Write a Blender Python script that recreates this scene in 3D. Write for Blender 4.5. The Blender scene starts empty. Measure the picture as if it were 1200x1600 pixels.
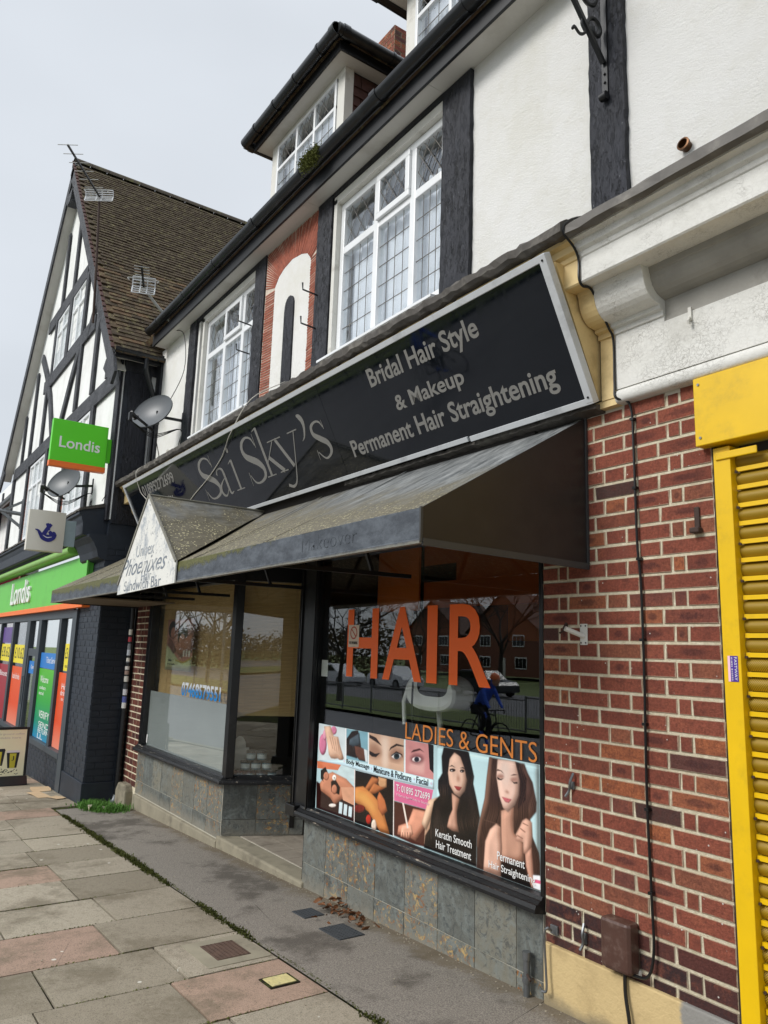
import bpy, bmesh, math, random
import numpy as np
from mathutils import Vector, Matrix
random.seed(7)
SC = bpy.context.scene
COL = SC.collection
R = math.radians

# ------------------------------------------------------------------ camera, sky, sun, exposure
PITCH, ROLL, YAW = R(10.5551), R(1.8395), R(55.4955)
fh = Vector((-math.sin(YAW), math.cos(YAW), 0)); rt = Vector((math.cos(YAW), math.sin(YAW), 0)); upw = Vector((0, 0, 1))
fwd = fh*math.cos(PITCH)+upw*math.sin(PITCH)
upc = -fh*math.sin(PITCH)+upw*math.cos(PITCH)
cr = rt*math.cos(ROLL)+upc*math.sin(ROLL)
cu = upc*math.cos(ROLL)-rt*math.sin(ROLL)
cam = bpy.data.cameras.new('camera'); camo = bpy.data.objects.new('camera', cam); COL.objects.link(camo)
M = Matrix((cr, cu, -fwd)).transposed().to_4x4(); M.translation = Vector((0, -2.8764, 1.57))
camo.matrix_world = M
cam.sensor_fit = 'VERTICAL'; cam.sensor_height = 32.0; cam.lens = 1176.57/1600*32.0
cam.clip_start = 0.05; cam.clip_end = 600
SC.camera = camo

SUN_EL, SUN_AZ = R(38), R(192)      # direction the light comes from: az measured from +Y clockwise
world = bpy.data.worlds.new('World'); SC.world = world; world.use_nodes = True
wn = world.node_tree; wn.nodes.clear()
wo = wn.nodes.new('ShaderNodeOutputWorld'); bg = wn.nodes.new('ShaderNodeBackground')
sky = wn.nodes.new('ShaderNodeTexSky'); sky.sky_type = 'NISHITA'; sky.sun_disc = False
sky.sun_elevation = SUN_EL; sky.sun_rotation = SUN_AZ
tc = wn.nodes.new('ShaderNodeTexCoord'); sep = wn.nodes.new('ShaderNodeSeparateXYZ')
wn.links.new(tc.outputs['Generated'], sep.inputs[0])
rmp = wn.nodes.new('ShaderNodeMapRange'); rmp.inputs['From Min'].default_value = 0.66; rmp.inputs['From Max'].default_value = 1.0
rmp.interpolation_type = 'SMOOTHSTEP'; rmp.inputs['To Min'].default_value = 4.9; rmp.inputs['To Max'].default_value = 11
wn.links.new(sep.outputs['Z'], rmp.inputs['Value'])
cn = wn.nodes.new('ShaderNodeTexNoise'); cn.inputs['Scale'].default_value = 1.3; cn.inputs['Detail'].default_value = 4; cn.inputs['Roughness'].default_value = .45
mp = wn.nodes.new('ShaderNodeMapping'); mp.inputs['Scale'].default_value = (1, 1, 2.6)
wn.links.new(tc.outputs['Generated'], mp.inputs[0]); wn.links.new(mp.outputs[0], cn.inputs['Vector'])
cr2 = wn.nodes.new('ShaderNodeMapRange'); cr2.inputs['From Min'].default_value = .3; cr2.inputs['From Max'].default_value = .7
cr2.inputs['To Min'].default_value = .88; cr2.inputs['To Max'].default_value = 1.10
wn.links.new(cn.outputs['Fac'], cr2.inputs['Value'])
mul = wn.nodes.new('ShaderNodeMath'); mul.operation = 'MULTIPLY'
wn.links.new(rmp.outputs[0], mul.inputs[0]); wn.links.new(cr2.outputs[0], mul.inputs[1])
tint = wn.nodes.new('ShaderNodeVectorMath'); tint.operation = 'SCALE'; tint.inputs[0].default_value = (.905, .957, 1.02)
wn.links.new(mul.outputs[0], tint.inputs['Scale'])
mixs = wn.nodes.new('ShaderNodeMix'); mixs.data_type = 'RGBA'; mixs.inputs[0].default_value = .93
wn.links.new(sky.outputs[0], mixs.inputs[6]); wn.links.new(tint.outputs[0], mixs.inputs[7])
wn.links.new(mixs.outputs[2], bg.inputs['Color']); bg.inputs['Strength'].default_value = .1
wn.links.new(bg.outputs[0], wo.inputs[0])

sl = bpy.data.lights.new('sun', 'SUN'); sl.energy = 1.5; sl.angle = R(22); sl.color = (1, .975, .94)
so = bpy.data.objects.new('sun', sl); COL.objects.link(so)
sd = Vector((math.sin(SUN_AZ)*math.cos(SUN_EL), math.cos(SUN_AZ)*math.cos(SUN_EL), math.sin(SUN_EL)))
so.rotation_euler = sd.to_track_quat('Z', 'Y').to_euler(); so.location = (0, -10, 12)
SC.view_settings.view_transform = 'Standard'; SC.view_settings.look = 'None'
SC.view_settings.exposure = 0.80; SC.view_settings.gamma = 1; SC.view_settings.use_curve_mapping = False

# ------------------------------------------------------------------ helpers
def lin(h):
    if not isinstance(h, str): return tuple(h)+(1,) if len(h) == 3 else tuple(h)
    h = h.lstrip('#'); c = [int(h[i:i+2], 16)/255 for i in (0, 2, 4)]
    return tuple(x/12.92 if x <= .04045 else ((x+.055)/1.055)**2.4 for x in c)+(1,)

class NT:
    """tiny node-graph helper"""
    def __init__(s, name):
        s.m = bpy.data.materials.new(name); s.m.use_nodes = True; s.t = s.m.node_tree
        s.b = s.t.nodes['Principled BSDF']; s.o = s.t.nodes['Material Output']
        g = s.n('ShaderNodeNewGeometry'); s.P = g.outputs['Position']; s.geo = g
    def n(s, t, **k):
        x = s.t.nodes.new(t)
        for a, v in k.items(): setattr(x, a, v)
        return x
    def l(s, a, b): s.t.links.new(a, b)
    def inp(s, node, i, v):
        if hasattr(v, 'is_output') or isinstance(v, bpy.types.NodeSocket): s.l(v, node.inputs[i])
        else: node.inputs[i].default_value = v
    def noise(s, scale, detail=4, rough=.55, vec=None, stretch=None, dist=0, out='Fac'):
        v = vec or s.P
        if stretch:
            q = s.n('ShaderNodeVectorMath', operation='MULTIPLY'); s.l(v, q.inputs[0]); q.inputs[1].default_value = stretch; v = q.outputs[0]
        x = s.n('ShaderNodeTexNoise'); x.inputs['Scale'].default_value = scale; x.inputs['Detail'].default_value = detail
        x.inputs['Roughness'].default_value = rough; x.inputs['Distortion'].default_value = dist
        s.l(v, x.inputs['Vector']); return x.outputs[out]
    def voro(s, scale, feature='F1', vec=None, out='Distance', rnd=1):
        x = s.n('ShaderNodeTexVoronoi'); x.feature = feature; x.inputs['Scale'].default_value = scale; x.inputs['Randomness'].default_value = rnd
        s.l(vec or s.P, x.inputs['Vector']); return x.outputs[out]
    def ramp(s, v, a, b, lo=0., hi=1., smooth=True):
        x = s.n('ShaderNodeMapRange'); x.clamp = True
        if smooth: x.interpolation_type = 'SMOOTHSTEP'
        s.l(v, x.inputs['Value']); x.inputs['From Min'].default_value = a; x.inputs['From Max'].default_value = b
        x.inputs['To Min'].default_value = lo; x.inputs['To Max'].default_value = hi; return x.outputs[0]
    def math(s, op, a, b=0.):
        x = s.n('ShaderNodeMath', operation=op); s.inp(x, 0, a); s.inp(x, 1, b); return x.outputs[0]
    def mix(s, f, a, b, blend='MIX'):
        x = s.n('ShaderNodeMix', data_type='RGBA', blend_type=blend)
        s.inp(x, 0, f); s.inp(x, 6, lin(a) if isinstance(a, (str, tuple)) else a); s.inp(x, 7, lin(b) if isinstance(b, (str, tuple)) else b)
        return x.outputs[2]
    def vary(s, col, amt, scale=3, detail=5):
        f = s.noise(scale, detail, .6); g = s.ramp(f, .25, .75, 1-amt, 1+amt, False)
        q = s.n('ShaderNodeVectorMath', operation='SCALE')
        s.inp(q, 0, col if not isinstance(col, (str, tuple)) else lin(col)[:3]); s.l(g, q.inputs['Scale']); return q.outputs[0]
    def bump(s, h, strength=.3, dist=.01):
        x = s.n('ShaderNodeBump'); x.inputs['Strength'].default_value = strength; x.inputs['Distance'].default_value = dist
        s.l(h, x.inputs['Height']); s.l(x.outputs[0], s.b.inputs['Normal'])
    def rnd(s):
        return s.n('ShaderNodeObjectInfo').outputs['Random']
    def cramp(s, f, stops, const=False):
        x = s.n('ShaderNodeValToRGB'); e = x.color_ramp.elements
        if const: x.color_ramp.interpolation = 'CONSTANT'
        while len(e) < len(stops): e.new(.5)
        for k, (p, c) in enumerate(stops): e[k].position = p; e[k].color = lin(c)
        s.l(f, x.inputs[0]); return x.outputs[0]
    def done(s, col, rough=.6, metal=0, spec=.5):
        s.inp(s.b, 'Base Color', lin(col) if isinstance(col, (str, tuple)) else col)
        s.inp(s.b, 'Roughness', rough); s.inp(s.b, 'Metallic', metal); s.inp(s.b, 'Specular IOR Level', spec)
        return s.m

def simple(name, col, rough=.6, var=.12, scale=4, bump=0, bscale=60, metal=0, spec=.5, grime=None, gamt=.5, gscale=2):
    k = NT(name); c = k.vary(col, var, scale)
    if grime: c = k.mix(k.ramp(k.noise(gscale, 6, .65), .5, .72, 0, gamt), c, grime)
    if bump: k.bump(k.noise(bscale, 5, .6), bump, .004)
    return k.done(c, rough, metal, spec)

MT = {}
def brickmat(name, stops, dark='#3a2326', bloom=.5):
    k = NT(name); r_ = k.rnd(); base = k.cramp(r_, stops); tcx = k.n('ShaderNodeTexCoord'); so_ = k.n('ShaderNodeSeparateXYZ'); k.l(tcx.outputs['Object'], so_.inputs[0]); ax_, az_ = k.math('ABSOLUTE', so_.outputs[0]), k.math('ABSOLUTE', so_.outputs[2])
    r2 = k.math('FRACT', k.math('MULTIPLY', r_, 13.7)); wob = k.math('MULTIPLY', k.noise(26, 5, .75), .9)
    heart = k.math('ADD', k.math('POWER', k.math('MULTIPLY', ax_, 2.7), 2.), k.math('POWER', k.math('MULTIPLY', az_, 2.7), 2.)); heart = k.ramp(k.math('ADD', heart, wob), 1.15, .55, 0, 1)
    base = k.mix(k.math('MULTIPLY', heart, k.ramp(r2, .68, .85, 0, .6)), base, dark)
    base = k.mix(k.ramp(k.noise(13, 5, .7), .45, .68, 0, .55), base, k.mix(k.ramp(k.math('FRACT', k.math('MULTIPLY', r_, 5.3)), .4, .6), '#4f2f2b', '#9a5a44'))
    base = k.mix(k.ramp(k.noise(48, 6, .8), .44, .66, 0, .55), base, '#5a332b')
    base = k.vary(base, .30, 95, 4)
    ed = k.math('MAXIMUM', k.ramp(ax_, .455, .50), k.ramp(az_, .38, .49)); ed = k.ramp(k.math('MULTIPLY', ed, k.math('ADD', k.noise(38, 5, .8), .15)), .36, .62, 0, bloom); base = k.mix(ed, base, '#c6baa0')
    sm = k.ramp(k.noise(6.5, 7, .8, stretch=(1, 1, .45)), .62, .75, 0, .38); base = k.mix(sm, base, '#a08f7f')
    sp = k.ramp(k.voro(24), .10, .06, 0, 1); keep = k.ramp(k.noise(3.1, 2), .50, .56, 0, .9); base = k.mix(k.math('MULTIPLY', sp, keep), base, '#d3cec5')
    k.bump(k.math('ADD', k.noise(110, 7, .8), k.math('MULTIPLY', k.noise(22, 4, .6), .6)), .9, .007)
    return k.done(base, .85, 0, .25)
MT['brick'] = brickmat('red_brick', [(0, '#4a3834'), (.08, '#64403a'), (.2, '#86493a'), (.45, '#8f5140'), (.7, '#7b4336'), (.88, '#8f5a44'), (1, '#a3603f')])
MT['brick_dark'] = brickmat('dark_red_brick', [(0, '#402724'), (.5, '#55312b'), (1, '#673a30')])
MT['brick_foot'] = brickmat('sooty_brick', [(0, '#2f2628'), (.5, '#44302f'), (1, '#5a3530')])
k = NT('mortar'); c = k.mix(k.ramp(k.noise(30, 6, .8), .35, .7), '#d9cdb0', '#f4ebd3'); c = k.mix(k.ramp(k.noise(2.6, 5, .7), .52, .75, 0, .45), c, '#a09379')
k.bump(k.noise(95, 7, .8), 1.0, .012); MT['mortar'] = k.done(c, .95, 0, .1)
k = NT('grey_mortar'); k.bump(k.noise(120, 6, .7), .8, .006); MT['mortar_grey'] = k.done(k.vary('#a39a8b', .25, 20), .95, 0, .1)
# rough-cast render, painted white
k = NT('white_render'); c = k.mix(k.ramp(k.noise(1.3, 6, .75), .4, .7), '#f4f3ef', '#eae8df'); c = k.mix(k.ramp(k.noise(10, 5, .7), .6, .85, 0, .25), c, '#b9ae98'); c = k.mix(k.ramp(k.noise(85, 5, .85), .62, .74, 0, .22), c, '#a09b90'); zz_ = k.n('ShaderNodeSeparateXYZ'); k.l(k.P, zz_.inputs[0]); c = k.mix(k.ramp(k.math('ADD', zz_.outputs[2], k.math('MULTIPLY', k.noise(4, 5, .8), .5)), 4.15, 3.85, 0, .45), c, '#c9b996')
h = k.math('ADD', k.noise(60, 8, .85, dist=.2), k.math('MULTIPLY', k.noise(14, 4, .6), .4)); k.bump(h, .9, .014); MT['render'] = k.done(c, .92, 0, .15)
k = NT('white_plaster'); c = k.mix(k.ramp(k.noise(1.9, 5, .6), .4, .8), '#eeefec', '#dcdcd8'); c = k.mix(k.ramp(k.noise(3, 6, .75, stretch=(2, 2, .3)), .55, .8, 0, .35), c, '#a6a096'); k.bump(k.noise(25, 6, .7), .5, .01); MT['plaster'] = k.done(c, .9, 0, .15)
# weathered black timber
def timber(name, a, b, amt=.75):
    k = NT(name); g = k.noise(60, 7, .75, stretch=(1, 1, .07)); c = k.mix(k.ramp(k.noise(5, 6, .75, stretch=(1, 1, .4)), .35, .7), a, b); c = k.mix(k.ramp(g, .35, .65, 0, .45), c, '#15161b')
    area = k.ramp(k.noise(1.7, 4, .7), .40, .60, .12, 1); pe = k.math('MULTIPLY', k.ramp(k.noise(46, 7, .82, stretch=(1, 1, .28), dist=.4), .53, .57, 0, 1), area); pe2 = k.ramp(k.noise(110, 5, .8, stretch=(1, 1, .2)), .62, .66, 0, 1)
    c = k.mix(k.math('MULTIPLY', k.math('MAXIMUM', pe, pe2), amt), c, '#0d0e11'); c = k.mix(k.math('MULTIPLY', k.ramp(k.noise(75, 6, .8, stretch=(1, 1, .3)), .60, .66, 0, .8), area), c, '#85878b')
    k.bump(k.math('SUBTRACT', g, k.math('MULTIPLY', k.math('MAXIMUM', pe, pe2), 1.2)), 1.0, .012); return k.done(c, .6, 0, .4)
MT['timber'] = timber('black_timber', '#20222a', '#31333c', .9); MT['timber_dk'] = timber('dark_timber', '#24262b', '#34363d', .5)
MT['timber_grey'] = timber('grey_timber', '#3d3f44', '#54565b', .45); MT['timber_navy'] = timber('navy_timber', '#20242e', '#2c313d', .4)
MT['upvc'] = simple('white_upvc', '#e9ebec', .28, .03, 3, grime='#c4c4be', gamt=.35)
MT['white_wood'] = simple('old_white_paint', '#d9d7cf', .6, .06, 5, .25, 40, grime='#8d8779', gamt=.55, gscale=5)
MT['soffit'] = simple('soffit_paint', '#cfcdc6', .6, .05, 2, .1, 30, grime='#a49f93', gamt=.5, gscale=1.5)
MT['black_plastic'] = simple('black_plastic', '#17191c', .32, .2, 4, .05, 30, grime='#3d4140', gamt=.5, gscale=3)
MT['fascia_black'] = simple('black_fascia_board', '#14161a', .5, .2, 4, .12, 30, grime='#2b2e30')
MT['black_gloss'] = simple('black_gloss_paint', '#0e0f11', .3, .2, 6, .12, 25, grime='#2b2a2a', gamt=.6, gscale=6)
MT['flaked'] = simple('bare_wood_chip', '#9a9183', .8, .2, 30)
MT['steel'] = simple('galvanised_steel', '#7e8183', .45, .15, 20, .1, 60, metal=.8)
MT['rust'] = simple('rusty_iron', '#3b2a22', .75, .3, 30, .4, 80)
MT['iron'] = simple('black_iron', '#141517', .45, .2, 20, .2, 60)
MT['grey_dish'] = simple('grey_enamel', '#54585b', .42, .08, 4, .05, 60, grime='#4c4f50')
MT['alu'] = simple('dull_aluminium', '#a7a8a4', .5, .1, 10, metal=.4)
MT['white_alu'] = simple('white_aluminium_trim', '#c9ccce', .35, .05, 5, grime='#8d8f90', gamt=.5, gscale=5)
MT['cable_black'] = simple('black_cable', '#0d0d0e', .4); MT['cable_white'] = simple('white_cable', '#c9c5ba', .5)
MT['net'] = simple('net_curtain', '#f0f1f4', .9, .06, 8)
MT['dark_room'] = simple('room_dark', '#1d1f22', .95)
MT['plastic_white'] = simple('white_plastic', '#d4d2c9', .4, .04)
MT['cream'] = simple('cream_paint', '#dcc38d', .6, .07, 5, .25, 50, grime='#a98f62', gamt=.5, gscale=6)
MT['lead'] = simple('lead_flashing', '#5b5751', .6, .25, 8, .5, 20, grime='#8f8a80', gamt=.6, gscale=5)
MT['white_letter'] = simple('white_lettering', '#e8e8e6', .5, .02); MT['sign_letter'] = simple('grey_sign_lettering', '#85837e', .35, .04, 3, grime='#66645f', gamt=.3)
MT['orange'] = simple('orange_vinyl', '#ff6a0c', .45, .03); MT['orange_dull'] = simple('dull_orange_vinyl', '#d98338', .45, .05)
MT['green'] = simple('bright_green_panel', '#5cd81e', .4, .04, 2, grime='#3f8f1c', gamt=.3); MT['orange_strip'] = simple('orange_strip', '#f07322', .45, .05)
MT['green_dull'] = simple('green_fascia', '#63c245', .45, .06, 2, grime='#3f7f30', gamt=.35)
MT['navy_paint'] = simple('navy_masonry_paint', '#1f2732', .55, .12, 6, .25, 60, grime='#353d47', gamt=.5, gscale=3)
MT['grey_frame'] = simple('slate_grey_frame', '#3d454c', .5, .08, 5, .05)
MT['yellow'] = simple('yellow_powder_coat', '#e2b800', .40, .06, 6, .06, 40, grime='#a3862a', gamt=.30, gscale=9)
MT['brown_box'] = simple('brown_meter_plastic', '#4e352d', .4, .15, 9, .2, 30, grime='#8a776d', gamt=.3, gscale=20)
MT['moss'] = simple('moss', '#555a24', .95, .5, 40, .8, 60)
MT['grass'] = simple('grass', '#4c7a26', .8, .35, 12); MT['leaf'] = simple('dead_leaves', '#6e4526', .85, .4, 40)
MT['wood_raw'] = simple('weathered_ledge', '#4b4742', .9, .3, 12, .6, 30, grime='#7d786f', gamt=.6, gscale=8)
MT['concrete'] = simple('concrete', '#8f8875', .9, .15, 6, .5, 60, grime='#5a5346', gamt=.6, gscale=5)
MT['card'] = simple('cardboard', '#c0a582', .9, .12, 8)
MT['tyre'] = simple('tyre_rubber', '#111112', .8); MT['car_white'] = simple('white_car_paint', '#d6d8da', .2, .02); MT['car_dark'] = simple('dark_car_paint', '#1d2126', .2, .02)
MT['house_brick'] = simple('distant_brown_brick', '#7f5342', .9, .15, 3); MT['house_tile'] = simple('distant_brown_tiles', '#574038', .9, .15, 3)
MT['bark'] = simple('bark', '#2f2a25', .9, .3, 6); MT['verge'] = simple('verge_grass', '#5d6b35', .95, .3, 2)
MT['skin'] = simple('skin', '#b98a70', .6); MT['blue_cloth'] = simple('blue_jacket', '#3a62cf', .8); MT['dark_cloth'] = simple('dark_cloth', '#17181c', .85)
MT['helmet'] = simple('orange_helmet', '#f07a45', .35); MT['hedge'] = simple('dark_hedge', '#645a40', .95, .4, 3)

def glassmat(name, tint='#e8efee', extra=0., rough=0.):
    k = NT(name); k.t.nodes.remove(k.b)
    tr = k.n('ShaderNodeBsdfTransparent'); tr.inputs[0].default_value = lin(tint)
    gl = k.n('ShaderNodeBsdfGlossy'); gl.inputs['Roughness'].default_value = rough; gl.inputs['Color'].default_value = (.95, .97, 1, 1)
    bp = k.n('ShaderNodeBump'); bp.inputs['Strength'].default_value = .02; bp.inputs['Distance'].default_value = .01
    k.l(k.noise(1.6, 2), bp.inputs['Height']); k.l(bp.outputs[0], gl.inputs['Normal'])
    dt = k.n('ShaderNodeVectorMath', operation='DOT_PRODUCT'); k.l(k.geo.outputs['Normal'], dt.inputs[0]); k.l(k.geo.outputs['Incoming'], dt.inputs[1])
    sch = k.math('POWER', k.math('SUBTRACT', 1.0, k.math('ABSOLUTE', dt.outputs['Value'])), 5.0)
    f = k.math('ADD', k.math('MULTIPLY', sch, .95), .075+extra)
    f2 = k.n('ShaderNodeClamp'); k.l(f, f2.inputs[0])
    mx = k.n('ShaderNodeMixShader'); k.l(f2.outputs[0], mx.inputs[0]); k.l(tr.outputs[0], mx.inputs[1]); k.l(gl.outputs[0], mx.inputs[2])
    k.l(mx.outputs[0], k.o.inputs['Surface']); return k.m
MT['glass'] = glassmat('window_glass', '#fafcfa'); MT['glass_up'] = glassmat('upper_window_glass', '#fafcfd', .03)
MT['film'] = simple('frosted_window_film', '#9b9fa1', .7, .05, 3)
MT['car_glass'] = simple('car_window', '#0b0d0f', .08)

class MB:
    def __init__(s): s.v = []; s.f = []
    def add(s, vs, fs):
        o = len(s.v); s.v += [tuple(p) for p in vs]; s.f += [tuple(i+o for i in q) for q in fs]; return s
    def box(s, x0, x1, y0, y1, z0, z1, m=None):
        vs = [Vector((x, y, z)) for x in (x0, x1) for y in (y0, y1) for z in (z0, z1)]
        if m: vs = [m @ p for p in vs]
        return s.add(vs, [(0, 1, 3, 2), (4, 6, 7, 5), (0, 4, 5, 1), (2, 3, 7, 6), (0, 2, 6, 4), (1, 5, 7, 3)])
    def beam(s, a, b, w, d, up=(0, 0, 1), ext=0):
        """rectangular bar from a to b; w across (perp. to up x dir), d along up"""
        a, b = Vector(a), Vector(b); t = (b-a).normalized(); u = Vector(up); sd_ = t.cross(u).normalized(); u2 = sd_.cross(t).normalized()
        a = a-t*ext; b = b+t*ext
        vs = [p+sd_*i*w/2+u2*j*d/2 for p in (a, b) for i in (-1, 1) for j in (-1, 1)]
        return s.add(vs, [(0, 1, 3, 2), (4, 6, 7, 5), (0, 4, 5, 1), (2, 3, 7, 6), (0, 2, 6, 4), (1, 5, 7, 3)])
    def prism(s, poly, vec):
        n = len(poly); vec = Vector(vec); a = [Vector(p) for p in poly]
        return s.add(a+[p+vec for p in a], [tuple(range(n))[::-1], tuple(range(n, 2*n))]+[(i, (i+1) % n, (i+1) % n+n, i+n) for i in range(n)])
    def face(s, pts): return s.add(pts, [tuple(range(len(pts)))])
    def tube(s, path, r, n=8, caps=True):
        path = [Vector(p) for p in path]; rr = r if isinstance(r, (list, tuple)) else [r]*len(path)
        o = len(s.v); up = Vector((0, 0, 1)); pn = None
        for i, p in enumerate(path):
            t = (path[min(i+1, len(path)-1)]-path[max(i-1, 0)]).normalized()
            if pn is None: pn = t.cross(up) if abs(t.z) < .95 else t.cross(Vector((1, 0, 0)))
            pn = (pn-t*pn.dot(t)).normalized(); bn = t.cross(pn)
            for k_ in range(n):
                a = 2*math.pi*k_/n; s.v.append(tuple(p+(pn*math.cos(a)+bn*math.sin(a))*rr[i]))
        for i in range(len(path)-1):
            for k_ in range(n):
                s.f.append((o+i*n+k_, o+i*n+(k_+1) % n, o+(i+1)*n+(k_+1) % n, o+(i+1)*n+k_))
        if caps: s.f.append(tuple(o+k_ for k_ in range(n))[::-1]); s.f.append(tuple(o+(len(path)-1)*n+k_ for k_ in range(n)))
        return s
    def lathe(s, prof, m=None, n=24, close=True):
        o = len(s.v); m = m or Matrix()
        for r_, h_ in prof:
            for k_ in range(n):
                a = 2*math.pi*k_/n; s.v.append(tuple(m @ Vector((r_*math.cos(a), r_*math.sin(a), h_))))
        for i in range(len(prof)-1):
            for k_ in range(n): s.f.append((o+i*n+k_, o+i*n+(k_+1) % n, o+(i+1)*n+(k_+1) % n, o+(i+1)*n+k_))
        if close: s.f.append(tuple(o+k_ for k_ in range(n))[::-1]); s.f.append(tuple(o+(len(prof)-1)*n+k_ for k_ in range(n)))
        return s
    def mesh(s, name='m', smooth=False):
        m = bpy.data.meshes.new(name); m.from_pydata(s.v, [], s.f); m.validate()
        bm = bmesh.new(); bm.from_mesh(m); bmesh.ops.recalc_face_normals(bm, faces=bm.faces); bm.to_mesh(m); bm.free()
        if smooth: m.shade_smooth(); 
        return m

def mark(o, label=None, cat=None, group=None, kind=None):
    if label: o['label'] = label
    if cat: o['category'] = cat
    if group: o['group'] = group
    if kind: o['kind'] = kind
    return o
def thing(name, loc, label, cat, group=None, kind=None):
    o = bpy.data.objects.new(name, None); COL.objects.link(o); o.location = loc; o.empty_display_size = .1
    o.matrix_world = Matrix.Translation(loc)
    return mark(o, label, cat, group, kind)
def base_world(o):
    return o.matrix_basis if o.parent is None else base_world(o.parent) @ o.matrix_parent_inverse @ o.matrix_basis
def adopt(o, parent):
    o.parent = parent; o.matrix_parent_inverse = base_world(parent).inverted()
def obj(name, g, mat, parent=None, bev=0, smooth=False, **k):
    me = g.mesh(name, smooth) if isinstance(g, MB) else g
    if mat is not None and (len(me.materials) == 0): me.materials.append(MT[mat] if isinstance(mat, str) else mat)
    o = bpy.data.objects.new(name, me); COL.objects.link(o)
    if parent is not None: adopt(o, parent)
    if bev:
        b = o.modifiers.new('bevel', 'BEVEL'); b.width = bev; b.segments = 2; b.limit_method = 'ANGLE'; b.angle_limit = R(40)
    if smooth: 
        try: me.set_sharp_from_angle(angle=R(50))
        except Exception: pass
    return mark(o, **k)

# unit blocks: shared meshes for bricks, tiles, slabs
def unit_block(seed, jit=.0, bev=.04, name='block'):
    rn = random.Random(seed); bm = bmesh.new(); bmesh.ops.create_cube(bm, size=1)
    for v in bm.verts:
        v.co += Vector((rn.uniform(-jit, jit), 0, rn.uniform(-jit, jit)))
    fr = [e for e in bm.edges if all(v.co.y < 0 for v in e.verts)]
    bmesh.ops.bevel(bm, geom=fr, offset=bev, segments=1, affect='EDGES')
    me = bpy.data.meshes.new(name); bm.to_mesh(me); bm.free(); return me
def copies_of(bases, mat):
    out = []
    for b in bases:
        m = b.copy(); m.materials.clear(); m.materials.append(MT[mat]); out.append(m)
    return out
BLK = [unit_block(i, .02, .03, 'brick_mesh') for i in range(5)]
BRM = {k_: copies_of(BLK, k_) for k_ in ('brick', 'brick_dark', 'brick_foot', 'navy_paint')}
def block(name, mesh, c, dims, parent, rot=None, **k):
    o = bpy.data.objects.new(name, mesh); COL.objects.link(o)
    m = Matrix.Translation(c) @ (rot or Matrix()).to_4x4() @ Matrix.Diagonal((*dims, 1))
    o.matrix_world = m
    loc, q, s = m.decompose(); o.location = loc; o.rotation_mode = 'QUATERNION'; o.rotation_quaternion = q; o.scale = s
    o.parent = parent; o.matrix_parent_inverse = base_world(parent).inverted()
    return mark(o, **k)
def brick_face(parent, a, u, n, rows, ch, mats='brick', joint=.0115, foot=None, depth=.09, limit=999, z_skip=None):
    """rows: function(course)->list of (start, length) along u; a = bottom start point, n = outward normal"""
    u = Vector(u); n = Vector(n); z = Vector((0, 0, 1)); rot = Matrix((u, -n, z)).transposed()
    rn = random.Random(3); cnt = 0
    for i, row in enumerate(rows):
        for s_, l_ in row:
            if l_ < .02: continue
            ms = BRM[foot[1]] if foot and i < foot[0] else BRM[mats]
            proud = rn.uniform(-.0015, .002)
            c = Vector(a)+u*(s_+l_/2)+z*(i*ch+ch/2+rn.uniform(-.001, .001))-n*(depth/2)+n*proud
            block('brick', rn.choice(ms), c, (l_-joint+rn.uniform(-.002, .002), depth, ch-joint+rn.uniform(-.002, .002)), parent, rot)
            cnt += 1
    return cnt

# text: built-in font turned into a thin mesh and fitted into a box measured on its surface
_tc = {}
def text_mesh(body, off=0.0):
    c = bpy.data.curves.new('lettering', 'FONT'); c.body = body; c.size = 1; c.offset = off; c.resolution_u = 4; c.extrude = .5; c.fill_mode = 'BOTH'
    o = bpy.data.objects.new('lettering_tmp', c); me = bpy.data.meshes.new_from_object(o)
    bpy.data.objects.remove(o); bpy.data.curves.remove(c); return me
def text(body, O, u, v, box, mat, parent, depth=.0012, off=0.0, name='lettering', shear=0):
    """O origin, u right, v up unit vectors; box (u0,u1,v0,v1); sits on the surface, proud along u x v"""
    u = Vector(u); v = Vector(v); n = u.cross(v); O = Vector(O)
    me = text_mesh(body, off); co = np.empty(len(me.vertices)*3); me.vertices.foreach_get('co', co); co = co.reshape(-1, 3)
    mn, mx = co.min(0), co.max(0); t = (co-mn)/np.maximum(mx-mn, 1e-6)
    U = box[0]+t[:, 0]*(box[1]-box[0])+shear*t[:, 1]; V = box[2]+t[:, 1]*(box[3]-box[2]); N = t[:, 2]*depth+.0006
    w = np.array(O)[None]+U[:, None]*np.array(u)+V[:, None]*np.array(v)+N[:, None]*np.array(n)
    me.vertices.foreach_set('co', w.ravel()); me.update(); me.materials.clear()
    return obj(name, me, mat, parent)
def flat_poly(O, u, v, pts, h, t=.0012):
    u = Vector(u); v = Vector(v); n = u.cross(v); O = Vector(O)
    return [O+u*a+v*b+n*h for a, b in pts], n*t
def catmull(pts, k=8):
    p = [np.array(q, float) for q in pts]; p = [2*p[0]-p[1]]+p+[2*p[-1]-p[-2]]; out = []
    for i in range(1, len(p)-2):
        for j in range(k):
            t = j/k; a, b, c, d = p[i-1:i+3]
            out.append(.5*((2*b)+(-a+c)*t+(2*a-5*b+4*c-d)*t*t+(-a+3*b-3*c+d)*t**3))
    out.append(p[-2]); return out
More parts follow.
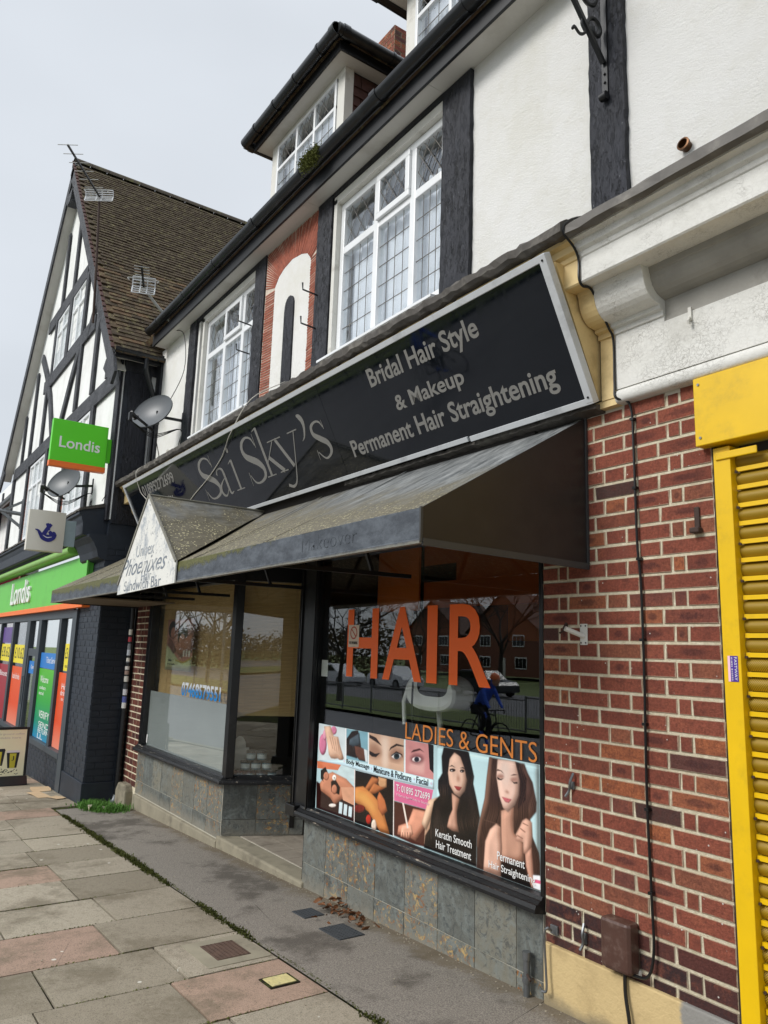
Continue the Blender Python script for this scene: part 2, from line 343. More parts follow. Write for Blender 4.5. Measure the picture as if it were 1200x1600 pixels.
def stroke(g, O, u, v, pts, h, sx=1, sy=1, k=8, t=.0012, straight=False):
    """variable-width pen stroke lying on a surface; pts (x,y,w) in the unit box scaled by sx, sy; w in metres"""
    q = [np.array(p, float) for p in pts] if straight else catmull(pts, k)
    c = [Vector((p[0]*sx, p[1]*sy)) for p in q]; L = []; Rr = []
    for i, p in enumerate(c):
        d = (c[min(i+1, len(c)-1)]-c[max(i-1, 0)]).normalized(); nn = Vector((-d.y, d.x)); w = max(q[i][2], .002)/2
        L.append(p+nn*w); Rr.append(p-nn*w)
    u = Vector(u); v = Vector(v); n = u.cross(v); O = Vector(O)
    P = lambda p, hh: O+u*p.x+v*p.y+n*hh
    m = len(c); vs = [P(p, h) for p in L]+[P(p, h) for p in Rr]+[P(p, h+t) for p in L]+[P(p, h+t) for p in Rr]
    fs = []
    for i in range(m-1):
        fs += [(i, i+1, m+i+1, m+i), (2*m+i, 3*m+i, 3*m+i+1, 2*m+i+1), (i, 2*m+i, 2*m+i+1, i+1), (m+i, m+i+1, 3*m+i+1, 3*m+i)]
    fs += [(0, m, 3*m, 2*m), (m-1, 3*m-1, 4*m-1, 2*m-1)]
    g.add(vs, fs)
X = (1, 0, 0); Y = (0, 1, 0); Z = (0, 0, 1)
def gz(x): return .04*(min(max(x, -18), 6)+2.5)

POSTER = [('p','#dfe8ea',[(-0.004,0.003),(0.167,0.005),(0.174,0.358),(0.007,0.438)],None),('p','#d98aa8',[(0.056,0.234),(0.055,0.282),(0.051,0.324),(0.043,0.355),(0.034,0.368),(0.025,0.363),(0.016,0.34),(0.009,0.302),(0.006,0.255),(0.007,0.206),(0.011,0.163),(0.019,0.132),(0.028,0.119),(0.038,0.125),(0.047,0.149),(0.053,0.187)],None),('p','#d98aa8',[(0.115,0.046),(0.114,0.066),(0.11,0.083),(0.104,0.096),(0.097,0.102),(0.09,0.101),(0.084,0.093),(0.079,0.079),(0.078,0.06),(0.078,0.041),(0.082,0.023),(0.088,0.01),(0.095,0.004),(0.102,0.005),(0.108,0.014),(0.113,0.028)],None),('p','#e2a5b8',[(0.053,0.122),(0.053,0.146),(0.051,0.167),(0.047,0.182),(0.042,0.189),(0.038,0.186),(0.033,0.174),(0.03,0.155),(0.028,0.131),(0.029,0.107),(0.031,0.086),(0.035,0.071),(0.039,0.064),(0.044,0.067),(0.048,0.079),(0.052,0.098)],None),('p','#e3bfa6',[(0.033,0.028),(0.074,0.008),(0.098,0.117),(0.126,0.118),(0.137,0.199),(0.165,0.344),(0.148,0.386),(0.128,0.362),(0.109,0.377),(0.086,0.379),(0.071,0.339),(0.062,0.231)],None),('p','#b98d78',[(0.071,0.128),(0.074,0.127),(0.097,0.266),(0.094,0.267)],None),('p','#b98d78',[(0.087,0.134),(0.09,0.133),(0.111,0.282),(0.108,0.283)],None),('p','#b98d78',[(0.103,0.14),(0.106,0.139),(0.124,0.298),(0.121,0.299)],None),('p','#b98d78',[(0.119,0.146),(0.122,0.145),(0.137,0.314),(0.135,0.315)],None),('p','#8fb9c6',[(0.169,0.007),(0.293,0.0),(0.299,0.327),(0.176,0.339)],None),('p','#33241f',[(0.173,0.124),(0.204,0.022),(0.24,-0.007),(0.255,0.103),(0.261,0.182),(0.24,0.309),(0.177,0.303)],None),('p','#54616a',[(0.193,0.116),(0.249,0.023),(0.256,0.149),(0.219,0.189),(0.191,0.177)],None),('p','#6e4a3c',[(0.222,0.176),(0.261,0.176),(0.297,0.201),(0.298,0.321),(0.252,0.321),(0.233,0.277)],None),('p','#dfe4e6',[(0.276,0.187),(0.297,0.196),(0.299,0.321),(0.287,0.321)],None),('p','#d6b49c',[(0.299,-0.002),(0.479,0.001),(0.483,0.332),(0.305,0.335)],None),('p','#e9d3c2',[(0.364,0.002),(0.405,0.003),(0.405,0.341),(0.378,0.338)],'soft'),('p','#b08a74',[(0.305,0.129),(0.338,0.104),(0.371,0.157),(0.374,0.212),(0.338,0.262),(0.307,0.243)],'soft'),('p','#2c2321',[(0.306,0.192),(0.337,0.212),(0.364,0.191),(0.343,0.246),(0.321,0.25),(0.306,0.231)],None),('p','#3b2a25',[(0.303,0.02),(0.34,0.04),(0.372,0.117),(0.335,0.082),(0.303,0.054)],None),('p','#a9836f',[(0.405,0.186),(0.433,0.102),(0.472,0.113),(0.482,0.184),(0.451,0.252),(0.417,0.247)],'soft'),('p','#e7e2df',[(0.468,0.177),(0.467,0.19),(0.462,0.203),(0.454,0.214),(0.445,0.22),(0.436,0.222),(0.428,0.219),(0.423,0.211),(0.421,0.199),(0.422,0.186),(0.428,0.173),(0.435,0.162),(0.444,0.155),(0.453,0.154),(0.461,0.157),(0.466,0.165)],None),('p','#2e4047',[(0.461,0.18),(0.46,0.193),(0.457,0.205),(0.452,0.214),(0.447,0.22),(0.441,0.22),(0.436,0.215),(0.433,0.206),(0.432,0.194),(0.433,0.181),(0.436,0.169),(0.44,0.16),(0.446,0.155),(0.451,0.155),(0.456,0.16),(0.459,0.169)],None),('p','#0d0d0f',[(0.453,0.182),(0.453,0.188),(0.451,0.193),(0.449,0.198),(0.446,0.2),(0.444,0.2),(0.442,0.198),(0.44,0.194),(0.44,0.188),(0.44,0.182),(0.441,0.176),(0.444,0.172),(0.446,0.17),(0.449,0.17),(0.451,0.172),(0.452,0.176)],None),('p','#211a1a',[(0.419,0.191),(0.444,0.138),(0.473,0.156),(0.478,0.196),(0.47,0.167),(0.444,0.155),(0.423,0.2)],None),('p','#33231f',[(0.408,0.154),(0.415,0.11),(0.443,0.06),(0.479,0.066),(0.479,0.079),(0.446,0.083),(0.42,0.122)],None),('p','#d49a98',[(0.487,0.001),(0.614,0.004),(0.616,0.334),(0.49,0.334)],None),('p','#e4b7b0',[(0.52,0.176),(0.578,0.17),(0.574,0.305),(0.502,0.302)],'soft'),('p','#1d1a1d',[(0.59,-0.002),(0.614,0.004),(0.616,0.273),(0.599,0.241)],None),('p','#8d5a5d',[(0.574,0.156),(0.571,0.175),(0.565,0.194),(0.555,0.209),(0.543,0.219),(0.531,0.221),(0.52,0.216),(0.513,0.204),(0.51,0.186),(0.512,0.166),(0.519,0.147),(0.53,0.132),(0.542,0.123),(0.554,0.121),(0.564,0.127),(0.571,0.139)],'soft'),('p','#e6d8d8',[(0.562,0.167),(0.56,0.178),(0.556,0.189),(0.549,0.198),(0.541,0.204),(0.533,0.206),(0.526,0.203),(0.521,0.197),(0.52,0.187),(0.521,0.176),(0.526,0.165),(0.532,0.156),(0.541,0.15),(0.549,0.148),(0.556,0.151),(0.56,0.157)],None),('p','#2e2f3c',[(0.552,0.169),(0.552,0.18),(0.549,0.189),(0.545,0.197),(0.541,0.201),(0.537,0.201),(0.533,0.197),(0.53,0.19),(0.529,0.18),(0.53,0.17),(0.532,0.16),(0.536,0.153),(0.541,0.149),(0.545,0.149),(0.549,0.152),(0.551,0.16)],None),('p','#4b2a2c',[(0.512,0.121),(0.524,0.09),(0.553,0.061),(0.576,0.093),(0.556,0.078),(0.529,0.106)],None),('p','#cfe6ef',[(0.007,0.438),(0.174,0.358),(0.305,0.337),(0.483,0.335),(0.619,0.332),(0.619,0.422),(0.438,0.438),(0.368,0.443),(0.233,0.435),(0.007,0.447)],None),('p','#e08a66',[(-0.0,0.45),(0.149,0.424),(0.131,0.493),(0.002,0.535)],None),('p','#cfe0e2',[(0.149,0.424),(0.227,0.432),(0.23,0.582),(0.125,0.532)],None),('p','#3a1f1c',[(0.0,0.686),(0.097,0.753),(0.233,0.764),(0.238,1.001),(0.006,1.006)],None),('p','#c98f73',[(0.06,0.579),(0.099,0.528),(0.183,0.561),(0.23,0.628),(0.234,0.81),(0.163,0.797),(0.12,0.889),(0.093,0.828),(0.031,0.781),(0.022,0.699)],None),('p','#dba98c',[(0.154,0.672),(0.23,0.628),(0.234,0.821),(0.169,0.804)],None),('p','#1c1210',[(0.025,0.548),(0.054,0.493),(0.073,0.56),(0.041,0.651),(0.049,0.672),(0.027,0.646)],None),('p','#1c1210',[(0.092,0.641),(0.117,0.597),(0.149,0.675),(0.146,0.76),(0.097,0.753)],None),('p','#c48a70',[(0.132,0.709),(0.131,0.73),(0.128,0.75),(0.123,0.765),(0.116,0.773),(0.11,0.773),(0.104,0.764),(0.1,0.749),(0.098,0.728),(0.099,0.707),(0.102,0.687),(0.107,0.672),(0.114,0.664),(0.12,0.664),(0.126,0.673),(0.13,0.689)],None),('p','#c48a70',[(0.079,0.587),(0.078,0.607),(0.075,0.624),(0.069,0.638),(0.063,0.645),(0.056,0.645),(0.05,0.638),(0.046,0.624),(0.044,0.606),(0.045,0.587),(0.048,0.569),(0.054,0.555),(0.061,0.548),(0.067,0.548),(0.073,0.556),(0.077,0.57)],None),('p','#f4efe6',[(0.125,0.581),(0.124,0.594),(0.122,0.606),(0.118,0.616),(0.113,0.621),(0.108,0.621),(0.103,0.616),(0.1,0.607),(0.099,0.595),(0.1,0.581),(0.102,0.569),(0.106,0.559),(0.111,0.554),(0.116,0.554),(0.121,0.559),(0.124,0.568)],None),('p','#111111',[(0.115,0.588),(0.115,0.591),(0.115,0.594),(0.114,0.596),(0.112,0.597),(0.111,0.597),(0.11,0.596),(0.109,0.594),(0.109,0.592),(0.109,0.589),(0.11,0.586),(0.111,0.584),(0.112,0.583),(0.113,0.583),(0.114,0.584),(0.115,0.586)],None),('p','#dcebef',[(0.148,0.836),(0.167,0.835),(0.165,0.959),(0.146,0.961)],None),('p','#dcebef',[(0.176,0.841),(0.195,0.841),(0.193,0.958),(0.174,0.959)],None),('p','#dcebef',[(0.204,0.846),(0.223,0.846),(0.221,0.956),(0.202,0.957)],None),('p','#efe6df',[(0.13,0.889),(0.128,0.898),(0.124,0.908),(0.116,0.917),(0.108,0.924),(0.099,0.928),(0.092,0.928),(0.087,0.925),(0.085,0.918),(0.086,0.908),(0.091,0.898),(0.098,0.889),(0.107,0.882),(0.116,0.878),(0.123,0.878),(0.128,0.882)],None),('p','#1d1512',[(0.231,0.441),(0.433,0.435),(0.441,0.989),(0.235,0.998)],None),('p','#caa07a',[(0.357,0.443),(0.401,0.442),(0.402,0.528),(0.37,0.569),(0.358,0.509)],None),('p','#b9794e',[(0.324,0.461),(0.363,0.462),(0.358,0.509),(0.293,0.648),(0.27,0.679),(0.292,0.592)],None),('p','#b9794e',[(0.336,0.522),(0.391,0.545),(0.344,0.629),(0.293,0.665),(0.31,0.627)],None),('p','#d08f56',[(0.235,0.625),(0.28,0.587),(0.327,0.639),(0.367,0.703),(0.39,0.786),(0.424,0.991),(0.377,1.0),(0.343,0.916),(0.313,0.837),(0.284,0.811),(0.238,0.785)],None),('p','#e6b06a',[(0.24,0.668),(0.293,0.648),(0.34,0.742),(0.352,0.844),(0.318,0.789),(0.241,0.725)],'soft'),('p','#c27a4f',[(0.365,0.594),(0.409,0.654),(0.413,0.749),(0.385,0.832),(0.362,0.771),(0.355,0.666)],None),('p','#15100f',[(0.365,0.583),(0.413,0.565),(0.433,0.682),(0.427,0.835),(0.405,0.743),(0.393,0.664)],None),('p','#8e2a20',[(0.296,0.815),(0.293,0.834),(0.286,0.853),(0.275,0.87),(0.262,0.882),(0.249,0.888),(0.237,0.886),(0.229,0.876),(0.226,0.861),(0.228,0.842),(0.236,0.822),(0.247,0.805),(0.26,0.793),(0.274,0.788),(0.285,0.79),(0.293,0.8)],None),('p','#c03a2a',[(0.328,0.904),(0.328,0.924),(0.325,0.942),(0.321,0.955),(0.315,0.963),(0.31,0.963),(0.305,0.956),(0.302,0.942),(0.3,0.924),(0.301,0.904),(0.304,0.886),(0.308,0.872),(0.314,0.864),(0.319,0.865),(0.324,0.872),(0.327,0.886)],None),('p','#ead9c8',[(0.357,0.95),(0.356,0.975),(0.354,0.998),(0.349,1.015),(0.344,1.024),(0.339,1.023),(0.334,1.012),(0.331,0.993),(0.33,0.969),(0.33,0.944),(0.333,0.92),(0.337,0.903),(0.342,0.894),(0.348,0.896),(0.352,0.907),(0.355,0.926)],None),('p','#cfc4b8',[(0.44,0.635),(0.462,0.706),(0.453,0.817),(0.441,0.804)],None),('p','#5b3328',[(0.438,0.641),(0.596,0.628),(0.621,0.601),(0.624,0.973),(0.529,0.998),(0.443,0.983)],None),('p','#d99f86',[(0.53,0.661),(0.596,0.648),(0.588,0.783),(0.543,0.957),(0.509,0.943),(0.46,0.959),(0.464,0.873),(0.508,0.81)],None),('p','#e7b69d',[(0.479,0.862),(0.523,0.82),(0.533,0.904),(0.51,0.963),(0.475,0.969)],None),('p','#c9a58c',[(0.587,0.644),(0.621,0.591),(0.624,0.944),(0.581,0.958)],None),('p','#efe3d8',[(0.478,0.632),(0.486,0.632),(0.511,0.859),(0.504,0.87)],None),('p','#8a4a3c',[(0.482,0.922),(0.484,0.92),(0.486,0.976),(0.483,0.978)],None),('p','#8a4a3c',[(0.494,0.913),(0.496,0.911),(0.498,0.967),(0.495,0.969)],None),('p','#8a4a3c',[(0.505,0.904),(0.508,0.903),(0.509,0.958),(0.507,0.96)],None),('p','#8a4a3c',[(0.517,0.896),(0.519,0.894),(0.521,0.949),(0.518,0.951)],None),('p','#de7fa3',[(0.438,0.443),(0.616,0.429),(0.601,0.627),(0.439,0.637)],None),('p','#ffffff',[(0.166,-0.007),(0.172,-0.008),(0.179,0.355),(0.174,0.358)],None),('p','#ffffff',[(0.297,-0.012),(0.301,-0.014),(0.307,0.34),(0.303,0.342)],None),('p','#ffffff',[(0.482,-0.011),(0.486,-0.012),(0.49,0.34),(0.486,0.342)],None),('p','#efe6e0',[(0.227,0.434),(0.232,0.432),(0.239,1.0),(0.235,1.003)],None),('p','#efe6e0',[(0.434,0.434),(0.438,0.432),(0.443,0.993),(0.439,0.996)],None),('p','#c3dde1',[(0.628,-0.002),(0.998,-0.002),(1.002,1.014),(0.785,1.016),(0.635,0.945)],None),('p','#d6b9a0',[(0.596,0.537),(0.643,0.475),(0.617,0.655),(0.589,0.829),(0.568,0.778)],None),('p','#2a211e',[(0.656,0.006),(0.694,-0.032),(0.722,-0.028),(0.757,0.006),(0.768,0.116),(0.778,0.216),(0.775,0.28),(0.787,0.397),(0.801,0.561),(0.79,0.721),(0.789,0.992),(0.58,0.994),(0.585,0.875),(0.603,0.796),(0.61,0.66),(0.619,0.534),(0.643,0.464),(0.635,0.403),(0.635,0.326),(0.652,0.251),(0.648,0.098)],'#15100f'),('p','#c79f8b',[(0.692,0.413),(0.723,0.447),(0.713,0.569),(0.715,0.673),(0.721,0.742),(0.697,0.751),(0.675,0.731),(0.684,0.631),(0.696,0.56)],None),('p','#dcbba8',[(0.682,0.104),(0.7,0.037),(0.725,0.057),(0.744,0.16),(0.75,0.263),(0.743,0.361),(0.723,0.431),(0.702,0.412),(0.682,0.338),(0.676,0.238)],None),('p','#2a1f1d',[(0.699,0.02),(0.727,0.019),(0.752,0.082),(0.751,0.252),(0.739,0.152),(0.725,0.068)],None),('p','#3a2a28',[(0.706,0.196),(0.705,0.202),(0.702,0.209),(0.698,0.215),(0.694,0.218),(0.689,0.22),(0.685,0.218),(0.682,0.214),(0.681,0.209),(0.682,0.202),(0.684,0.195),(0.689,0.19),(0.693,0.186),(0.698,0.185),(0.702,0.186),(0.705,0.19)],None),('p','#3a2a28',[(0.741,0.185),(0.74,0.191),(0.738,0.197),(0.735,0.202),(0.732,0.205),(0.728,0.205),(0.725,0.204),(0.723,0.2),(0.723,0.195),(0.723,0.189),(0.725,0.183),(0.728,0.178),(0.732,0.175),(0.735,0.174),(0.738,0.176),(0.74,0.18)],None),('p','#efe8e4',[(0.694,0.207),(0.694,0.21),(0.693,0.212),(0.692,0.214),(0.69,0.215),(0.689,0.215),(0.688,0.214),(0.687,0.213),(0.686,0.211),(0.687,0.209),(0.688,0.207),(0.689,0.205),(0.69,0.204),(0.692,0.204),(0.693,0.204),(0.694,0.205)],None),('p','#efe8e4',[(0.732,0.195),(0.732,0.197),(0.731,0.199),(0.73,0.2),(0.729,0.201),(0.728,0.201),(0.727,0.201),(0.727,0.2),(0.726,0.198),(0.727,0.196),(0.727,0.195),(0.728,0.193),(0.729,0.192),(0.73,0.192),(0.731,0.193),(0.732,0.194)],None),('p','#2c1e1b',[(0.678,0.181),(0.691,0.155),(0.707,0.174),(0.692,0.167)],None),('p','#2c1e1b',[(0.721,0.17),(0.735,0.152),(0.746,0.17),(0.735,0.165)],None),('p','#b98c78',[(0.715,0.218),(0.725,0.276),(0.716,0.294),(0.71,0.287)],'soft'),('p','#a24a48',[(0.7,0.342),(0.715,0.337),(0.732,0.336),(0.722,0.374),(0.712,0.375)],None),('p','#3b2f2b',[(0.76,0.247),(0.771,0.386),(0.783,0.523),(0.777,0.629),(0.765,0.483),(0.754,0.397)],'soft'),('p','#43352f',[(0.631,0.559),(0.641,0.617),(0.633,0.785),(0.619,0.85),(0.625,0.694)],'soft'),('p','#5a4037',[(0.832,0.015),(0.952,0.016),(0.961,0.079),(0.978,0.155),(0.99,0.309),(0.989,0.385),(0.97,0.459),(0.975,0.581),(0.996,0.703),(1.0,0.79),(1.001,0.998),(0.789,1.002),(0.789,0.722),(0.802,0.55),(0.817,0.379),(0.824,0.191)],'#2a1a18'),('p','#8c6a5a',[(0.833,0.017),(0.844,0.017),(0.839,0.264),(0.833,0.429),(0.809,0.606),(0.795,0.818),(0.79,0.821),(0.792,0.679),(0.803,0.549),(0.817,0.378),(0.824,0.191)],None),('p','#7a5a50',[(0.946,0.028),(0.959,0.099),(0.968,0.228),(0.951,0.353),(0.957,0.215),(0.948,0.124)],'soft'),('p','#c39a86',[(0.874,0.452),(0.917,0.394),(0.917,0.606),(0.949,0.676),(0.949,0.816),(0.876,0.873)],None),('p','#d9b3a0',[(0.873,0.589),(0.858,0.571),(0.836,0.636),(0.82,0.748),(0.814,1.0),(0.873,1.001),(0.878,0.751)],None),('p','#e2c3b4',[(0.862,0.019),(0.924,0.011),(0.933,0.083),(0.937,0.169),(0.933,0.287),(0.921,0.372),(0.898,0.451),(0.881,0.423),(0.868,0.327),(0.858,0.173)],None),('p','#ecd6ca',[(0.87,0.036),(0.905,0.028),(0.898,0.171),(0.89,0.255),(0.878,0.182)],'soft'),('p','#46302b',[(0.921,0.013),(0.936,0.018),(0.959,0.137),(0.955,0.312),(0.929,0.406),(0.938,0.284),(0.937,0.169)],None),('p','#b58c7e',[(0.885,0.156),(0.884,0.164),(0.881,0.172),(0.877,0.179),(0.872,0.183),(0.867,0.185),(0.862,0.183),(0.859,0.178),(0.858,0.171),(0.859,0.162),(0.862,0.154),(0.866,0.148),(0.872,0.143),(0.877,0.142),(0.881,0.144),(0.884,0.149)],'soft'),('p','#b58c7e',[(0.931,0.158),(0.93,0.166),(0.927,0.174),(0.923,0.18),(0.918,0.184),(0.913,0.186),(0.909,0.184),(0.906,0.179),(0.905,0.172),(0.906,0.164),(0.909,0.156),(0.913,0.149),(0.918,0.145),(0.923,0.144),(0.927,0.146),(0.93,0.151)],'soft'),('p','#2a1d1b',[(0.86,0.172),(0.872,0.185),(0.884,0.171),(0.874,0.196),(0.862,0.196)],None),('p','#2a1d1b',[(0.909,0.175),(0.917,0.188),(0.929,0.178),(0.929,0.193),(0.917,0.2)],None),('p','#5b4038',[(0.857,0.123),(0.862,0.105),(0.876,0.113),(0.885,0.138),(0.872,0.117)],None),('p','#5b4038',[(0.905,0.139),(0.917,0.119),(0.931,0.119),(0.917,0.131)],None),('p','#b98e7f',[(0.886,0.282),(0.894,0.267),(0.904,0.286),(0.896,0.295)],'soft'),('p','#c8757a',[(0.876,0.332),(0.892,0.332),(0.91,0.335),(0.9,0.371),(0.888,0.369)],None),('p','#a8545c',[(0.876,0.332),(0.892,0.342),(0.91,0.336),(0.894,0.347)],None),('p','#d6ae9b',[(0.945,0.485),(0.957,0.458),(0.975,0.478),(0.977,0.579),(0.973,0.676),(0.959,0.752),(0.948,0.742),(0.947,0.658),(0.938,0.661),(0.928,0.664),(0.92,0.661),(0.928,0.621),(0.922,0.617),(0.936,0.544)],None),('p','#a87d6c',[(0.945,0.499),(0.964,0.51),(0.963,0.517),(0.945,0.509)],None),('p','#a87d6c',[(0.938,0.547),(0.955,0.568),(0.953,0.577),(0.937,0.558)],None),('p','#a87d6c',[(0.928,0.611),(0.947,0.626),(0.946,0.633),(0.928,0.621)],None),('p','#c89d8a',[(0.953,0.748),(0.973,0.676),(0.98,0.908),(0.987,0.984),(0.972,0.988),(0.956,0.838)],None),('p','#f2f2f5',[(0.977,0.891),(0.999,0.877),(1.0,0.989),(0.978,0.988)],None),('p','#e46a8e',[(0.977,0.92),(1.0,0.913),(1.0,0.94),(0.978,0.947)],None),('p','#1b1513',[(0.917,0.853),(0.951,0.814),(0.958,0.91),(0.972,0.997),(0.877,1.011),(0.876,0.878)],None)]

# ------------------------------------------------------------------ ground
def sheet(g, x0, x1, y0, y1, dz):
    xs = sorted({x0, x1, *[b for b in (-18, 6) if x0 < b < x1]})
    vs = [(x, y, gz(x)+dz) for x in xs for y in (y0, y1)]
    return g.add(vs, [(2*i, 2*i+2, 2*i+3, 2*i+1) for i in range(len(xs)-1)])
k = NT('footpath_asphalt'); c = k.mix(k.ramp(k.noise(140, 4, .85), .38, .62), '#6b665f', '#9c958b'); c = k.mix(k.ramp(k.noise(2.1, 5, .65), .48, .64, 0, .65), c, '#45403a')
c = k.mix(k.ramp(k.noise(9, 6, .8), .66, .75, 0, .6), c, '#8d877b'); c = k.mix(k.ramp(k.voro(7), .045, .03, 0, .75), c, '#aaa59a')
sp_ = k.n('ShaderNodeSeparateXYZ'); k.l(k.P, sp_.inputs[0])
edge = k.ramp(k.math('ADD', sp_.outputs[1], k.math('MULTIPLY', k.noise(5, 6, .8), .5)), .08, .22, 0, .75); c = k.mix(edge, c, '#6d6250')   # grit gathered along the wall foot
crk = k.ramp(k.voro(1.1, 'DISTANCE_TO_EDGE', vec=None), .004, .0, 0, 1); crk = k.math('MULTIPLY', crk, k.ramp(k.noise(.9, 2), .5, .6))
c = k.mix(crk, c, '#24211e'); k.bump(k.math('ADD', k.noise(150, 5, .8), k.math('MULTIPLY', k.noise(6, 4), 1.2)), .5, .008); MT['footpath'] = k.done(c, .93, 0, .2)
k = NT('road_asphalt'); k.bump(k.noise(120, 4, .8), .4, .006); MT['road'] = k.done(k.vary('#77777a', .15, 1.2), .9, 0, .2)
def slabmat(name, stops):
    k = NT(name); c = k.cramp(k.rnd(), stops)
    c = k.mix(k.ramp(k.noise(150, 3, .85), .48, .66, 0, .75), c, '#5b5347'); c = k.mix(k.ramp(k.voro(95), .12, .05, 0, .5), c, '#d2cdbf')
    c = k.mix(k.ramp(k.noise(1.7, 6, .75), .46, .66, 0, .7), c, '#6b6251'); c = k.mix(k.ramp(k.noise(5, 6, .75), .6, .78, 0, .25), c, '#5e6146')
    c = k.mix(k.ramp(k.noise(32, 6, .85), .52, .68, 0, .5), c, '#57503f'); c = k.mix(k.ramp(k.noise(20, 6, .85), .60, .70, 0, .45), c, '#bdb39c'); cr_ = k.math('MULTIPLY', k.ramp(k.voro(1.35, 'DISTANCE_TO_EDGE'), .006, .0, 0, 1), k.ramp(k.noise(.7, 2), .54, .58)); c = k.mix(k.math('MULTIPLY', cr_, .35), c, '#4d483e')
    gum = k.ramp(k.voro(5.5), .075, .06, 0, 1); gum = k.math('MULTIPLY', gum, k.ramp(k.noise(2.3, 2), .5, .55)); c = k.mix(gum, c, '#cfcbbf')
    g2 = k.ramp(k.voro(12), .05, .035, 0, .7); c = k.mix(k.math('MULTIPLY', g2, k.ramp(k.noise(4.1, 2), .52, .56)), c, '#3a3733')
    k.bump(k.noise(170, 5, .8), .5, .006); return k.done(c, .9, 0, .25)
MT['slab'] = slabmat('grey_slab', [(0, '#9c9382'), (.3, '#aba18f'), (.6, '#8d8473'), (1, '#b6ac99')]); MT['slab_pink'] = slabmat('pink_slab', [(0, '#b09683'), (1, '#a78d7c')])
k = NT('joint_soil'); c = k.mix(k.ramp(k.noise(9, 5, .7), .45, .6), '#2a2620', '#4c5424'); k.bump(k.noise(90, 5, .8), .9, .01); MT['soil'] = k.done(c, .97, 0, .1)

mark(obj('ground', sheet(MB(), -400, 400, -400, 400, -.5), 'verge'), kind='structure')
mark(obj('road', sheet(MB(), -300, 300, -13, -3.65, -.13), 'road'), kind='structure')
mark(obj('far_road', sheet(MB(), -300, 300, -31, -18, -.13), 'road'), kind='structure')
mark(obj('grass_verge', sheet(MB(), -300, 300, -18, -13, -.03), 'verge'), kind='structure')
mark(obj('footpath', sheet(sheet(MB(), -9.35, 8, -.775, .02, 0), -30, -9.35, -.445, .02, 0), 'footpath'), kind='structure')
pave = obj('pavement', sheet(sheet(MB(), -40, 8, -3.5, -.775, -.014), -30, -9.35, -.775, -.445, -.014), 'soil'); mark(pave, kind='structure')
kerb_g = obj('kerb', sheet(MB(), -40, 8, -3.66, -3.5, -.02), 'soil'); mark(kerb_g, kind='structure')
SLM = {k_: copies_of([unit_block(30+i, .004, .012, 'slab_mesh') for i in range(4)], k_) for k_ in ('slab', 'slab_pink', 'concrete')}
TILT = math.atan(.04); SLROT = (Matrix.Rotation(-TILT, 3, 'Y') @ Matrix.Rotation(R(90), 3, 'X').inverted())   # block front (-Y) faces up
SLROT = Matrix(((math.cos(TILT), 0, -math.sin(TILT)), (0, 1, 0), (math.sin(TILT), 0, math.cos(TILT)))) @ Matrix.Rotation(R(-90), 3, 'X')
rn = random.Random(11)
jt = {3: -1.38, 4: -1.28, 5: -1.47, 6: -1.31, 7: -1.41, 8: -1.38}
xk = [-3.37+.03 + 0]  # course edges along the pavement
edges = [-2.28, -2.82, -3.38, -3.90, -4.435, -5.02, -5.60, -6.17, -6.72]
while edges[-1] > -17: edges.append(edges[-1]-.565+rn.uniform(-.01, .01))
front = [1.2, .64, .07, -.5, -1.08, -1.68]
xs = front+edges
pinks = {(-6.17, 1), (-4.435, 1), (-3.38, 0), (-8.9, 2)}
for i in range(len(xs)-1):
    xa, xb = xs[i+1], xs[i]; xm = (xa+xb)/2
    j1 = {-3.38: -1.38, -3.90: -1.29, -4.435: -1.46, -5.02: -1.32, -5.60: -1.40, -6.17: -1.38}.get(xb, -1.37+rn.uniform(-.09, .09))
    ys = [-.782 if xm > -9.4 else -.46, j1]
    if xm < -9.4: ys = [-.46, -1.05+rn.uniform(-.1, .1)]
    while ys[-1] > -3.4: ys.append(max(ys[-1]-.62+rn.uniform(-.03, .03), -3.49))
    for j in range(len(ys)-1):
        ya, yb = ys[j+1], ys[j]
        if yb-ya < .1: continue
        pk = any(abs(xb-p[0]) < .05 and p[1] == j for p in pinks) or (xm < -8 and rn.random() < .13)
        c = Vector((xm, (ya+yb)/2, gz(xm)-.025+rn.uniform(-.003, .002)))
        # rotation axes: local x along street, local z across it, local -y up
        rot = SLROT @ Matrix.Rotation(rn.uniform(-.004, .004), 3, 'X')
        block('paving_slab', rn.choice(SLM['slab_pink' if pk else 'slab']), c, (xb-xa-.012, .05, yb-ya-.012), pave, rot)
for i in range(40):
    xa = 2-.92*i; c = Vector((xa-.45, -3.58, gz(xa-.45)-.07)); block('kerb_stone', SLM['concrete'][i % 4], c, (.905, .16, .14), kerb_g, SLROT)
# moss and weeds in the joint between the slabs and the asphalt strip, and round the drain covers
def tufts(path, n, spread, hmin, hmax, seed, w=.006):
    g = MB(); rn = random.Random(seed)
    for _ in range(n):
        t = rn.random()*(len(path)-1); i = int(t); p = Vector(path[i]).lerp(Vector(path[min(i+1, len(path)-1)]), t-i)
        p += Vector((rn.gauss(0, spread), rn.gauss(0, spread), 0)); h = rn.uniform(hmin, hmax); a = rn.uniform(0, 6.28); L = Vector((math.cos(a), math.sin(a), 0)); s = Vector((-L.y, L.x, 0))*w*rn.uniform(.6, 1.4)
        q = p+L*h*.35+Vector((0, 0, h*.7)); e = p+L*h*rn.uniform(.5, 1.0)+Vector((0, 0, h*rn.uniform(.6, 1)))
        g.add([p-s, p+s, q+s*.7, q-s*.7, e], [(0, 1, 2, 3), (3, 2, 4)])
    return g
seam = [(x, -.775+.02*math.sin(x*3), gz(x)) for x in np.arange(-9.4, -1.5, .2)]
g = tufts(seam, 1500, .009, .002, .006, 1, .004); g2 = MB()
rn = random.Random(14)
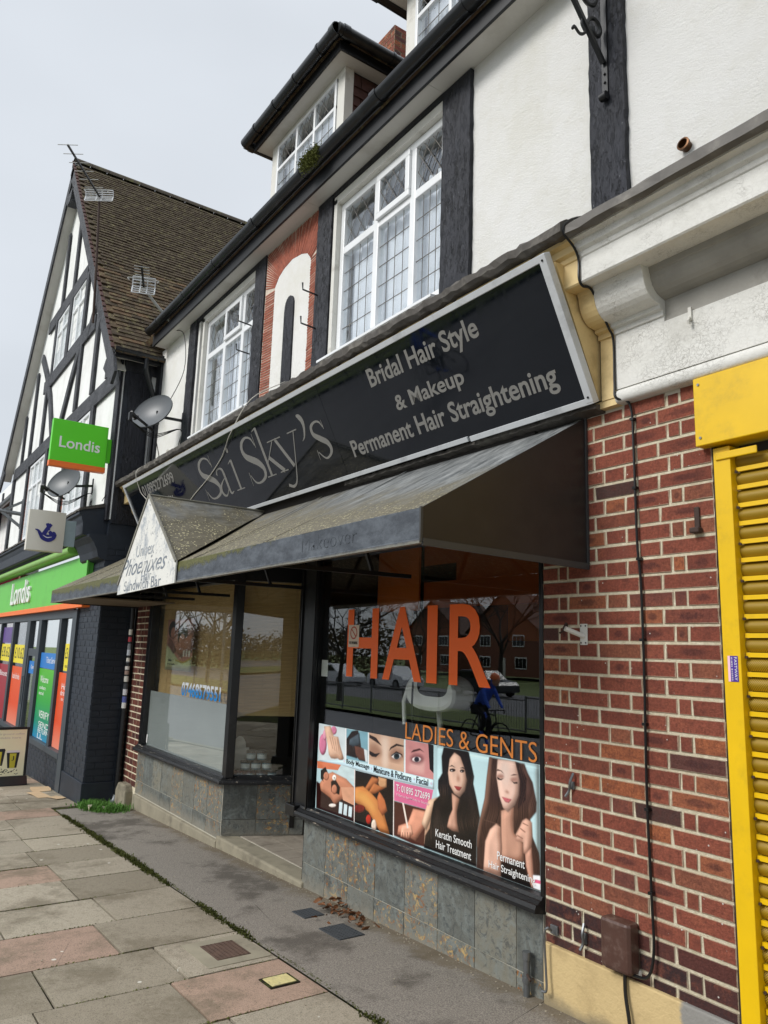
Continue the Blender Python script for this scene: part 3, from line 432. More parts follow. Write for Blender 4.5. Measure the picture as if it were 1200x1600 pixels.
for c_ in [rn.uniform(-9.2, -2.6)*1.0 for _ in range(9)]+[rn.uniform(-9.2, -5.5) for _ in range(10)]:
    w_ = rn.uniform(.05, .28); q = tufts([(c_-w_, -.775, gz(c_-w_)), (c_+w_, -.78, gz(c_+w_))], int(190*w_/.15), .016, .004, .016 if c_ > -6 else .028, int(-c_*100), .005); g2.add(q.v, q.f); g.add(g2.v, g2.f)
for e_ in edges[:12]:
    q = tufts([(e_, -1.9, gz(e_)-.004), (e_, -.8, gz(e_)-.004)], 160, .005, .003, .010, int(-e_*10), .004); g.add(q.v, q.f)
mark(obj('joint_moss', g, 'moss'), 'low green moss and weeds along the pavement joint', 'moss', kind='stuff')
g = MB(); rn = random.Random(5)
for _ in range(420):
    x = rn.uniform(-9, -1.6); y = rn.choice([-abs(rn.gauss(0, .09))-.01, rn.uniform(-.8, 0), rn.uniform(-2.2, -.8)]) if rn.random() < .5 else -abs(rn.gauss(0, .05))-.005
    if -6.56 < x < -5.08 and y > 0: continue
    r_ = rn.uniform(.0015, .005); g.box(x-r_, x+r_, y-r_*.8, y+r_*.8, gz(x)-.002, gz(x)+r_*.8, Matrix())
mark(obj('grit', g, simple('pale_grit', '#9a917f', .9, .5, 60)), 'scattered pale grit and crumbs along the foot of the wall', 'grit', kind='stuff')

# ------------------------------------------------------------------ terrace building, upper floor
B = thing('terrace_building', (-5, 0, 2.8), 'half-timbered white rendered upper storey with leaded windows and two dormers above the salon', 'building')
WZ0, WZ1 = 2.75, 5.37
def wallbox(g, x0, x1, z0, z1, y0=0., y1=.3): g.box(x0, x1, y0, y1, z0, z1)
w1 = (-5.04, -3.60, 3.88, 5.34); w2 = (-7.97-.13, -6.55, 3.88, 5.34)
g = MB(); gp = MB()
wallbox(g, -3.60, 3.0, WZ0, WZ1+.02); wallbox(g, w1[0], w1[1], WZ0, w1[2]); wallbox(g, w1[0], w1[1], w1[3], WZ1+.02)
wallbox(g, -6.55, -5.04, WZ0, WZ1+.02); wallbox(g, w2[0], w2[1], WZ0, w2[2]); wallbox(g, w2[0], w2[1], w2[3], WZ1+.02); wallbox(g, -9.9, w2[0], WZ0, WZ1+.02)
obj('render_wall', g, 'render', B)
# subdivided timber with an uneven edge
def post(x0, x1, z0, z1, seed, y=-.032, mat='timber', parent=None):
    rn = random.Random(seed); n = int((z1-z0)/.05); g = MB(); vs = []
    for i in range(n+1):
        z = z0+(z1-z0)*i/n; a = x0+rn.uniform(-.004, .004); b = x1+rn.uniform(-.004, .004); yy = y+rn.uniform(-.002, .002)
        vs += [(a, .01, z), (a, yy, z), (b, yy, z), (b, .01, z)]
    fs = []
    for i in range(n):
        for k_ in range(3): fs.append((i*4+k_, i*4+k_+1, i*4+k_+5, i*4+k_+4))
    g.add(vs, fs); return obj('timber_post', g, mat, parent or B)
for i, (a, b) in enumerate([(-2.335, -2.115), (-3.585, -3.30), (-5.29, -5.05), (-6.55, -6.315), (-8.38, -8.16)]): post(a, b, 3.4, 5.365, i)
obj('head_board', MB().box(-5.05, -3.585, -.028, .02, 5.325, 5.372), 'timber_dk', B)
obj('head_board', MB().box(-8.16, -6.55, -.028, .02, 5.325, 5.372), 'timber_dk', B)
g = MB(); xs_ = [-9.32, -7.4, -5.3, -3.59, -1.7, .2, 3]
for i in range(len(xs_)-1): obj('soffit_board', MB().box(xs_[i]+.0015, xs_[i+1]-.0015, -.168, .02, 5.375, 5.39), 'soffit', B)
obj('fascia_board', MB().box(-9.32, 3, -.19, -.168, 5.355, 5.56), 'fascia_black', B, bev=.003)
# half-round gutter with unions and brackets
def gutter(parent, a, b, r=.058, axis='x', joints=(), brackets=(), name='gutter'):
    g = MB(); n = 12
    A, Bv = Vector(a), Vector(b); t = (Bv-A).normalized(); s_ = Vector((0, 0, 1)).cross(t).normalized(); L = (Bv-A).length; vs = []
    for p in (A, Bv):
        for rr in (r, r-.004):
            for i in range(n+1):
                an = math.pi*i/n; vs.append(p+s_*math.cos(an)*rr-Vector((0, 0, 1))*math.sin(an)*rr)
    m = n+1; fs = []
    for i in range(n):
        fs += [(i, i+1, 2*m+i+1, 2*m+i), (m+i, 3*m+i, 3*m+i+1, m+i+1), (i, m+i, m+i+1, i+1), (2*m+i, 2*m+i+1, 3*m+i+1, 3*m+i)]
    fs += [(0, 2*m, 3*m, m), (n, m+n, 3*m+n, 2*m+n)]
    g.add(vs, fs); go = obj(name, g, 'black_plastic', parent, smooth=True)
    for nm, lst, w_, rr in (('gutter_union', joints, .07, r+.006), ('gutter_bracket', brackets, .022, r+.004)):
        for d in lst:
            c = A+t*d; q = MB(); vs = []
            for e_ in (-w_/2, w_/2):
                for i in range(n+1):
                    an = -.15+(math.pi+.3)*i/n; vs.append(c+t*e_+s_*math.cos(an)*rr-Vector((0, 0, 1))*math.sin(an)*rr)
                for i in range(n+1):
                    an = -.15+(math.pi+.3)*i/n; vs.append(c+t*e_+s_*math.cos(an)*(r-.001)-Vector((0, 0, 1))*math.sin(an)*(r-.001))
            fs = []
            for i in range(n): fs += [(i, i+1, 2*m+i+1, 2*m+i), (i, m+i, m+i+1, i+1), (2*m+i, 2*m+i+1, 3*m+i+1, 3*m+i)]
            q.add(vs, fs); obj(nm, q, 'black_plastic', go)
    return go
gutter(B, (-9.28, -.255, 5.545), (3, -.255, 5.545), joints=[3.15, 5.22, 7.28, 9.4], brackets=[.4, 1.3, 2.2, 4.1, 6.2, 6.75, 8.3, 10.2])
obj('gutter_stop', MB().lathe([(0.0, 0), (.06, 0), (.06, .006), (0, .006)], Matrix.Translation((-9.285, -.255, 5.545)) @ Matrix.Rotation(R(90), 4, 'Y'), 20), 'black_plastic', B)
# main roof plane
RS = math.tan(R(50))
def roof_pt(x, y): return (x, y, 5.56+(y+.16)*RS)
g = MB(); vs = [roof_pt(-10.5, -.2), roof_pt(3, -.2), roof_pt(3, 3.6), roof_pt(-10.5, 3.6)]; g.prism(vs, (0, .04, -.06))
k = NT('old_plain_tiles'); c = k.cramp(k.rnd(), [(0, '#3f362d'), (.5, '#54493b'), (1, '#634f3d')]); c = k.mix(k.ramp(k.noise(12, 6, .75), .5, .68, 0, .7), c, '#86805c'); c = k.mix(k.ramp(k.noise(26, 6, .8), .6, .7, 0, .7), c, '#a49e8b')
c = k.vary(c, .35, 9); k.bump(k.noise(70, 6, .8), .8, .01); MT['rooftile'] = k.done(c, .92, 0, .15)
MT['rooftile_field'] = MT['rooftile']
MT['cheektile'] = simple('hanging_clay_tile', '#4a2d26', .8, .35, 14, .5, 60, grime='#2b211e', gamt=.6, gscale=8)
obj('roof', g, 'rooftile', B)

# leaded casement window
def leads(g, x0, x1, z0, z1, y, mode):
    w = .005
    if mode == 'diamond':
        n = 3; dx = (x1-x0)/n; dz = dx*1.55
        c = -(z1-z0)
        for sgn in (1, -1):
            k_ = -12
            while k_ < 24:
                # line x = xs + sgn * (z-z0)*dx/dz
                pts = []
                xs0 = x0+k_*dx
                za, zb = z0, z1
                xa, xb = xs0+(0 if sgn > 0 else 0), xs0+sgn*(z1-z0)*dx/dz
                # clip to x0..x1
                t0, t1 = 0., 1.; d = xb-xa
                if abs(d) > 1e-9:
                    ta, tb = (x0-xa)/d, (x1-xa)/d
                    t0, t1 = max(0, min(ta, tb)), min(1, max(ta, tb))
                if t1-t0 > .02: g.beam((xa+d*t0, y-(.0004 if sgn > 0 else 0), z0+(z1-z0)*t0), (xa+d*t1, y-(.0004 if sgn > 0 else 0), z0+(z1-z0)*t1), .003, w, up=(1, 0, 0))
                k_ += 1
    else:
        nx, nz = mode
        for i in range(1, nx): xx = x0+(x1-x0)*i/nx; g.box(xx-w/2, xx+w/2, y-.0015, y+.0015, z0, z1)
        for i in range(1, nz): zz = z0+(z1-z0)*i/nz; g.box(x0, x1, y-.0021, y+.0021, zz-w/2, zz+w/2)
def window(parent, x0, x1, z0, z1, y, cols, ztr, casing=.05, grid=(4, 5), sub=True, name='window', fw=.06, sash=1, glass='glass_up', diamond=True, leadmat='lead'):
    """cols: mullion centre positions; sash index gets a raised opening light on top; parts sit under one window part"""
    F = MB(); zb = z0+.0
    d0, d1 = y-.02, y+.045
    e = [x0]+list(cols)+[x1]
    F.box(x0, x1, d0, d1, z1-fw, z1); F.box(x0, x1, d0, d1, z0, z0+fw*1.1)
    F.box(x0, x0+fw, d0, d1, z0+fw*1.1, z1-fw); F.box(x1-fw, x1, d0, d1, z0+fw*1.1, z1-fw)
    for c_ in cols: F.box(c_-fw*.55, c_+fw*.55, d0-.001, d1, z0+fw*1.1, z1-fw)
    if ztr: F.box(x0+fw, x1-fw, d0+.001, d1-.001, ztr-fw*.55, ztr+fw*.55)
    wo_ = obj(name, F, 'upvc', parent, bev=.006)
    Lg = MB()
    for i in range(len(e)-1):
        a = e[i]+(fw if i == 0 else fw*.55); b = e[i+1]-(fw if i == len(e)-2 else fw*.55)
        for top in ((0, 1) if ztr else (0,)):
            c0, c1 = (ztr+fw*.55, z1-fw) if top else (z0+fw*1.1, (ztr-fw*.55) if ztr else z1-fw)
            if top and i == sash:
                S = MB(); q = .038; S.box(a-.012, b+.012, y-.045, y-.02, c1-q, c1+.012); S.box(a-.012, b+.012, y-.045, y-.02, c0-.012, c0+q); S.box(a-.012, a+q, y-.045, y-.02, c0+q, c1-q); S.box(b-q, b+.012, y-.045, y-.02, c0+q, c1-q)
                obj('opening_sash', S, 'upvc', wo_, bev=.005); A_, B_, C0, C1, yy = a+q, b-q, c0+q, c1-q, y-.03
            else: A_, B_, C0, C1, yy = a, b, c0, c1, y+.005
            ja, jb, jc, jd = [random.uniform(-.0035, .0035) for _ in range(4)]; pn = MB(); pn.add([(A_-.004, yy+ja+.004, C0-.004), (B_+.004, yy+jb+.004, C0-.004), (B_+.004, yy+jc+.004, C1+.004), (A_-.004, yy+jd+.004, C1+.004), (A_-.004, yy+ja+.009, C0-.004), (B_+.004, yy+jb+.009, C0-.004), (B_+.004, yy+jc+.009, C1+.004), (A_-.004, yy+jd+.009, C1+.004)], [(0, 1, 2, 3), (7, 6, 5, 4), (0, 4, 5, 1), (1, 5, 6, 2), (2, 6, 7, 3), (3, 7, 4, 0)])
            obj('pane', pn, glass, wo_)
            leads(Lg, A_, B_, C0, C1, yy-.003, 'diamond' if (top and diamond) else (grid if not top else (2, 2)))
    obj('lead_came', Lg, leadmat, wo_, kind='stuff')
    return wo_
def curtain(parent, x0, x1, z0, z1, y, folds=60, amp=.012, seed=0, mat='net'):
    g = MB(); n = int((x1-x0)/.008); vs = []; rn = random.Random(seed); ph = 0
    for i in range(n+1):
        xx = x0+(x1-x0)*i/n; ph += rn.uniform(.25, .75); yy = y+amp*math.sin(ph)
        vs += [(xx, yy, z0), (xx+rn.uniform(-.002, .002), yy*1.0, z1)]
    g.add(vs, [(2*i, 2*i+2, 2*i+3, 2*i+1) for i in range(n)]); return obj('net_curtain', g, mat, parent, smooth=True)
for wi, (xa, dx) in enumerate(((0, 0), (-2.93, 1))):
    x0, x1 = -4.99+xa, -3.60+xa
    if wi: x1 = -6.55
    wo_ = window(B, x0, x1, 3.90, 5.25, .045, (-4.455+xa, -3.985+xa), 4.81)
    obj('casing', MB().box(x0-.05, x0, -.02, .07, 3.9, 5.30).box(x0-.05, x1, -.02, .07, 5.252, 5.325), 'white_wood', wo_, bev=.004)
    obj('sill', MB().prism([(x0-.14, .06, 3.905), (x0-.14, -.07, 3.89), (x0-.14, -.07, 3.868), (x0-.14, .06, 3.868)], (x1-x0+.11, 0, 0)), 'upvc', wo_, bev=.003)
    curtain(wo_, x0+.05, x1-.05, 3.9, 4.83, .13, seed=wi, amp=.010)
    if wi == 0: curtain(wo_, x0+.05, x1-.05, 4.80, 4.99, .15, seed=7, amp=.02)
    else: curtain(wo_, x0+.05, x0+.3, 4.0, 5.2, .2, seed=9, amp=.02)
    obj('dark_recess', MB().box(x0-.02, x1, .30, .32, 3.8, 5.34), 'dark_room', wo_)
# radiating panel of thin red creasing tiles round a white arched niche
NP = thing('tile_niche', (-5.8, 0, 3.85), 'arched white niche framed by thin radiating red creasing tiles between the upper windows', 'wall panel')
obj('mortar_bed', MB().box(-6.315, -5.29, -.0165, .004, 3.6, 5.37), simple('tile_mortar', '#cdbfae', .95, .2, 20, .5, 60), NP)
MT['creasing'] = simple('creasing_tile', '#9a5540', .85, .3, 30, .5, 90, grime='#5f3a32', gamt=.6, gscale=10)
outer = []; inner = []
N1 = 52
for i in range(N1): z = 3.6+(4.93-3.6)*i/N1; inner.append((-6.105, z)); outer.append((-6.30, z+.018))
arc = [(-6.105, 4.94), (-6.03, 5.02), (-5.93, 5.065), (-5.77, 5.09), (-5.60, 5.065), (-5.48, 5.02), (-5.41, 4.94)]
def along(P, t):
    d = [math.dist(P[i], P[i+1]) for i in range(len(P)-1)]; s_ = sum(d)*t
    for i, q in enumerate(d):
        if s_ <= q or i == len(d)-1: f = min(s_/q, 1); return (P[i][0]+(P[i+1][0]-P[i][0])*f, P[i][1]+(P[i+1][1]-P[i][1])*f)
        s_ -= q
oarc = [(-6.30, 4.99), (-6.30, 5.2), (-6.30, 5.36), (-5.8, 5.36), (-5.30, 5.36), (-5.30, 5.2), (-5.30, 4.99)]
for i in range(62): t = (i+.5)/62; inner.append(along(arc, t)); outer.append(along(oarc, t))
for i in range(N1): z = 4.93-(4.93-3.6)*i/N1; inner.append((-5.41, z)); outer.append((-5.30, z+.012))
rn = random.Random(4)
thin = MB()
for (ix, iz), (ox, oz) in zip(inner, outer):
    a = Vector((ix, -.012+rn.uniform(-.003, .002), iz+rn.uniform(-.002, .002))); b = Vector((ox, -.012+rn.uniform(-.003, .002), oz))
    obj('creasing_tile', MB().beam(a, b, .016, .0165 if iz < 4.93 else .013, up=(Vector((0, 1, 0)).cross(b-a))), 'creasing', NP)
pl = [(x, -.012, z) for x, z in [(-6.10, 3.6)]+arc+[(-5.41, 3.6)]]
obj('niche_face', MB().prism([(x, -.006, z) for x, y_, z in pl], (0, -.012, 0)), 'render', NP)
tp = [(-5.845, 3.6), (-5.85, 4.58)]+[(-5.76-.085*math.cos(a), 4.62+.10*math.sin(a)) for a in np.linspace(.2, math.pi-.2, 8)]+[(-5.675, 4.58), (-5.665, 3.6)]
obj('centre_timber', MB().prism([(x, -.015, z) for x, z in tp], (0, -.018, 0)), 'timber', NP)

# ------------------------------------------------------------------ dormers
def hip(g, x0, x1, y0, y1, z, run=.9, rise=.55): pass
def dormer(x0, x1, yw, zt, full=True):
    zb = 5.56+(yw+.16)*RS-.1
    D = MB(); D.box(x0, x0+.13, yw, yw+.1, zb, zt); D.box(x1-.13, x1, yw, yw+.1, zb, zt); D.box(x0+.13, x1-.13, yw, yw+.1, zt-.05, zt)
    d = obj('dormer', D, 'white_wood', B, bev=.004)
    yb = yw+1.5
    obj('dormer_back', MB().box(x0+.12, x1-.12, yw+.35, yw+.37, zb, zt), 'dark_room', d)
    # front window
    F = MB(); a, b = x0+.14, x1-.14; c0 = zb; w_ = .035; m1, m2 = a+(b-a)*.36, a+(b-a)*.66; ztr = zt-.36
    for q in (a+w_/2, m1, m2, b-w_/2): F.box(q-w_/2, q+w_/2, yw-.012, yw+.04, c0, zt-.05)
    F.box(a, b, yw-.010, yw+.038, ztr-.02, ztr+.02); F.box(a, b, yw-.010, yw+.038, zt-.085, zt-.05)
    obj('window_frame', F, 'upvc', d, bev=.004); L_ = MB(); e = [a, m1, m2, b]
    for i in range(3):
        p, q = e[i]+w_*.6, e[i+1]-w_*.6
        obj('pane', MB().box(p, q, yw+.01, yw+.016, ztr+.02, zt-.085), 'glass_up', d); leads(L_, p, q, ztr+.02, zt-.085, yw+.006, 'diamond')
        obj('pane', MB().box(p, q, yw+.01, yw+.016, c0, ztr-.02), 'glass_up', d); leads(L_, p, q, c0+.1, ztr-.02, yw+.006, (3, 4))
    obj('lead_came', L_, 'lead', d, kind='stuff'); 
    g_ = MB(); n = 60; g_.add([(a+(b-a)*i/n, yw+.12+.012*math.sin(i*1.9), z_) for i in range(n+1) for z_ in (c0, ztr+.12)], [(2*i, 2*i+2, 2*i+3, 2*i+1) for i in range(n)]); obj('net_curtain', g_, 'net', d)
    # soffit, fascia, gutter round three sides
    o = .14; X0, X1, Y0 = x0-o, x1+o, yw-o; Yb = yw+1.3
    obj('dormer_soffit', MB().box(X0, X1, Y0, Yb, zt, zt+.015), 'soffit', d)
    Fa = MB(); Fa.box(X0-.02, X1+.02, Y0-.02, Y0, zt-.01, zt+.15); Fa.box(X0-.02, X0, Y0, Yb, zt-.01, zt+.15); Fa.box(X1, X1+.02, Y0, Yb, zt-.01, zt+.15); obj('dormer_fascia', Fa, 'fascia_black', d)
    G = MB(); r_ = .056
    P = [(X0-.10, Yb, zt+.105), (X0-.10, Y0-.10, zt+.105), (X1+.10, Y0-.10, zt+.105), (X1+.10, Yb, zt+.105)]
    for i in range(3): G.tube([P[i], P[i+1]], r_, 14)
    for f_ in (.12, .37, .62, .88): xx = X0+(X1-X0)*f_; G.tube([(xx-.012, Y0-.10, zt+.105), (xx+.012, Y0-.10, zt+.105)], r_+.007, 14)
    for xx, yy in ((X1+.10, Y0-.02), (X0-.10, Y0-.02)): G.tube([(xx, yy-.03, zt+.105), (xx, yy+.03, zt+.105)], r_+.008, 14)
    G.tube([(X1+.02, Y0-.10, zt+.105), (X1+.10, Y0-.10, zt+.105)], r_+.008, 14)
    for f_ in (.35, .7): yy = Y0+(Yb-Y0)*f_; G.tube([(X1+.10, yy, zt+.105), (X1+.10, yy+.024, zt+.105)], r_+.007, 14)
    obj('dormer_gutter', G, 'black_plastic', d, smooth=True)
    Rf = MB(); xm = (x0+x1)/2; zr = zt+.115
    a1, b1, c1, d1 = (X0-.02, Y0-.02, zr), (X1+.02, Y0-.02, zr), (X1+.02, Yb+1.2, zr), (X0-.02, Yb+1.2, zr); r1, r2 = (xm, Y0+.85, zr+.42), (xm, Yb+1.2, zr+.42)
    Rf.add([a1, b1, c1, d1, r1, r2], [(0, 1, 4), (1, 2, 5, 4), (3, 0, 4, 5), (0, 3, 2, 1)])
    # tile edges standing a little proud along the verge
    rn = random.Random(int(-x0*10))
    for i in range(12):
        yy = Y0+i*.17; Rf.box(X1-.06, X1+.05, yy, yy+.16, zr-.03, zr+.004+rn.uniform(0, .012))
        xx = X0+i*.165; Rf.box(xx, xx+.155, Y0-.05, Y0+.08, zr-.03, zr+.004)
    obj('dormer_roof', Rf, 'rooftile', d)
    # tile-hung cheek facing the street end
    ch = MB().box(x1-.12, x1-.02, yw+.1, Yb+.2, zb, zt); obj('cheek_wall', ch, 'dark_room', d)
    ch = MB().box(x0+.02, x0+.12, yw+.1, Yb+.2, zb, zt); obj('cheek_wall', ch, 'dark_room', d)
    if full:
        rn = random.Random(9); zz = zb+.0; row = 0
        while zz < zt-.06:
            yy = yw+.1-(row % 2)*.08
            while yy < yw+1.35:
                a_ = max(yy, yw+.1); b_ = yy+.16; m_ = Matrix.Translation((x1-.005, (a_+b_)/2, zz+.06)) @ Matrix.Rotation(R(-7+rn.uniform(-2, 2)), 4, 'Y')
                obj('hanging_tile', MB().box(-.008, .008, -(b_-a_)/2+.002, (b_-a_)/2-.002, -.075, .07, m_), 'cheektile', d)
                yy += .165
            zz += .105; row += 1
    return d
dormer(-7.06, -5.515, .30, 7.11)
dormer(-4.52, -2.975, .30, 7.11, full=False)
# chimney behind the dormer
CH = obj('chimney', MB().box(-7.6, -7.215, 2.008, 2.75, 7.6, 9.78), 'mortar_grey', B)
for i in range(20):
    z0_ = 9.83-.075*(i+1); off = .0 if i % 2 else .11
    sizes = [(-7.61+off*j*0, 0) for j in (0,)]
    xs2 = [-7.61, -7.61+(.11 if i % 2 else .225), -7.61+(.335 if i % 2 else .30), -7.207]
    for j in range(3):
        if xs2[j+1]-xs2[j] > .03: block('brick', random.choice(BRM['brick']), Vector(((xs2[j]+xs2[j+1])/2, 2.05, z0_+.037)), (xs2[j+1]-xs2[j]-.01, .1, .065), CH)
    y_ = 2.0; t_ = i % 2
    while y_ < 2.72:
        l_ = .1125 if t_ else .225; rot = Matrix(((0, -1, 0), (1, 0, 0), (0, 0, 1)))
        block('brick', random.choice(BRM['brick']), Vector((-7.257, y_+l_/2, z0_+.037)), (l_-.01, .1, .065), CH, Matrix.Rotation(R(90), 3, 'Z')); y_ += l_; t_ = not t_
obj('chimney_cap', MB().box(-7.6, -7.22, 2.01, 2.74, 9.78, 9.835), 'mortar_grey', CH)
# moss on the gutter
g = MB(); rn = random.Random(8)
for _ in range(6000):
    a = rn.gauss(0, .5); p = Vector((-4.97+rn.gauss(0, .075), -.30+rn.gauss(0, .022), 5.535+rn.gauss(0, .028)));
    if abs(p.x+4.97) > .15: continue
    d = Vector((rn.gauss(0, 1), rn.gauss(0, 1)-.6, rn.gauss(0, 1))).normalized(); s_ = d.orthogonal().normalized()*.007; g.add([p-s_, p+s_, p+d*rn.uniform(.006, .014)], [(0, 1, 2)])
mo = obj('moss_clump', g, 'moss'); mark(mo, 'clump of green and rusty moss growing over the gutter edge below the dormer', 'moss', kind='stuff')

# ------------------------------------------------------------------ brick piers
CZ = 1.3865-.0005
# mortar line measured at 1.3485 (course 0); courses run every 75 mm
def row_right(i, odd):
    if odd: q = [0, .165-.005+.07, .1155, .2425-.0, .113, .248]      # header-led row
    return None
P1 = thing('brick_pier', (-2.235, .15, 0), 'red brick pier with pale pointing between the salon window and the yellow shutter', 'brick wall')
xP = [-2.725, -2.614, -2.556, -2.318, -2.199, -1.962, -1.898, -1.752]
xQ = [-2.725, -2.492, -2.377, -2.132, -2.016, -1.752]
core = MB().box(-2.72, -1.757, .0045, .33, -.2, 2.83); obj('mortar_core', core, 'mortar', P1)
nrow = 34; zb = 1.3485-.075*15
rows = []
for i in range(nrow):
    z_mid = zb+.075*(i+.5); k_ = int(round((1.3485-z_mid)/.075-.5)); xx = xQ if k_ % 2 == 0 else xP
    rows.append([(xx[j]+2.725, xx[j+1]-xx[j]) for j in range(len(xx)-1)])
brick_face(P1, (-2.725, 0, zb), X, (0, -1, 0), rows, .075, foot=(3, 'brick_foot'), depth=.07)
rows2 = [[(0.004, .1 if i % 2 else .05)] for i in range(nrow)]
brick_face(P1, (-1.754, .075, zb), Y, (1, 0, 0), [[(0, .11), (.11, .12)] for _ in range(nrow)], .075, mats='brick_dark', depth=.06)
k = NT('cream_plinth_render'); c = k.mix(k.ramp(k.noise(3, 5, .7), .45, .7), '#cbb383', '#b29b70'); sx = k.n('ShaderNodeSeparateXYZ'); k.l(k.P, sx.inputs[0])
c = k.mix(k.ramp(k.math('ADD', sx.outputs[2], k.math('MULTIPLY', k.noise(9, 4), .1)), .12, .05, 0, .75), c, '#77705f'); c = k.mix(k.ramp(k.math('ADD', sx.outputs[0], k.math('MULTIPLY', k.noise(12, 4), .06)), -1.97, -1.95, 0, 1), c, '#8d8b86')
k.bump(k.noise(60, 6, .7), .6, .008); MT['plinth'] = k.done(c, .9, 0, .2)
g = MB().box(-2.715, -1.77, -.022, .02, -.05, .255); obj('plinth', g, 'plinth', P1, bev=.006)
P2 = thing('brick_pier', (-9.3, .15, -.3), 'narrow dark red brick pier beside the black downpipe at the end of the salon', 'brick wall')
obj('mortar_core', MB().box(-9.545, -9.045, .004, .33, -.3, 2.83), 'mortar', P2)
rows = [[(0, .225), (.225, .1125), (.3375, .1675)] if i % 2 else [(0, .1125), (.1125, .225), (.3375, .1675)] for i in range(38)]
brick_face(P2, (-9.55, 0, -.05), X, (0, -1, 0), rows, .075, mats='brick_dark', depth=.07)
obj('footing', MB().prism([(-9.5, -.09, -.33), (-9.12, -.09, -.31), (-9.12, -.09, -.10), (-9.18, -.09, -.03), (-9.42, -.09, -.03), (-9.5, -.09, -.12)], (0, .12, 0)), 'concrete', P2, bev=.02)

# ------------------------------------------------------------------ shopfront
S = thing('salon_shopfront', (-5.8, .1, 0), 'black framed salon shopfront with slate tiled stall risers and a recessed splayed doorway', 'shopfront')
def slatemat():
    k = NT('slate_tile'); r_ = k.rnd()
    c = k.cramp(r_, [(0, '#525551'), (.2, '#74756d'), (.45, '#5b5e5a'), (.6, '#837f70'), (.8, '#646661'), (1, '#7d7b70')])
    off = k.n('ShaderNodeVectorMath', operation='ADD'); k.l(k.P, off.inputs[0]); cmb = k.n('ShaderNodeCombineXYZ'); 
    for i in range(3): k.l(k.math('MULTIPLY', r_, 37.), cmb.inputs[i])
    k.l(cmb.outputs[0], off.inputs[1]); v = off.outputs[0]
    c = k.mix(k.ramp(k.noise(7, 6, .7, vec=v, dist=1.2), .4, .7, 0, .8), c, '#7b827f'); c = k.mix(k.ramp(k.noise(16, 6, .8, vec=v, dist=1.5), .52, .6, 0, .6), c, '#3a4043')
    gold = k.math('MULTIPLY', k.ramp(k.noise(19, 5, .75, vec=v, dist=1.5), .53, .60), k.ramp(k.math('FRACT', k.math('MULTIPLY', r_, 7.31)), .50, .56)); c = k.mix(gold, c, k.mix(k.ramp(k.noise(30, 3, vec=v), .4, .6), '#8a5a30', '#b59a66'))
    sx = k.n('ShaderNodeSeparateXYZ'); k.l(k.P, sx.inputs[0]); lo = k.ramp(k.math('ADD', sx.outputs[2], k.math('MULTIPLY', k.noise(6, 5, .8), .22)), .13, .02, 0, .6); c = k.mix(lo, c, '#8f897b')
    k.bump(k.noise(22, 6, .65, vec=v, dist=1), .5, .012); return k.done(c, .5, 0, .45)
MT['slate'] = slatemat()
SLT = copies_of([unit_block(60+i, .003, .008, 'slate_mesh') for i in range(3)], 'slate')
def tiled(parent, a, u, n, xs_, zs, depth=.014, joint=.0055, zfloor=None):
    u = Vector(u); n = Vector(n); rot = Matrix((u, -n, Vector(Z))).transposed(); rn = random.Random(1)
    for j in range(len(zs)-1):
        for i in range(len(xs_)-1):
            c = Vector(a)+u*((xs_[i]+xs_[i+1])/2)+Vector(Z)*((zs[j]+zs[j+1])/2)-n*(depth/2)+n*rn.uniform(0, .002)
            block('slate_tile', rn.choice(SLT), c, (xs_[i+1]-xs_[i]-joint, depth, zs[j+1]-zs[j]-joint), parent, rot)
MT['grout'] = simple('pale_grout', '#b5b1a3', .95, .2, 20, .3, 60)
# right stall riser
obj('stall_riser', MB().box(-5.075, -2.735, .0035, .2, -.3, .375), 'grout', S)
xr = [-5.08, -4.765, -4.47, -4.157, -3.843, -3.53, -3.22, -2.912, -2.735]
tiled(S, (0, 0, 0), X, (0, -1, 0), xr, [-.24, .066, .376])
# left stall riser with concrete footing
obj('stall_riser', MB().prism([(-9.03, .0035, -.14), (-6.575, .0035, -.14), (-6.282, .66, -.14), (-6.7, .66, -.14), (-9.03, .2, -.14)], (0, 0, .515)), 'grout', S)
xl = [-9.035, -8.78, -8.475, -8.195, -7.87, -7.54, -7.24, -6.916, -6.58]
tiled(S, (0, 0, 0), X, (0, -1, 0), xl, [-.095, .045, .376])
obj('footing', MB().prism([(-9.03, -.03, -.45), (-6.6, -.03, -.45), (-6.6, .1, -.45), (-9.03, .1, -.45)], (0, 0, .345)), 'concrete', S, bev=.012)
SPA = Vector((-6.565, 0, 0)); SPB = Vector((-6.27, .66, 0)); SPU = (SPB-SPA).normalized(); SPN = Vector((SPU.y, -SPU.x, 0)); SPL = (SPB-SPA).length
tiled(S, SPA+SPN*.002, SPU, SPN, [0, .30, .60, SPL], [-.055, .075, .368])
# doorway step, tiled lobby floor, door
obj('door_step', MB().prism([(-6.62, -.02, -.35), (-5.05, -.02, -.35), (-5.05, .16, -.35), (-6.6, .16, -.35)], (0, 0, .285)), 'concrete', S, bev=.015)
MT['floor_tile'] = simple('lobby_floor_tile', '#968d80', .55, .15, 10, .1, 40, grime='#5f574c', gamt=.6, gscale=4)
lf = obj('lobby_floor', MB().box(-6.6, -5.0, .16, 1.2, -.3, -.068), 'grout', S)
for i in range(7):
    for j in range(5): obj('floor_tile', MB().box(-6.58+.235*i, -6.35+.235*i, .165+.2*j, .360+.2*j, -.068, -.0635), 'floor_tile', lf)
SP2A = Vector((-5.06, 0, 0)); 
obj('door_return', MB().prism([(-5.12, .02, -.07), (-5.02, .02, -.07), (-5.2, .66, -.07), (-5.3, .66, -.07)], (0, 0, 2.77)), 'black_gloss', S)
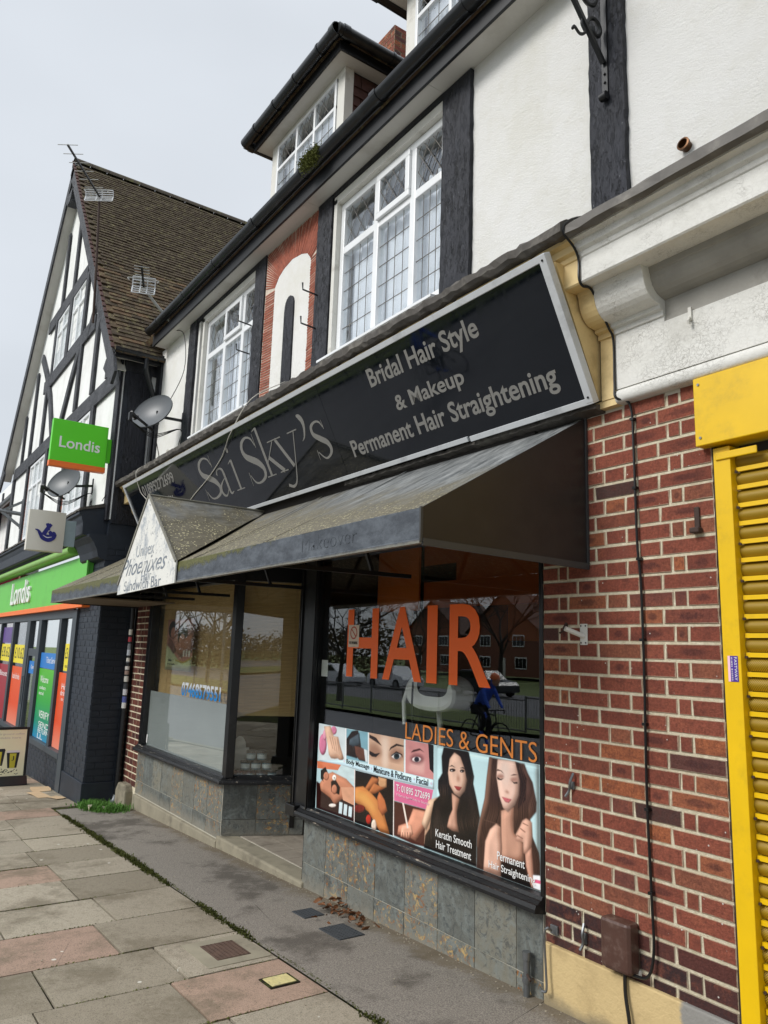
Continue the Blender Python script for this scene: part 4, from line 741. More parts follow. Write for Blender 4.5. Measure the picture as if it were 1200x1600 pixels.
dr = obj('door', MB().box(-6.24, -6.12, .66, .70, .05, 2.2).box(-5.42, -5.30, .66, .70, .05, 2.2).box(-6.12, -5.42, .66, .70, .05, .3).box(-6.12, -5.42, .66, .70, 2.08, 2.2), 'black_gloss', S, bev=.004)
obj('pane', MB().box(-6.12, -5.42, .675, .681, .3, 2.08), 'glass', dr); obj('handle', MB().tube([(-6.16, .62, .95), (-6.16, .62, 1.25)], .012), 'steel', dr)
obj('transom_light', MB().box(-6.24, -5.3, .66, .7, 2.2, 2.28).box(-6.24, -5.3, .66, .7, 2.6, 2.72), 'black_gloss', S)
# frames
FT = 2.62
def frame(name, g): return obj(name, g, 'black_gloss', S, bev=.004)
frame('window_frame', MB().box(-9.045, -8.93, -.01, .09, .43, FT)); frame('window_frame', MB().prism([(-6.60, -.01, .43), (-6.525, -.005, .43), (-6.50, .06, .43), (-6.60, .08, .43)], (0, 0, FT-.43)))
frame('window_frame', MB().box(-8.93, -6.60, .0, .08, 2.19, FT))
q0, q1 = SPA+SPU*.60-SPN*.0, SPB
frame('window_frame', MB().prism([q0, SPB+SPU*.06, SPB+SPU*.06-SPN*.09, q0-SPN*.09], (0, 0, FT)).prism([q0+SPN*.012, q0+SPU*.04+SPN*.012, q0+SPU*.04, q0], (0, 0, FT)))
frame('window_frame', MB().prism([SPA+SPU*.04+Vector((0, 0, 2.19)), q0+Vector((0, 0, 2.19)), q0-SPN*.07+Vector((0, 0, 2.19)), SPA+SPU*.04-SPN*.07+Vector((0, 0, 2.19))], (0, 0, FT-2.19)))
frame('window_frame', MB().box(-5.26, -5.03, -.012, .12, .43, FT)); frame('window_frame', MB().box(-2.748, -2.722, -.005, .09, .43, FT)); frame('window_frame', MB().box(-5.03, -2.748, .0, .08, 2.25, FT))
for xx in (-5.245, -5.045): obj('frame_bead', MB().box(xx, xx+.012, -.024, -.012, .43, FT), 'black_gloss', S)
# moulded sills
def sill(path, name='sill'):
    prof = [(.05, .445), (-.012, .445), (-.022, .430), (-.030, .428), (-.045, .415), (-.058, .413), (-.066, .395), (-.066, .378), (-.04, .374), (.0, .366), (.05, .366)]
    g = MB(); n = len(prof); vs = []
    for (p, nrm) in path:
        for d, z_ in prof: vs.append(Vector((p[0], p[1], 0))-Vector((nrm[0], nrm[1], 0))*d*-1*(-1)+Vector((0, 0, z_)) if False else Vector((p[0]-nrm[0]*d, p[1]-nrm[1]*d, z_)))
    fs = []
    for i in range(len(path)-1):
        for j in range(n): fs.append((i*n+j, i*n+(j+1) % n, (i+1)*n+(j+1) % n, (i+1)*n+j))
    fs += [tuple(range(n)), tuple((len(path)-1)*n+j for j in range(n))[::-1]]
    g.add(vs, fs); return obj(name, g, 'black_sill', S)
k = NT('black_sill_paint'); pe = k.ramp(k.noise(14, 6, .75, stretch=(.35, 3, 4)), .61, .64); c = k.mix(pe, '#131416', k.mix(k.ramp(k.noise(60, 3), .4, .6), '#a2988a', '#6d665c')); k.bump(k.math('SUBTRACT', k.noise(40, 5, .7), pe), .4, .006)
MT['black_sill'] = k.done(k.vary(c, .2, 9), .45, 0, .45)
mit = (SPN+Vector((0, -1, 0))).normalized(); ml = 1/max(.3, mit.dot(SPN)); mit = mit*ml
sill([((-9.05, 0), (0, -1)), ((-6.565, 0), (mit.x, mit.y)), (tuple(SPB[:2]), (SPN.x, SPN.y))])
sill([((-5.13, 0), (0, -1)), ((-2.725, 0), (0, -1))])
obj('sill_end', MB().box(-5.27, -5.13, -.066, .3, .366, .445), 'black_gloss', S, bev=.006)
# glazing
obj('window_pane', MB().box(-8.93, -6.60, .040, .046, .44, 2.19), 'glass', S)
gp = [SPA+SPU*.03-SPN*.03, SPA+SPU*.61-SPN*.03, SPA+SPU*.61-SPN*.036, SPA+SPU*.03-SPN*.036]; obj('window_pane', MB().prism([p+Vector((0, 0, .44)) for p in gp], (0, 0, 1.75)), 'glass', S)
obj('window_pane', MB().box(-5.03, -2.748, .040, .046, .44, 2.25), 'glass', S)
# window boards and rooms behind
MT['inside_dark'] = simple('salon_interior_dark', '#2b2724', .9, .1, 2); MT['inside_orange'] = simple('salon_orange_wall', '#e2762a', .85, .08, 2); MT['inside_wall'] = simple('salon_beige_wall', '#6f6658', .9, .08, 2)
MT['inside_floor'] = simple('salon_floor', '#4a433c', .6, .1, 3)
RM = thing('salon_room', (-6, 3, 0), 'dim salon interior with an orange wall band and grey floor behind the shop windows', 'interior', kind='structure')
obj('room_floor', MB().box(-9.04, -2.73, .72, 5, -.05, .03), 'inside_floor', RM)
obj('window_board', MB().prism([(-9.03, .2, 0.38), (-6.72, .2, .38), (-6.62, .12, .38), (-6.40, .66, .38), (-6.4, .9, .38), (-9.03, .9, .38)], (0, 0, .02)), simple('window_board', '#3a3835', .5), RM)
obj('window_board', MB().box(-5.0, -2.74, .2, .75, .38, .40), 'inside_dark', RM)
obj('room_wall', MB().box(-9.04, -2.73, 5, 5.1, 0, 2.7), 'inside_wall', RM); obj('room_wall', MB().box(-9.14, -9.04, .3, 5, 0, 2.7), 'inside_wall', RM); obj('room_wall', MB().box(-2.73, -2.63, .34, 5, 0, 2.7), 'inside_wall', RM)
obj('room_ceiling', MB().box(-9.1, -2.64, .09, 5, 2.66, 2.7), 'inside_dark', RM)
obj('partition', MB().box(-6.6, -6.5, 2.2, 4.98, .03, 2.65), 'inside_dark', RM)
obj('orange_panel', MB().box(-9.03, -6.62, 3.0, 3.03, 1.9, 2.65).box(-6.49, -4.2, 3.4, 3.43, 1.75, 2.65), 'inside_orange', RM)
obj('orange_panel', MB().box(-6.06, -5.41, 1.25, 1.27, 1.95, 2.65), 'inside_orange', RM)
obj('orange_panel', MB().box(-5.40, -2.76, 1.30, 1.32, 1.97, 2.65), simple('salon_shaded_orange_wall', '#b4571f', .85, .1, 2), RM)  # dim stretch of the orange wall, its shade painted in as a browner orange
obj('orange_panel', MB().box(-2.745, -2.735, .36, 4.9, 1.9, 2.65), 'inside_orange', RM)
obj('door_post', MB().box(-5.55, -5.42, 1.3, 1.42, .03, 2.6).box(-5.42, -4.95, 1.3, 1.38, 2.2, 2.35), 'inside_dark', RM)
# HAIR and LADIES & GENTS vinyl on the glass (just inside the pane)
def glyph_box(body, x0, x1, z0, z1, mat, off=0, y=.0385): return text(body, (0, y, 0), X, Z, (x0, x1, z0, z1), mat, S, depth=-.0006 if False else .0006, off=off)
for ch, a, b in (('H', -4.65, -4.26), ('A', -4.20, -3.775), ('I', -3.725, -3.625), ('R', -3.51, -3.15)): glyph_box(ch, a, b, 1.395, 1.865, 'orange', .012 if ch != 'I' else 0)
glyph_box('LADIES & GENTS', -3.925, -2.805, 1.045, 1.145, 'orange_dull', -.004)
# phone number on the left window: white above, blue below
k = NT('phone_vinyl'); sx = k.n('ShaderNodeSeparateXYZ'); k.l(k.P, sx.inputs[0]); MT['phone'] = k.done(k.mix(k.ramp(sx.outputs[2], 1.115, 1.175, 0, 1), '#1186cf', '#e8eef2'), .45)
glyph_box('07468579551', -7.90, -6.86, 1.055, 1.20, 'phone', .03)
# frosted film in the lower half of the left window
obj('frosted_film', MB().box(-8.93, -6.60, .048, .0495, .44, 1.05), 'film', S)
st = obj('notice_sticker', MB().box(-4.635, -4.50, .037, .0385, 1.60, 1.755), simple('sticker_cream', '#d9c9b5', .6), S)
obj('no_smoking_ring', MB().lathe([(.045, 0), (.045, .0006), (.036, .0006), (.036, 0)], Matrix.Translation((-4.567, .0366, 1.70)) @ Matrix.Rotation(R(90), 4, 'X'), 24, close=False).beam((-4.60, .0362, 1.73), (-4.535, .0362, 1.67), .008, .001, up=(0, 1, 0)), simple('sticker_red', '#b8452f', .6), st)
text('NO SMOKING', (0, .037, 0), X, Z, (-4.62, -4.515, 1.62, 1.64), MT['dark_cloth'], st)
obj('notice_sticker', MB().box(-5.02, -4.93, .050, .051, 1.38, 1.50), 'white_letter', S)
obj('price_sticker', MB().box(-8.90, -8.87, .037, .0385, .47, .56), 'white_letter', S)

# ------------------------------------------------------------------ things in the windows
def blind(label, a, u, n, w, z0, z1, name='bamboo_blind'):
    t = thing(name, Vector(a)+Vector(u)*w/2+Vector((0, 0, z0)), label, 'blind'); u = Vector(u); n = Vector(n); a = Vector(a)
    k_ = MB(); z = z0+.03; rn = random.Random(2)
    while z < z1:
        o_ = n*rn.uniform(-.002, .002); p = a+o_+Vector((0, 0, z)); k_.beam(p, p+u*w, .006, .0105, up=Z); z += .0125
    obj('bamboo_slats', k_, 'bamboo', t, kind='stuff')
    for f in (.12, .4, .66, .9):
        p = a+u*w*f+n*.006; obj('blind_cord', MB().beam(p+Vector((0, 0, z0)), p+Vector((0, 0, z1)), .006, .002, up=n), 'bamboo_cord', t)
    obj('bottom_rail', MB().beam(a+Vector((0, 0, z0+.01)), a+u*w+Vector((0, 0, z0+.01)), .016, .035, up=Z), 'bamboo_cord', t)
    return t
k = NT('bamboo'); c = k.mix(k.ramp(k.noise(5, 5, .7, stretch=(1, 1, 30)), .3, .7), '#d3ad74', '#ecc88f'); MT['bamboo'] = k.done(c, .75); MT['bamboo_cord'] = simple('bamboo_cord', '#cfb07c', .7)
blind('wide bamboo blind lowered behind the left salon window', (-8.9, .13, 0), X, (0, -1, 0), 2.2, .9, 2.5)
blind('narrow bamboo blind hanging in the splayed side window above the jars', SPA+SPU*.07-SPN*.10, SPU, SPN, .55, .965, 2.5)
# massage poster hanging in the left window, drawn as flat print
def raster(W, H, shapes, bg_, blur=1, seed=0, grad=.0):
    s = 2; Wn, Hn = W*s, H*s; img = np.zeros((Hn, Wn, 3), np.float32); img[:] = lin(bg_)[:3]
    yy, xx = np.mgrid[0:Hn, 0:Wn]; xx = (xx+.5)/Wn; yy = (yy+.5)/Hn; rn = np.random.RandomState(seed)
    for sh in shapes:
        _, col, pts, c2 = sh; P = np.array(pts); mg = .012 if c2 == 'soft' else .004; x0, y0 = P.min(0)-mg; x1, y1 = P.max(0)+mg
        i0, i1, j0, j1 = max(0, int(y0*Hn)), min(Hn, int(y1*Hn)+1), max(0, int(x0*Wn)), min(Wn, int(x1*Wn)+1)
        if i1 <= i0 or j1 <= j0: continue
        X_, Y_ = xx[i0:i1, j0:j1], yy[i0:i1, j0:j1]; ins = np.zeros(X_.shape, bool)
        for a in range(len(P)):
            (xa, ya), (xb, yb) = P[a], P[a-1]
            if ya == yb: continue
            ins ^= ((ya > Y_) != (yb > Y_)) & (X_ < (xb-xa)*(Y_-ya)/(yb-ya)+xa)
        m = ins.astype(np.float32)
        area = (x1-x0)*W*(y1-y0)*H; bl = 0 if max(len(pts), 0) <= 4 and area > 3000 else (2 if area > 900 else 1)
        for _i in range(bl+1 if bl else 0):
            m = (m+np.roll(m, 1, 0)+np.roll(m, -1, 0)+np.roll(m, 1, 1)+np.roll(m, -1, 1))/5
            m = (m+np.roll(m, 2, 0)+np.roll(m, -2, 0)+np.roll(m, 2, 1)+np.roll(m, -2, 1))/5
        def blur(a, q_):
            for ax2 in (0, 1):
                pd = np.pad(a, [(q_, q_) if x_ == ax2 else (0, 0) for x_ in (0, 1)], mode='constant'); cs = np.cumsum(pd, ax2); cs = np.concatenate([np.zeros_like(cs.take([0], ax2)), cs], ax2); n_ = a.shape[ax2]
                a = (cs.take(range(2*q_+1, 2*q_+1+n_), ax2)-cs.take(range(0, n_), ax2))/(2*q_+1) if n_+2*q_+1 <= cs.shape[ax2] else (cs.take(range(2*q_, 2*q_+n_), ax2)-cs.take(range(0, n_), ax2))/(2*q_)
            return a
        ca = np.array(lin(col)[:3]); lum = ca.mean(); size = min(m.shape); q_ = int(max(2, min(26, size*.13))); md = blur(blur(m, q_), q_)
        gx_ = np.gradient(md, axis=1)*q_; gy_ = np.gradient(md, axis=0)*q_; sh_ = 1+1.25*(gx_*.8+gy_*.6)
        form = (.62+.46*np.clip((md-.35)/.6, 0, 1))*sh_ if lum > .08 else np.ones_like(md)
        if len(pts) <= 4 and area > 400: form = np.ones_like(md)
        lf = rn.rand(6, 6); yi = np.linspace(0, 4.99, m.shape[0]); xi = np.linspace(0, 4.99, m.shape[1]); y_i = yi.astype(int); x_i = xi.astype(int); fy = (yi-y_i)[:, None]; fx = (xi-x_i)[None]
        cl = (lf[y_i][:, x_i]*(1-fy)*(1-fx)+lf[y_i+1][:, x_i]*fy*(1-fx)+lf[y_i][:, x_i+1]*(1-fy)*fx+lf[y_i+1][:, x_i+1]*fy*fx); form = form*(.90+.2*cl)
        tone = ca*form[..., None]
        if .004 < lum < .14 and m.shape[0] > 60 and len(pts) > 6:      # hair: strands with a soft sheen
            st1 = blur(rn.rand(1, m.shape[1]+400), 1)[0] if False else np.convolve(rn.rand(m.shape[1]+400), np.ones(3)/3, 'same'); ii = (np.arange(m.shape[1])[None]+200+22*np.sin(Y_*9+X_*3)+10*np.sin(Y_*23)).astype(int); ii = np.clip(ii, 0, len(st1)-1)
            sv_ = st1[ii]; sheen = np.exp(-((np.sin(Y_*5.5+X_*7)-.55)**2)/.09); tone = tone*(.35+.75*sv_)[..., None]+np.array([.075, .045, .03])*(sheen*np.clip(sv_-.35, 0, 1)*2.0)[..., None]
        elif lum > .25: tone = tone*np.where(form[..., None] < .9, np.array([1.0, .93, .90]), 1.0)
        if c2 == 'soft': Q = max(2, int(size*.16)); m = blur(blur(np.pad(m, 0), Q), Q); tone = ca*np.ones_like(tone)
        elif len(pts) > 4: m = blur(m, max(1, min(4, q_//4)))
        img[i0:i1, j0:j1] = img[i0:i1, j0:j1]*(1-m[..., None])+tone*m[..., None]
    img = img.reshape(H, s, W, s, 3).mean((1, 3)); n = rn.rand(H, W, 1)-.5; n = (n+np.roll(n, 1, 1)+np.roll(n, 1, 0))/3; img = np.clip(img, 0, 1)**1.18*1.05; return np.clip(img*(1+.12*n), 0, 1)
def print_mat(name, arr, rough=.35):
    H, W = arr.shape[:2]; im = bpy.data.images.new(name, W, H, float_buffer=True); im.colorspace_settings.name = 'Non-Color'
    buf = np.ones((H, W, 4), np.float32); buf[..., :3] = arr[::-1]; im.pixels.foreach_set(buf.ravel()); im.pack()
    k = NT(name); t = k.n('ShaderNodeTexImage'); t.image = im; uv = k.n('ShaderNodeTexCoord'); k.l(uv.outputs['UV'], t.inputs[0]); return k.done(t.outputs[0], rough)
def print_panel(name, O, u, v, w, h, mat, parent, thick=.0012):
    u = Vector(u); v = Vector(v); n = u.cross(v); O = Vector(O); me = bpy.data.meshes.new(name)
    vs = [O, O+u*w, O+u*w+v*h, O+v*h]; vs += [p-n*thick for p in vs]
    me.from_pydata([tuple(p) for p in vs], [], [(0, 1, 2, 3), (7, 6, 5, 4), (0, 4, 5, 1), (1, 5, 6, 2), (2, 6, 7, 3), (3, 7, 4, 0)])
    ul = me.uv_layers.new(name='UVMap'); uvs = [(0, 0), (1, 0), (1, 1), (0, 1)]
    for lp in me.loops: ul.data[lp.index].uv = uvs[lp.vertex_index % 4]
    me.materials.append(mat); return obj(name, me, None, parent)
PX0, PX1, PZ0, PZ1 = -5.0, -2.787, .445, 1.04
pm = print_mat('salon_print', raster(1330, 358, POSTER, '#c3dde1'), .09)
PO = thing('window_poster', (-3.9, .045, .44), 'long printed salon poster of hands, faces and long haired models along the window bottom', 'poster')
print_panel('printed_sheet', (PX0, .0385, PZ0), X, Z, PX1-PX0, PZ1-PZ0, pm, PO)
MT['ink'] = simple('dark_ink', '#23262b', .5); MT['pink_ink'] = simple('pale_pink_ink', '#f1c3d4', .5)
for body, bx, mt in (('Body Massage', (-4.60, -4.315, .798, .838), 'ink'), ('Manicure & Pedicure', (-4.262, -3.852, .797, .838), 'ink'), ('Facial', (-3.80, -3.685, .80, .838), 'ink'), ('T: 01895 272699', (-4.005, -3.665, .722, .762), 'white_letter'),
    ('9.00am to 8pm Monday to Saturday', (-4.00, -3.67, .690, .708), 'pink_ink'), ('Keratin Smooth', (-3.606, -3.292, .535, .577), 'white_letter'), ('Hair Treatment', (-3.600, -3.296, .474, .516), 'white_letter'), ('Permanent', (-3.092, -2.893, .525, .567), 'white_letter'), ('Hair Straightening', (-3.156, -2.82, .462, .508), 'white_letter')):
    text(body, (0, .0372, 0), X, Z, bx, mt, PO, depth=.0005, off=.008)
for xx in (-4.628, -4.29, -3.823, -3.655): text('*', (0, .0372, 0), X, Z, (xx-.008, xx+.008, .81, .826), 'pink_ink', PO, depth=.0005)
# small hanging poster
def E_(cx, cy, rx, ry, col, c2=None): return ('p', col, [(cx+rx*math.cos(a), cy+ry*math.sin(a)) for a in np.linspace(0, 6.28, 18)[:-1]], c2)
MP = [('p', '#b98876', [(0, 0), (1, 0), (1, .6), (.6, .75), (.3, .6), (0, .5)], None), ('p', '#cdd0a8', [(0, .5), (.3, .65), (.6, .85), (1, .75), (1, 1), (0, 1)], None), E_(.2, .2, .16, .17, '#2a1d1a'), E_(.24, .27, .10, .12, '#c58f76'), E_(.6, .3, .19, .22, '#3f4a35'), E_(.6, .42, .12, .13, '#cfa088'),
      ('p', '#b98266', [(.3, .5), (.5, .45), (1, .25), (1, .62), (.6, .72), (.35, .62)], None), ('p', '#8f5f4c', [(.05, .35), (.2, .4), (.4, .6), (.3, .68), (.08, .5)], None), E_(.64, .12, .06, .07, '#e8e0d6')]+[('p', '#e9e4d8', [(.66+i*.1, .6), (.72+i*.1, .6), (.72+i*.1, .72), (.66+i*.1, .72)], None) for i in range(3)]+[('p', '#d9c34a', [(.4, .78), (.7, .82), (1, .72), (1, .75), (.7, .85), (.4, .81)], None)]
HP = thing('massage_poster', (-8.12, .1, 1.3), 'small pale massage poster with two faces and candles hanging in front of the left blind', 'poster')
print_panel('printed_sheet', (-8.55, .060, 1.30), X, Z, .82, .56, print_mat('massage_print', raster(240, 200, MP, '#c98f7e')), HP, thick=.004)
text('Relax', (0, .060, 0), X, Z, (-8.45, -8.34, 1.40, 1.425), 'ink', HP); text('in our studio', (0, .060, 0), X, Z, (-8.47, -8.22, 1.36, 1.38), 'ink', HP)
text('Thai Body', (0, .060, 0), X, Z, (-8.03, -7.80, 1.775, 1.80), 'white_letter', HP); text('Massage', (0, .060, 0), X, Z, (-8.03, -7.80, 1.735, 1.76), 'white_letter', HP)
# jars stacked 4-3-2 and the white card
MT['jar'] = simple('blue_grey_jar', '#4d7484', .3, .06, 6); MT['jar_lid'] = simple('dark_jar_lid', '#14181c', .35); MT['jar_label'] = simple('jar_label', '#dfe8ea', .5, .05)
J0 = SPA+SPU*.13-SPN*.11; words_ = {4: 'bottom row', 3: 'middle row', 2: 'top row'}; ordw = ['first', 'second', 'third', 'fourth']
jroot = None
for r_, n_ in enumerate((4, 3, 2)):
    for i in range(n_):
        c = J0+SPU*(.098*i+.049*r_)+Vector((0, 0, .4005+.084*r_))
        if jroot is None:
            t = thing('cream_jar', c, '', 'jar'); jroot = (t, [obj('jar_body', MB().lathe([(.0, 0), (.040, 0), (.043, .004), (.043, .056), (.039, .062)], Matrix.Translation(c), 20), 'jar', t, smooth=True),
                obj('lid', MB().lathe([(.0, .060), (.043, .060), (.044, .063), (.044, .080), (.041, .083), (0, .083)], Matrix.Translation(c), 20, False), 'jar_lid', t, smooth=True),
                obj('label_band', MB().lathe([(.0435, .014), (.0437, .015), (.0437, .048), (.0435, .049)], Matrix.Translation(c), 20, False), 'jar_label', t, smooth=True)])
        else:
            t0, ch = jroot; t = t0.copy(); COL.objects.link(t); t.location = c
            for q in ch: d = q.copy(); COL.objects.link(d); d.parent = t; d.matrix_parent_inverse = q.matrix_parent_inverse.copy()
        t['label'] = f'blue grey jar, {ordw[i]} from the corner post in the {words_[n_]} of the pyramid'; t['group'] = 'cream jars stacked in the side window'
wc = SPA+SPU*.12-SPN*.24+Vector((0, 0, .41)); WCt = []
for a, b in [(-.09, 0), (.09, 0), (.09, .25), (.06, .25)]+[(.06*math.cos(t_), .25+.10*math.sin(t_)) for t_ in np.linspace(.1, 3.04, 10)]+[(-.06, .25), (-.09, .25)]: WCt.append(wc+SPU*a+Vector((0, 0, b)))
mark(obj('display_card', MB().prism(WCt, -SPN*.006), 'white_letter'), 'white display card with an arched top standing beside the jars in the side window', 'card')
MT['basin'] = simple('white_ceramic_shell', '#f2f3f2', .25, .02)
BS = thing('hair_dryer_hood', (-4.0, .36, .4), 'white salon hood with a dark hollow and hanging cable seen through the HAIR window', 'salon hood')
def oval(cx, cz_, rx, rz, y, p_=2.6, a0=0, a1=6.2832, n=40): return [(cx+rx*abs(math.cos(a))**(2/p_)*(1 if math.cos(a) > 0 else -1), y, cz_+rz*abs(math.sin(a))**(2/p_)*(1 if math.sin(a) > 0 else -1)) for a in np.linspace(a0, a1, n, endpoint=False)]
obj('hood_shell', MB().prism(oval(-3.97, 1.32, .25, .12, .24), (0, .2, 0)), 'basin', BS, bev=.03)
obj('hood_lining', MB().prism(oval(-3.92, 1.395, .16, .10, .228, 3.5), (0, .10, 0)), 'dark_cloth', BS, bev=.02)
obj('hood_handle', MB().tube([(-4.20, .26, 1.36), (-4.225, .24, 1.25), (-4.21, .24, 1.10)], .014, 8), 'basin', BS, smooth=True)
obj('hood_arm', MB().tube([(-4.0, .36, 1.24), (-4.0, .38, 1.10), (-4.0, .38, .8), (-4.0, .38, .40)], .02), 'plastic_white', BS, smooth=True)
obj('hood_cable', MB().tube([(-4.10, .22, 1.38), (-4.04, .17, 1.24), (-4.0, .16, 1.0), (-3.98, .22, .45)], .007), 'cable_black', BS)

# ------------------------------------------------------------------ cornice and fascia behind the signs
def extrude_profile(prof, x0, x1, seg=1, jag=0, seed=0):
    g = MB(); n = len(prof); rn = random.Random(seed); m = max(1, seg); vs = []
    for i in range(m+1):
        x = x0+(x1-x0)*i/m
        for y, z in prof: vs.append((x, y+rn.uniform(-jag, jag), z+rn.uniform(-jag, jag)))
    fs = [(i*n+j, i*n+(j+1) % n, (i+1)*n+(j+1) % n, (i+1)*n+j) for i in range(m) for j in range(n)]
    fs += [tuple(range(n)), tuple(m*n+j for j in range(n))[::-1]]; g.add(vs, fs); return g
k = NT('crackled_white_paint'); f_ = k.noise(24, 4, .6, out='Color'); w_ = k.n('ShaderNodeVectorMath', operation='MULTIPLY_ADD'); k.l(f_, w_.inputs[0]); w_.inputs[1].default_value = (.05, .05, .05); k.l(k.P, w_.inputs[2])
st_ = k.n('ShaderNodeVectorMath', operation='MULTIPLY'); k.l(w_.outputs[0], st_.inputs[0]); st_.inputs[1].default_value = (.8, 1, 1)
cr_ = k.ramp(k.voro(42, 'DISTANCE_TO_EDGE', vec=st_.outputs[0]), .035, .0, 0, .8); cr2_ = k.ramp(k.voro(75, 'DISTANCE_TO_EDGE', vec=st_.outputs[0]), .05, .0, 0, .6); cm_ = k.ramp(k.noise(3.5, 5, .75), .46, .64, .10, .62)
cc_ = k.math('MULTIPLY', k.math('MAXIMUM', cr_, cr2_), cm_); c = k.mix(k.ramp(k.noise(2, 5, .7), .5, .75, 0, .6), '#dddcd6', '#b5b3aa'); c = k.mix(cc_, c, '#6f675a'); c = k.mix(k.ramp(k.noise(11, 6, .8), .68, .72, 0, .7), c, '#8c8472')
k.bump(k.math('SUBTRACT', k.noise(30, 4), k.math('MULTIPLY', cc_, 1.5)), .5, .006); MT['crackle'] = k.done(c, .6, 0, .3)
MT['crackle_grey'] = simple('dirty_white_moulding', '#9d9a92', .7, .15, 6, .3, 40, grime='#6b665c', gamt=.6, gscale=4)
CO = thing('shop_cornice', (-2.2, 0, 3.2), 'crackled white classical cornice and frieze above the yellow shutter, cream painted at the salon end', 'cornice')
lead_p = [(.02, 3.66), (-.36, 3.585), (-.392, 3.56), (-.395, 3.515), (-.37, 3.50), (-.36, 3.53), (.02, 3.60)]
obj('lead_capping', extrude_profile(lead_p, -2.2, 3, 60, .004, 3), 'lead', CO)
corona = [(.02, 3.55), (-.355, 3.52), (-.350, 3.505), (-.325, 3.495), (-.318, 3.465), (-.298, 3.455), (-.292, 3.435), (-.285, 3.43), (-.285, 3.315), (-.278, 3.308), (.02, 3.325)]
obj('corona', extrude_profile(corona, -2.2, 3), 'crackle', CO); obj('corona', extrude_profile(corona, -2.295, -2.2), 'cream', CO)
cove = [(.02, 3.34), (-.205, 3.315), (-.20, 3.295)]+[(-.10-.095*math.cos(a), 3.29-.13*math.sin(a)+.0) for a in np.linspace(.0, 1.35, 7)]+[(-.078, 3.158), (-.078, 3.14), (-.055, 3.135), (-.055, 3.11), (.02, 3.11)]
obj('console', extrude_profile(cove, -2.2, -1.925), 'crackle', CO, bev=.004); obj('console', extrude_profile(cove, -2.29, -2.2), 'cream', CO)
cove2 = [(.02, 3.335), (-.15, 3.32), (-.145, 3.29)]+[(-.055-.085*math.cos(a), 3.285-.09*math.sin(a)) for a in np.linspace(0, 1.4, 6)]+[(-.04, 3.19), (.02, 3.19)]
obj('cove_moulding', extrude_profile(cove2, -1.925, 3), 'crackle_grey', CO); obj('grey_band', MB().box(-1.925, 3, -.036, .02, 3.085, 3.19), 'crackle_grey', CO)
obj('frieze_board', MB().box(-2.2, -1.925, -.045, .02, 2.835, 3.11).box(-1.925, 3, -.045, .02, 2.835, 3.085), 'crackle', CO); obj('frieze_board', MB().box(-2.285, -2.2, -.045, .02, 2.80, 3.11), 'cream', CO)
lip = [(.01, 2.832)]+[(-.035-.022*math.sin(a), 2.80+.032*math.cos(a)) for a in np.linspace(0, math.pi, 9)]+[(.01, 2.768)]
obj('bottom_roll', extrude_profile(lip, -2.2, 3), 'crackle', CO, smooth=True)
obj('cream_soffit', MB().box(-2.72, -2.2, -.04, .01, 2.765, 2.80), 'cream', CO)
obj('hanging_hook', MB().box(-1.80, -1.785, -.056, -.045, 3.04, 3.10).tube([(-1.79, -.06, 3.05), (-1.79, -.075, 3.03), (-1.79, -.07, 3.02), (-1.79, -.06, 3.025)], .006), 'white_wood', CO)
MT['cream_dull'] = MT['cream']
# our shop's fascia carcass behind the tilted sign
FC = thing('salon_fascia', (-5.7, 0, 2.8), 'cream moulded timber fascia with a rough lead ledge behind the tilted black salon sign', 'fascia')
obj('lead_ledge', extrude_profile([(.02, 3.72), (-.38, 3.60), (-.415, 3.575), (-.418, 3.53), (-.395, 3.515), (.02, 3.58)], -9.62, -2.2, 150, .008, 8), 'wood_raw', FC)
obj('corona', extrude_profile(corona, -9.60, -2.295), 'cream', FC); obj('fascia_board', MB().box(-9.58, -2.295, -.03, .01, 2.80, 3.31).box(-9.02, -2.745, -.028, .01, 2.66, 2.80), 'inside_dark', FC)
obj('console', extrude_profile(cove, -9.58, -9.25), 'cream', FC, bev=.003)
obj('soffit_rubble', extrude_profile([(0.01, 2.80), (-.07, 2.79), (-.075, 2.765), (0.01, 2.752)], -4.6, -2.3, 60, .006, 3), 'wood_raw', FC)

# ------------------------------------------------------------------ the black sign, tilted forward at the top
SG = thing('salon_sign', (-5.7, -.1, 2.79), 'long tilted gloss black fascia sign lettered in grey above the salon awning', 'sign')
SO = Vector((0, -.090, 2.790)); SV = Vector((0, -.335, .665)).normalized(); SN = Vector((1, 0, 0)).cross(SV); SH = .745
k = NT('black_gloss_panel'); c = k.mix(k.ramp(k.noise(1.3, 5, .7, stretch=(1, 1, .4)), .45, .75, 0, .5), '#0b0f14', '#16191a'); rg = k.ramp(k.noise(6, 6, .75, stretch=(3, 1, .5)), .4, .8, .03, .14)
MT['sign_black'] = k.done(c, rg, 0, .55)
def spt(x, t, h=0): return SO+Vector((x, 0, 0))+SV*t+SN*h
def sbox(g, x0, x1, t0, t1, h0, h1):
    vs = [spt(x, t, h) for x in (x0, x1) for t in (t0, t1) for h in (h0, h1)]
    g.add(vs, [(0, 1, 3, 2), (4, 6, 7, 5), (0, 4, 5, 1), (2, 3, 7, 6), (0, 2, 6, 4), (1, 5, 7, 3)]); return g
for a, b in ((-9.13, -6.99), (-6.987, -4.505), (-4.502, -2.33)): obj('sign_panel', sbox(MB(), a, b, .02, SH-.02, -.03, 0), 'sign_black', SG)
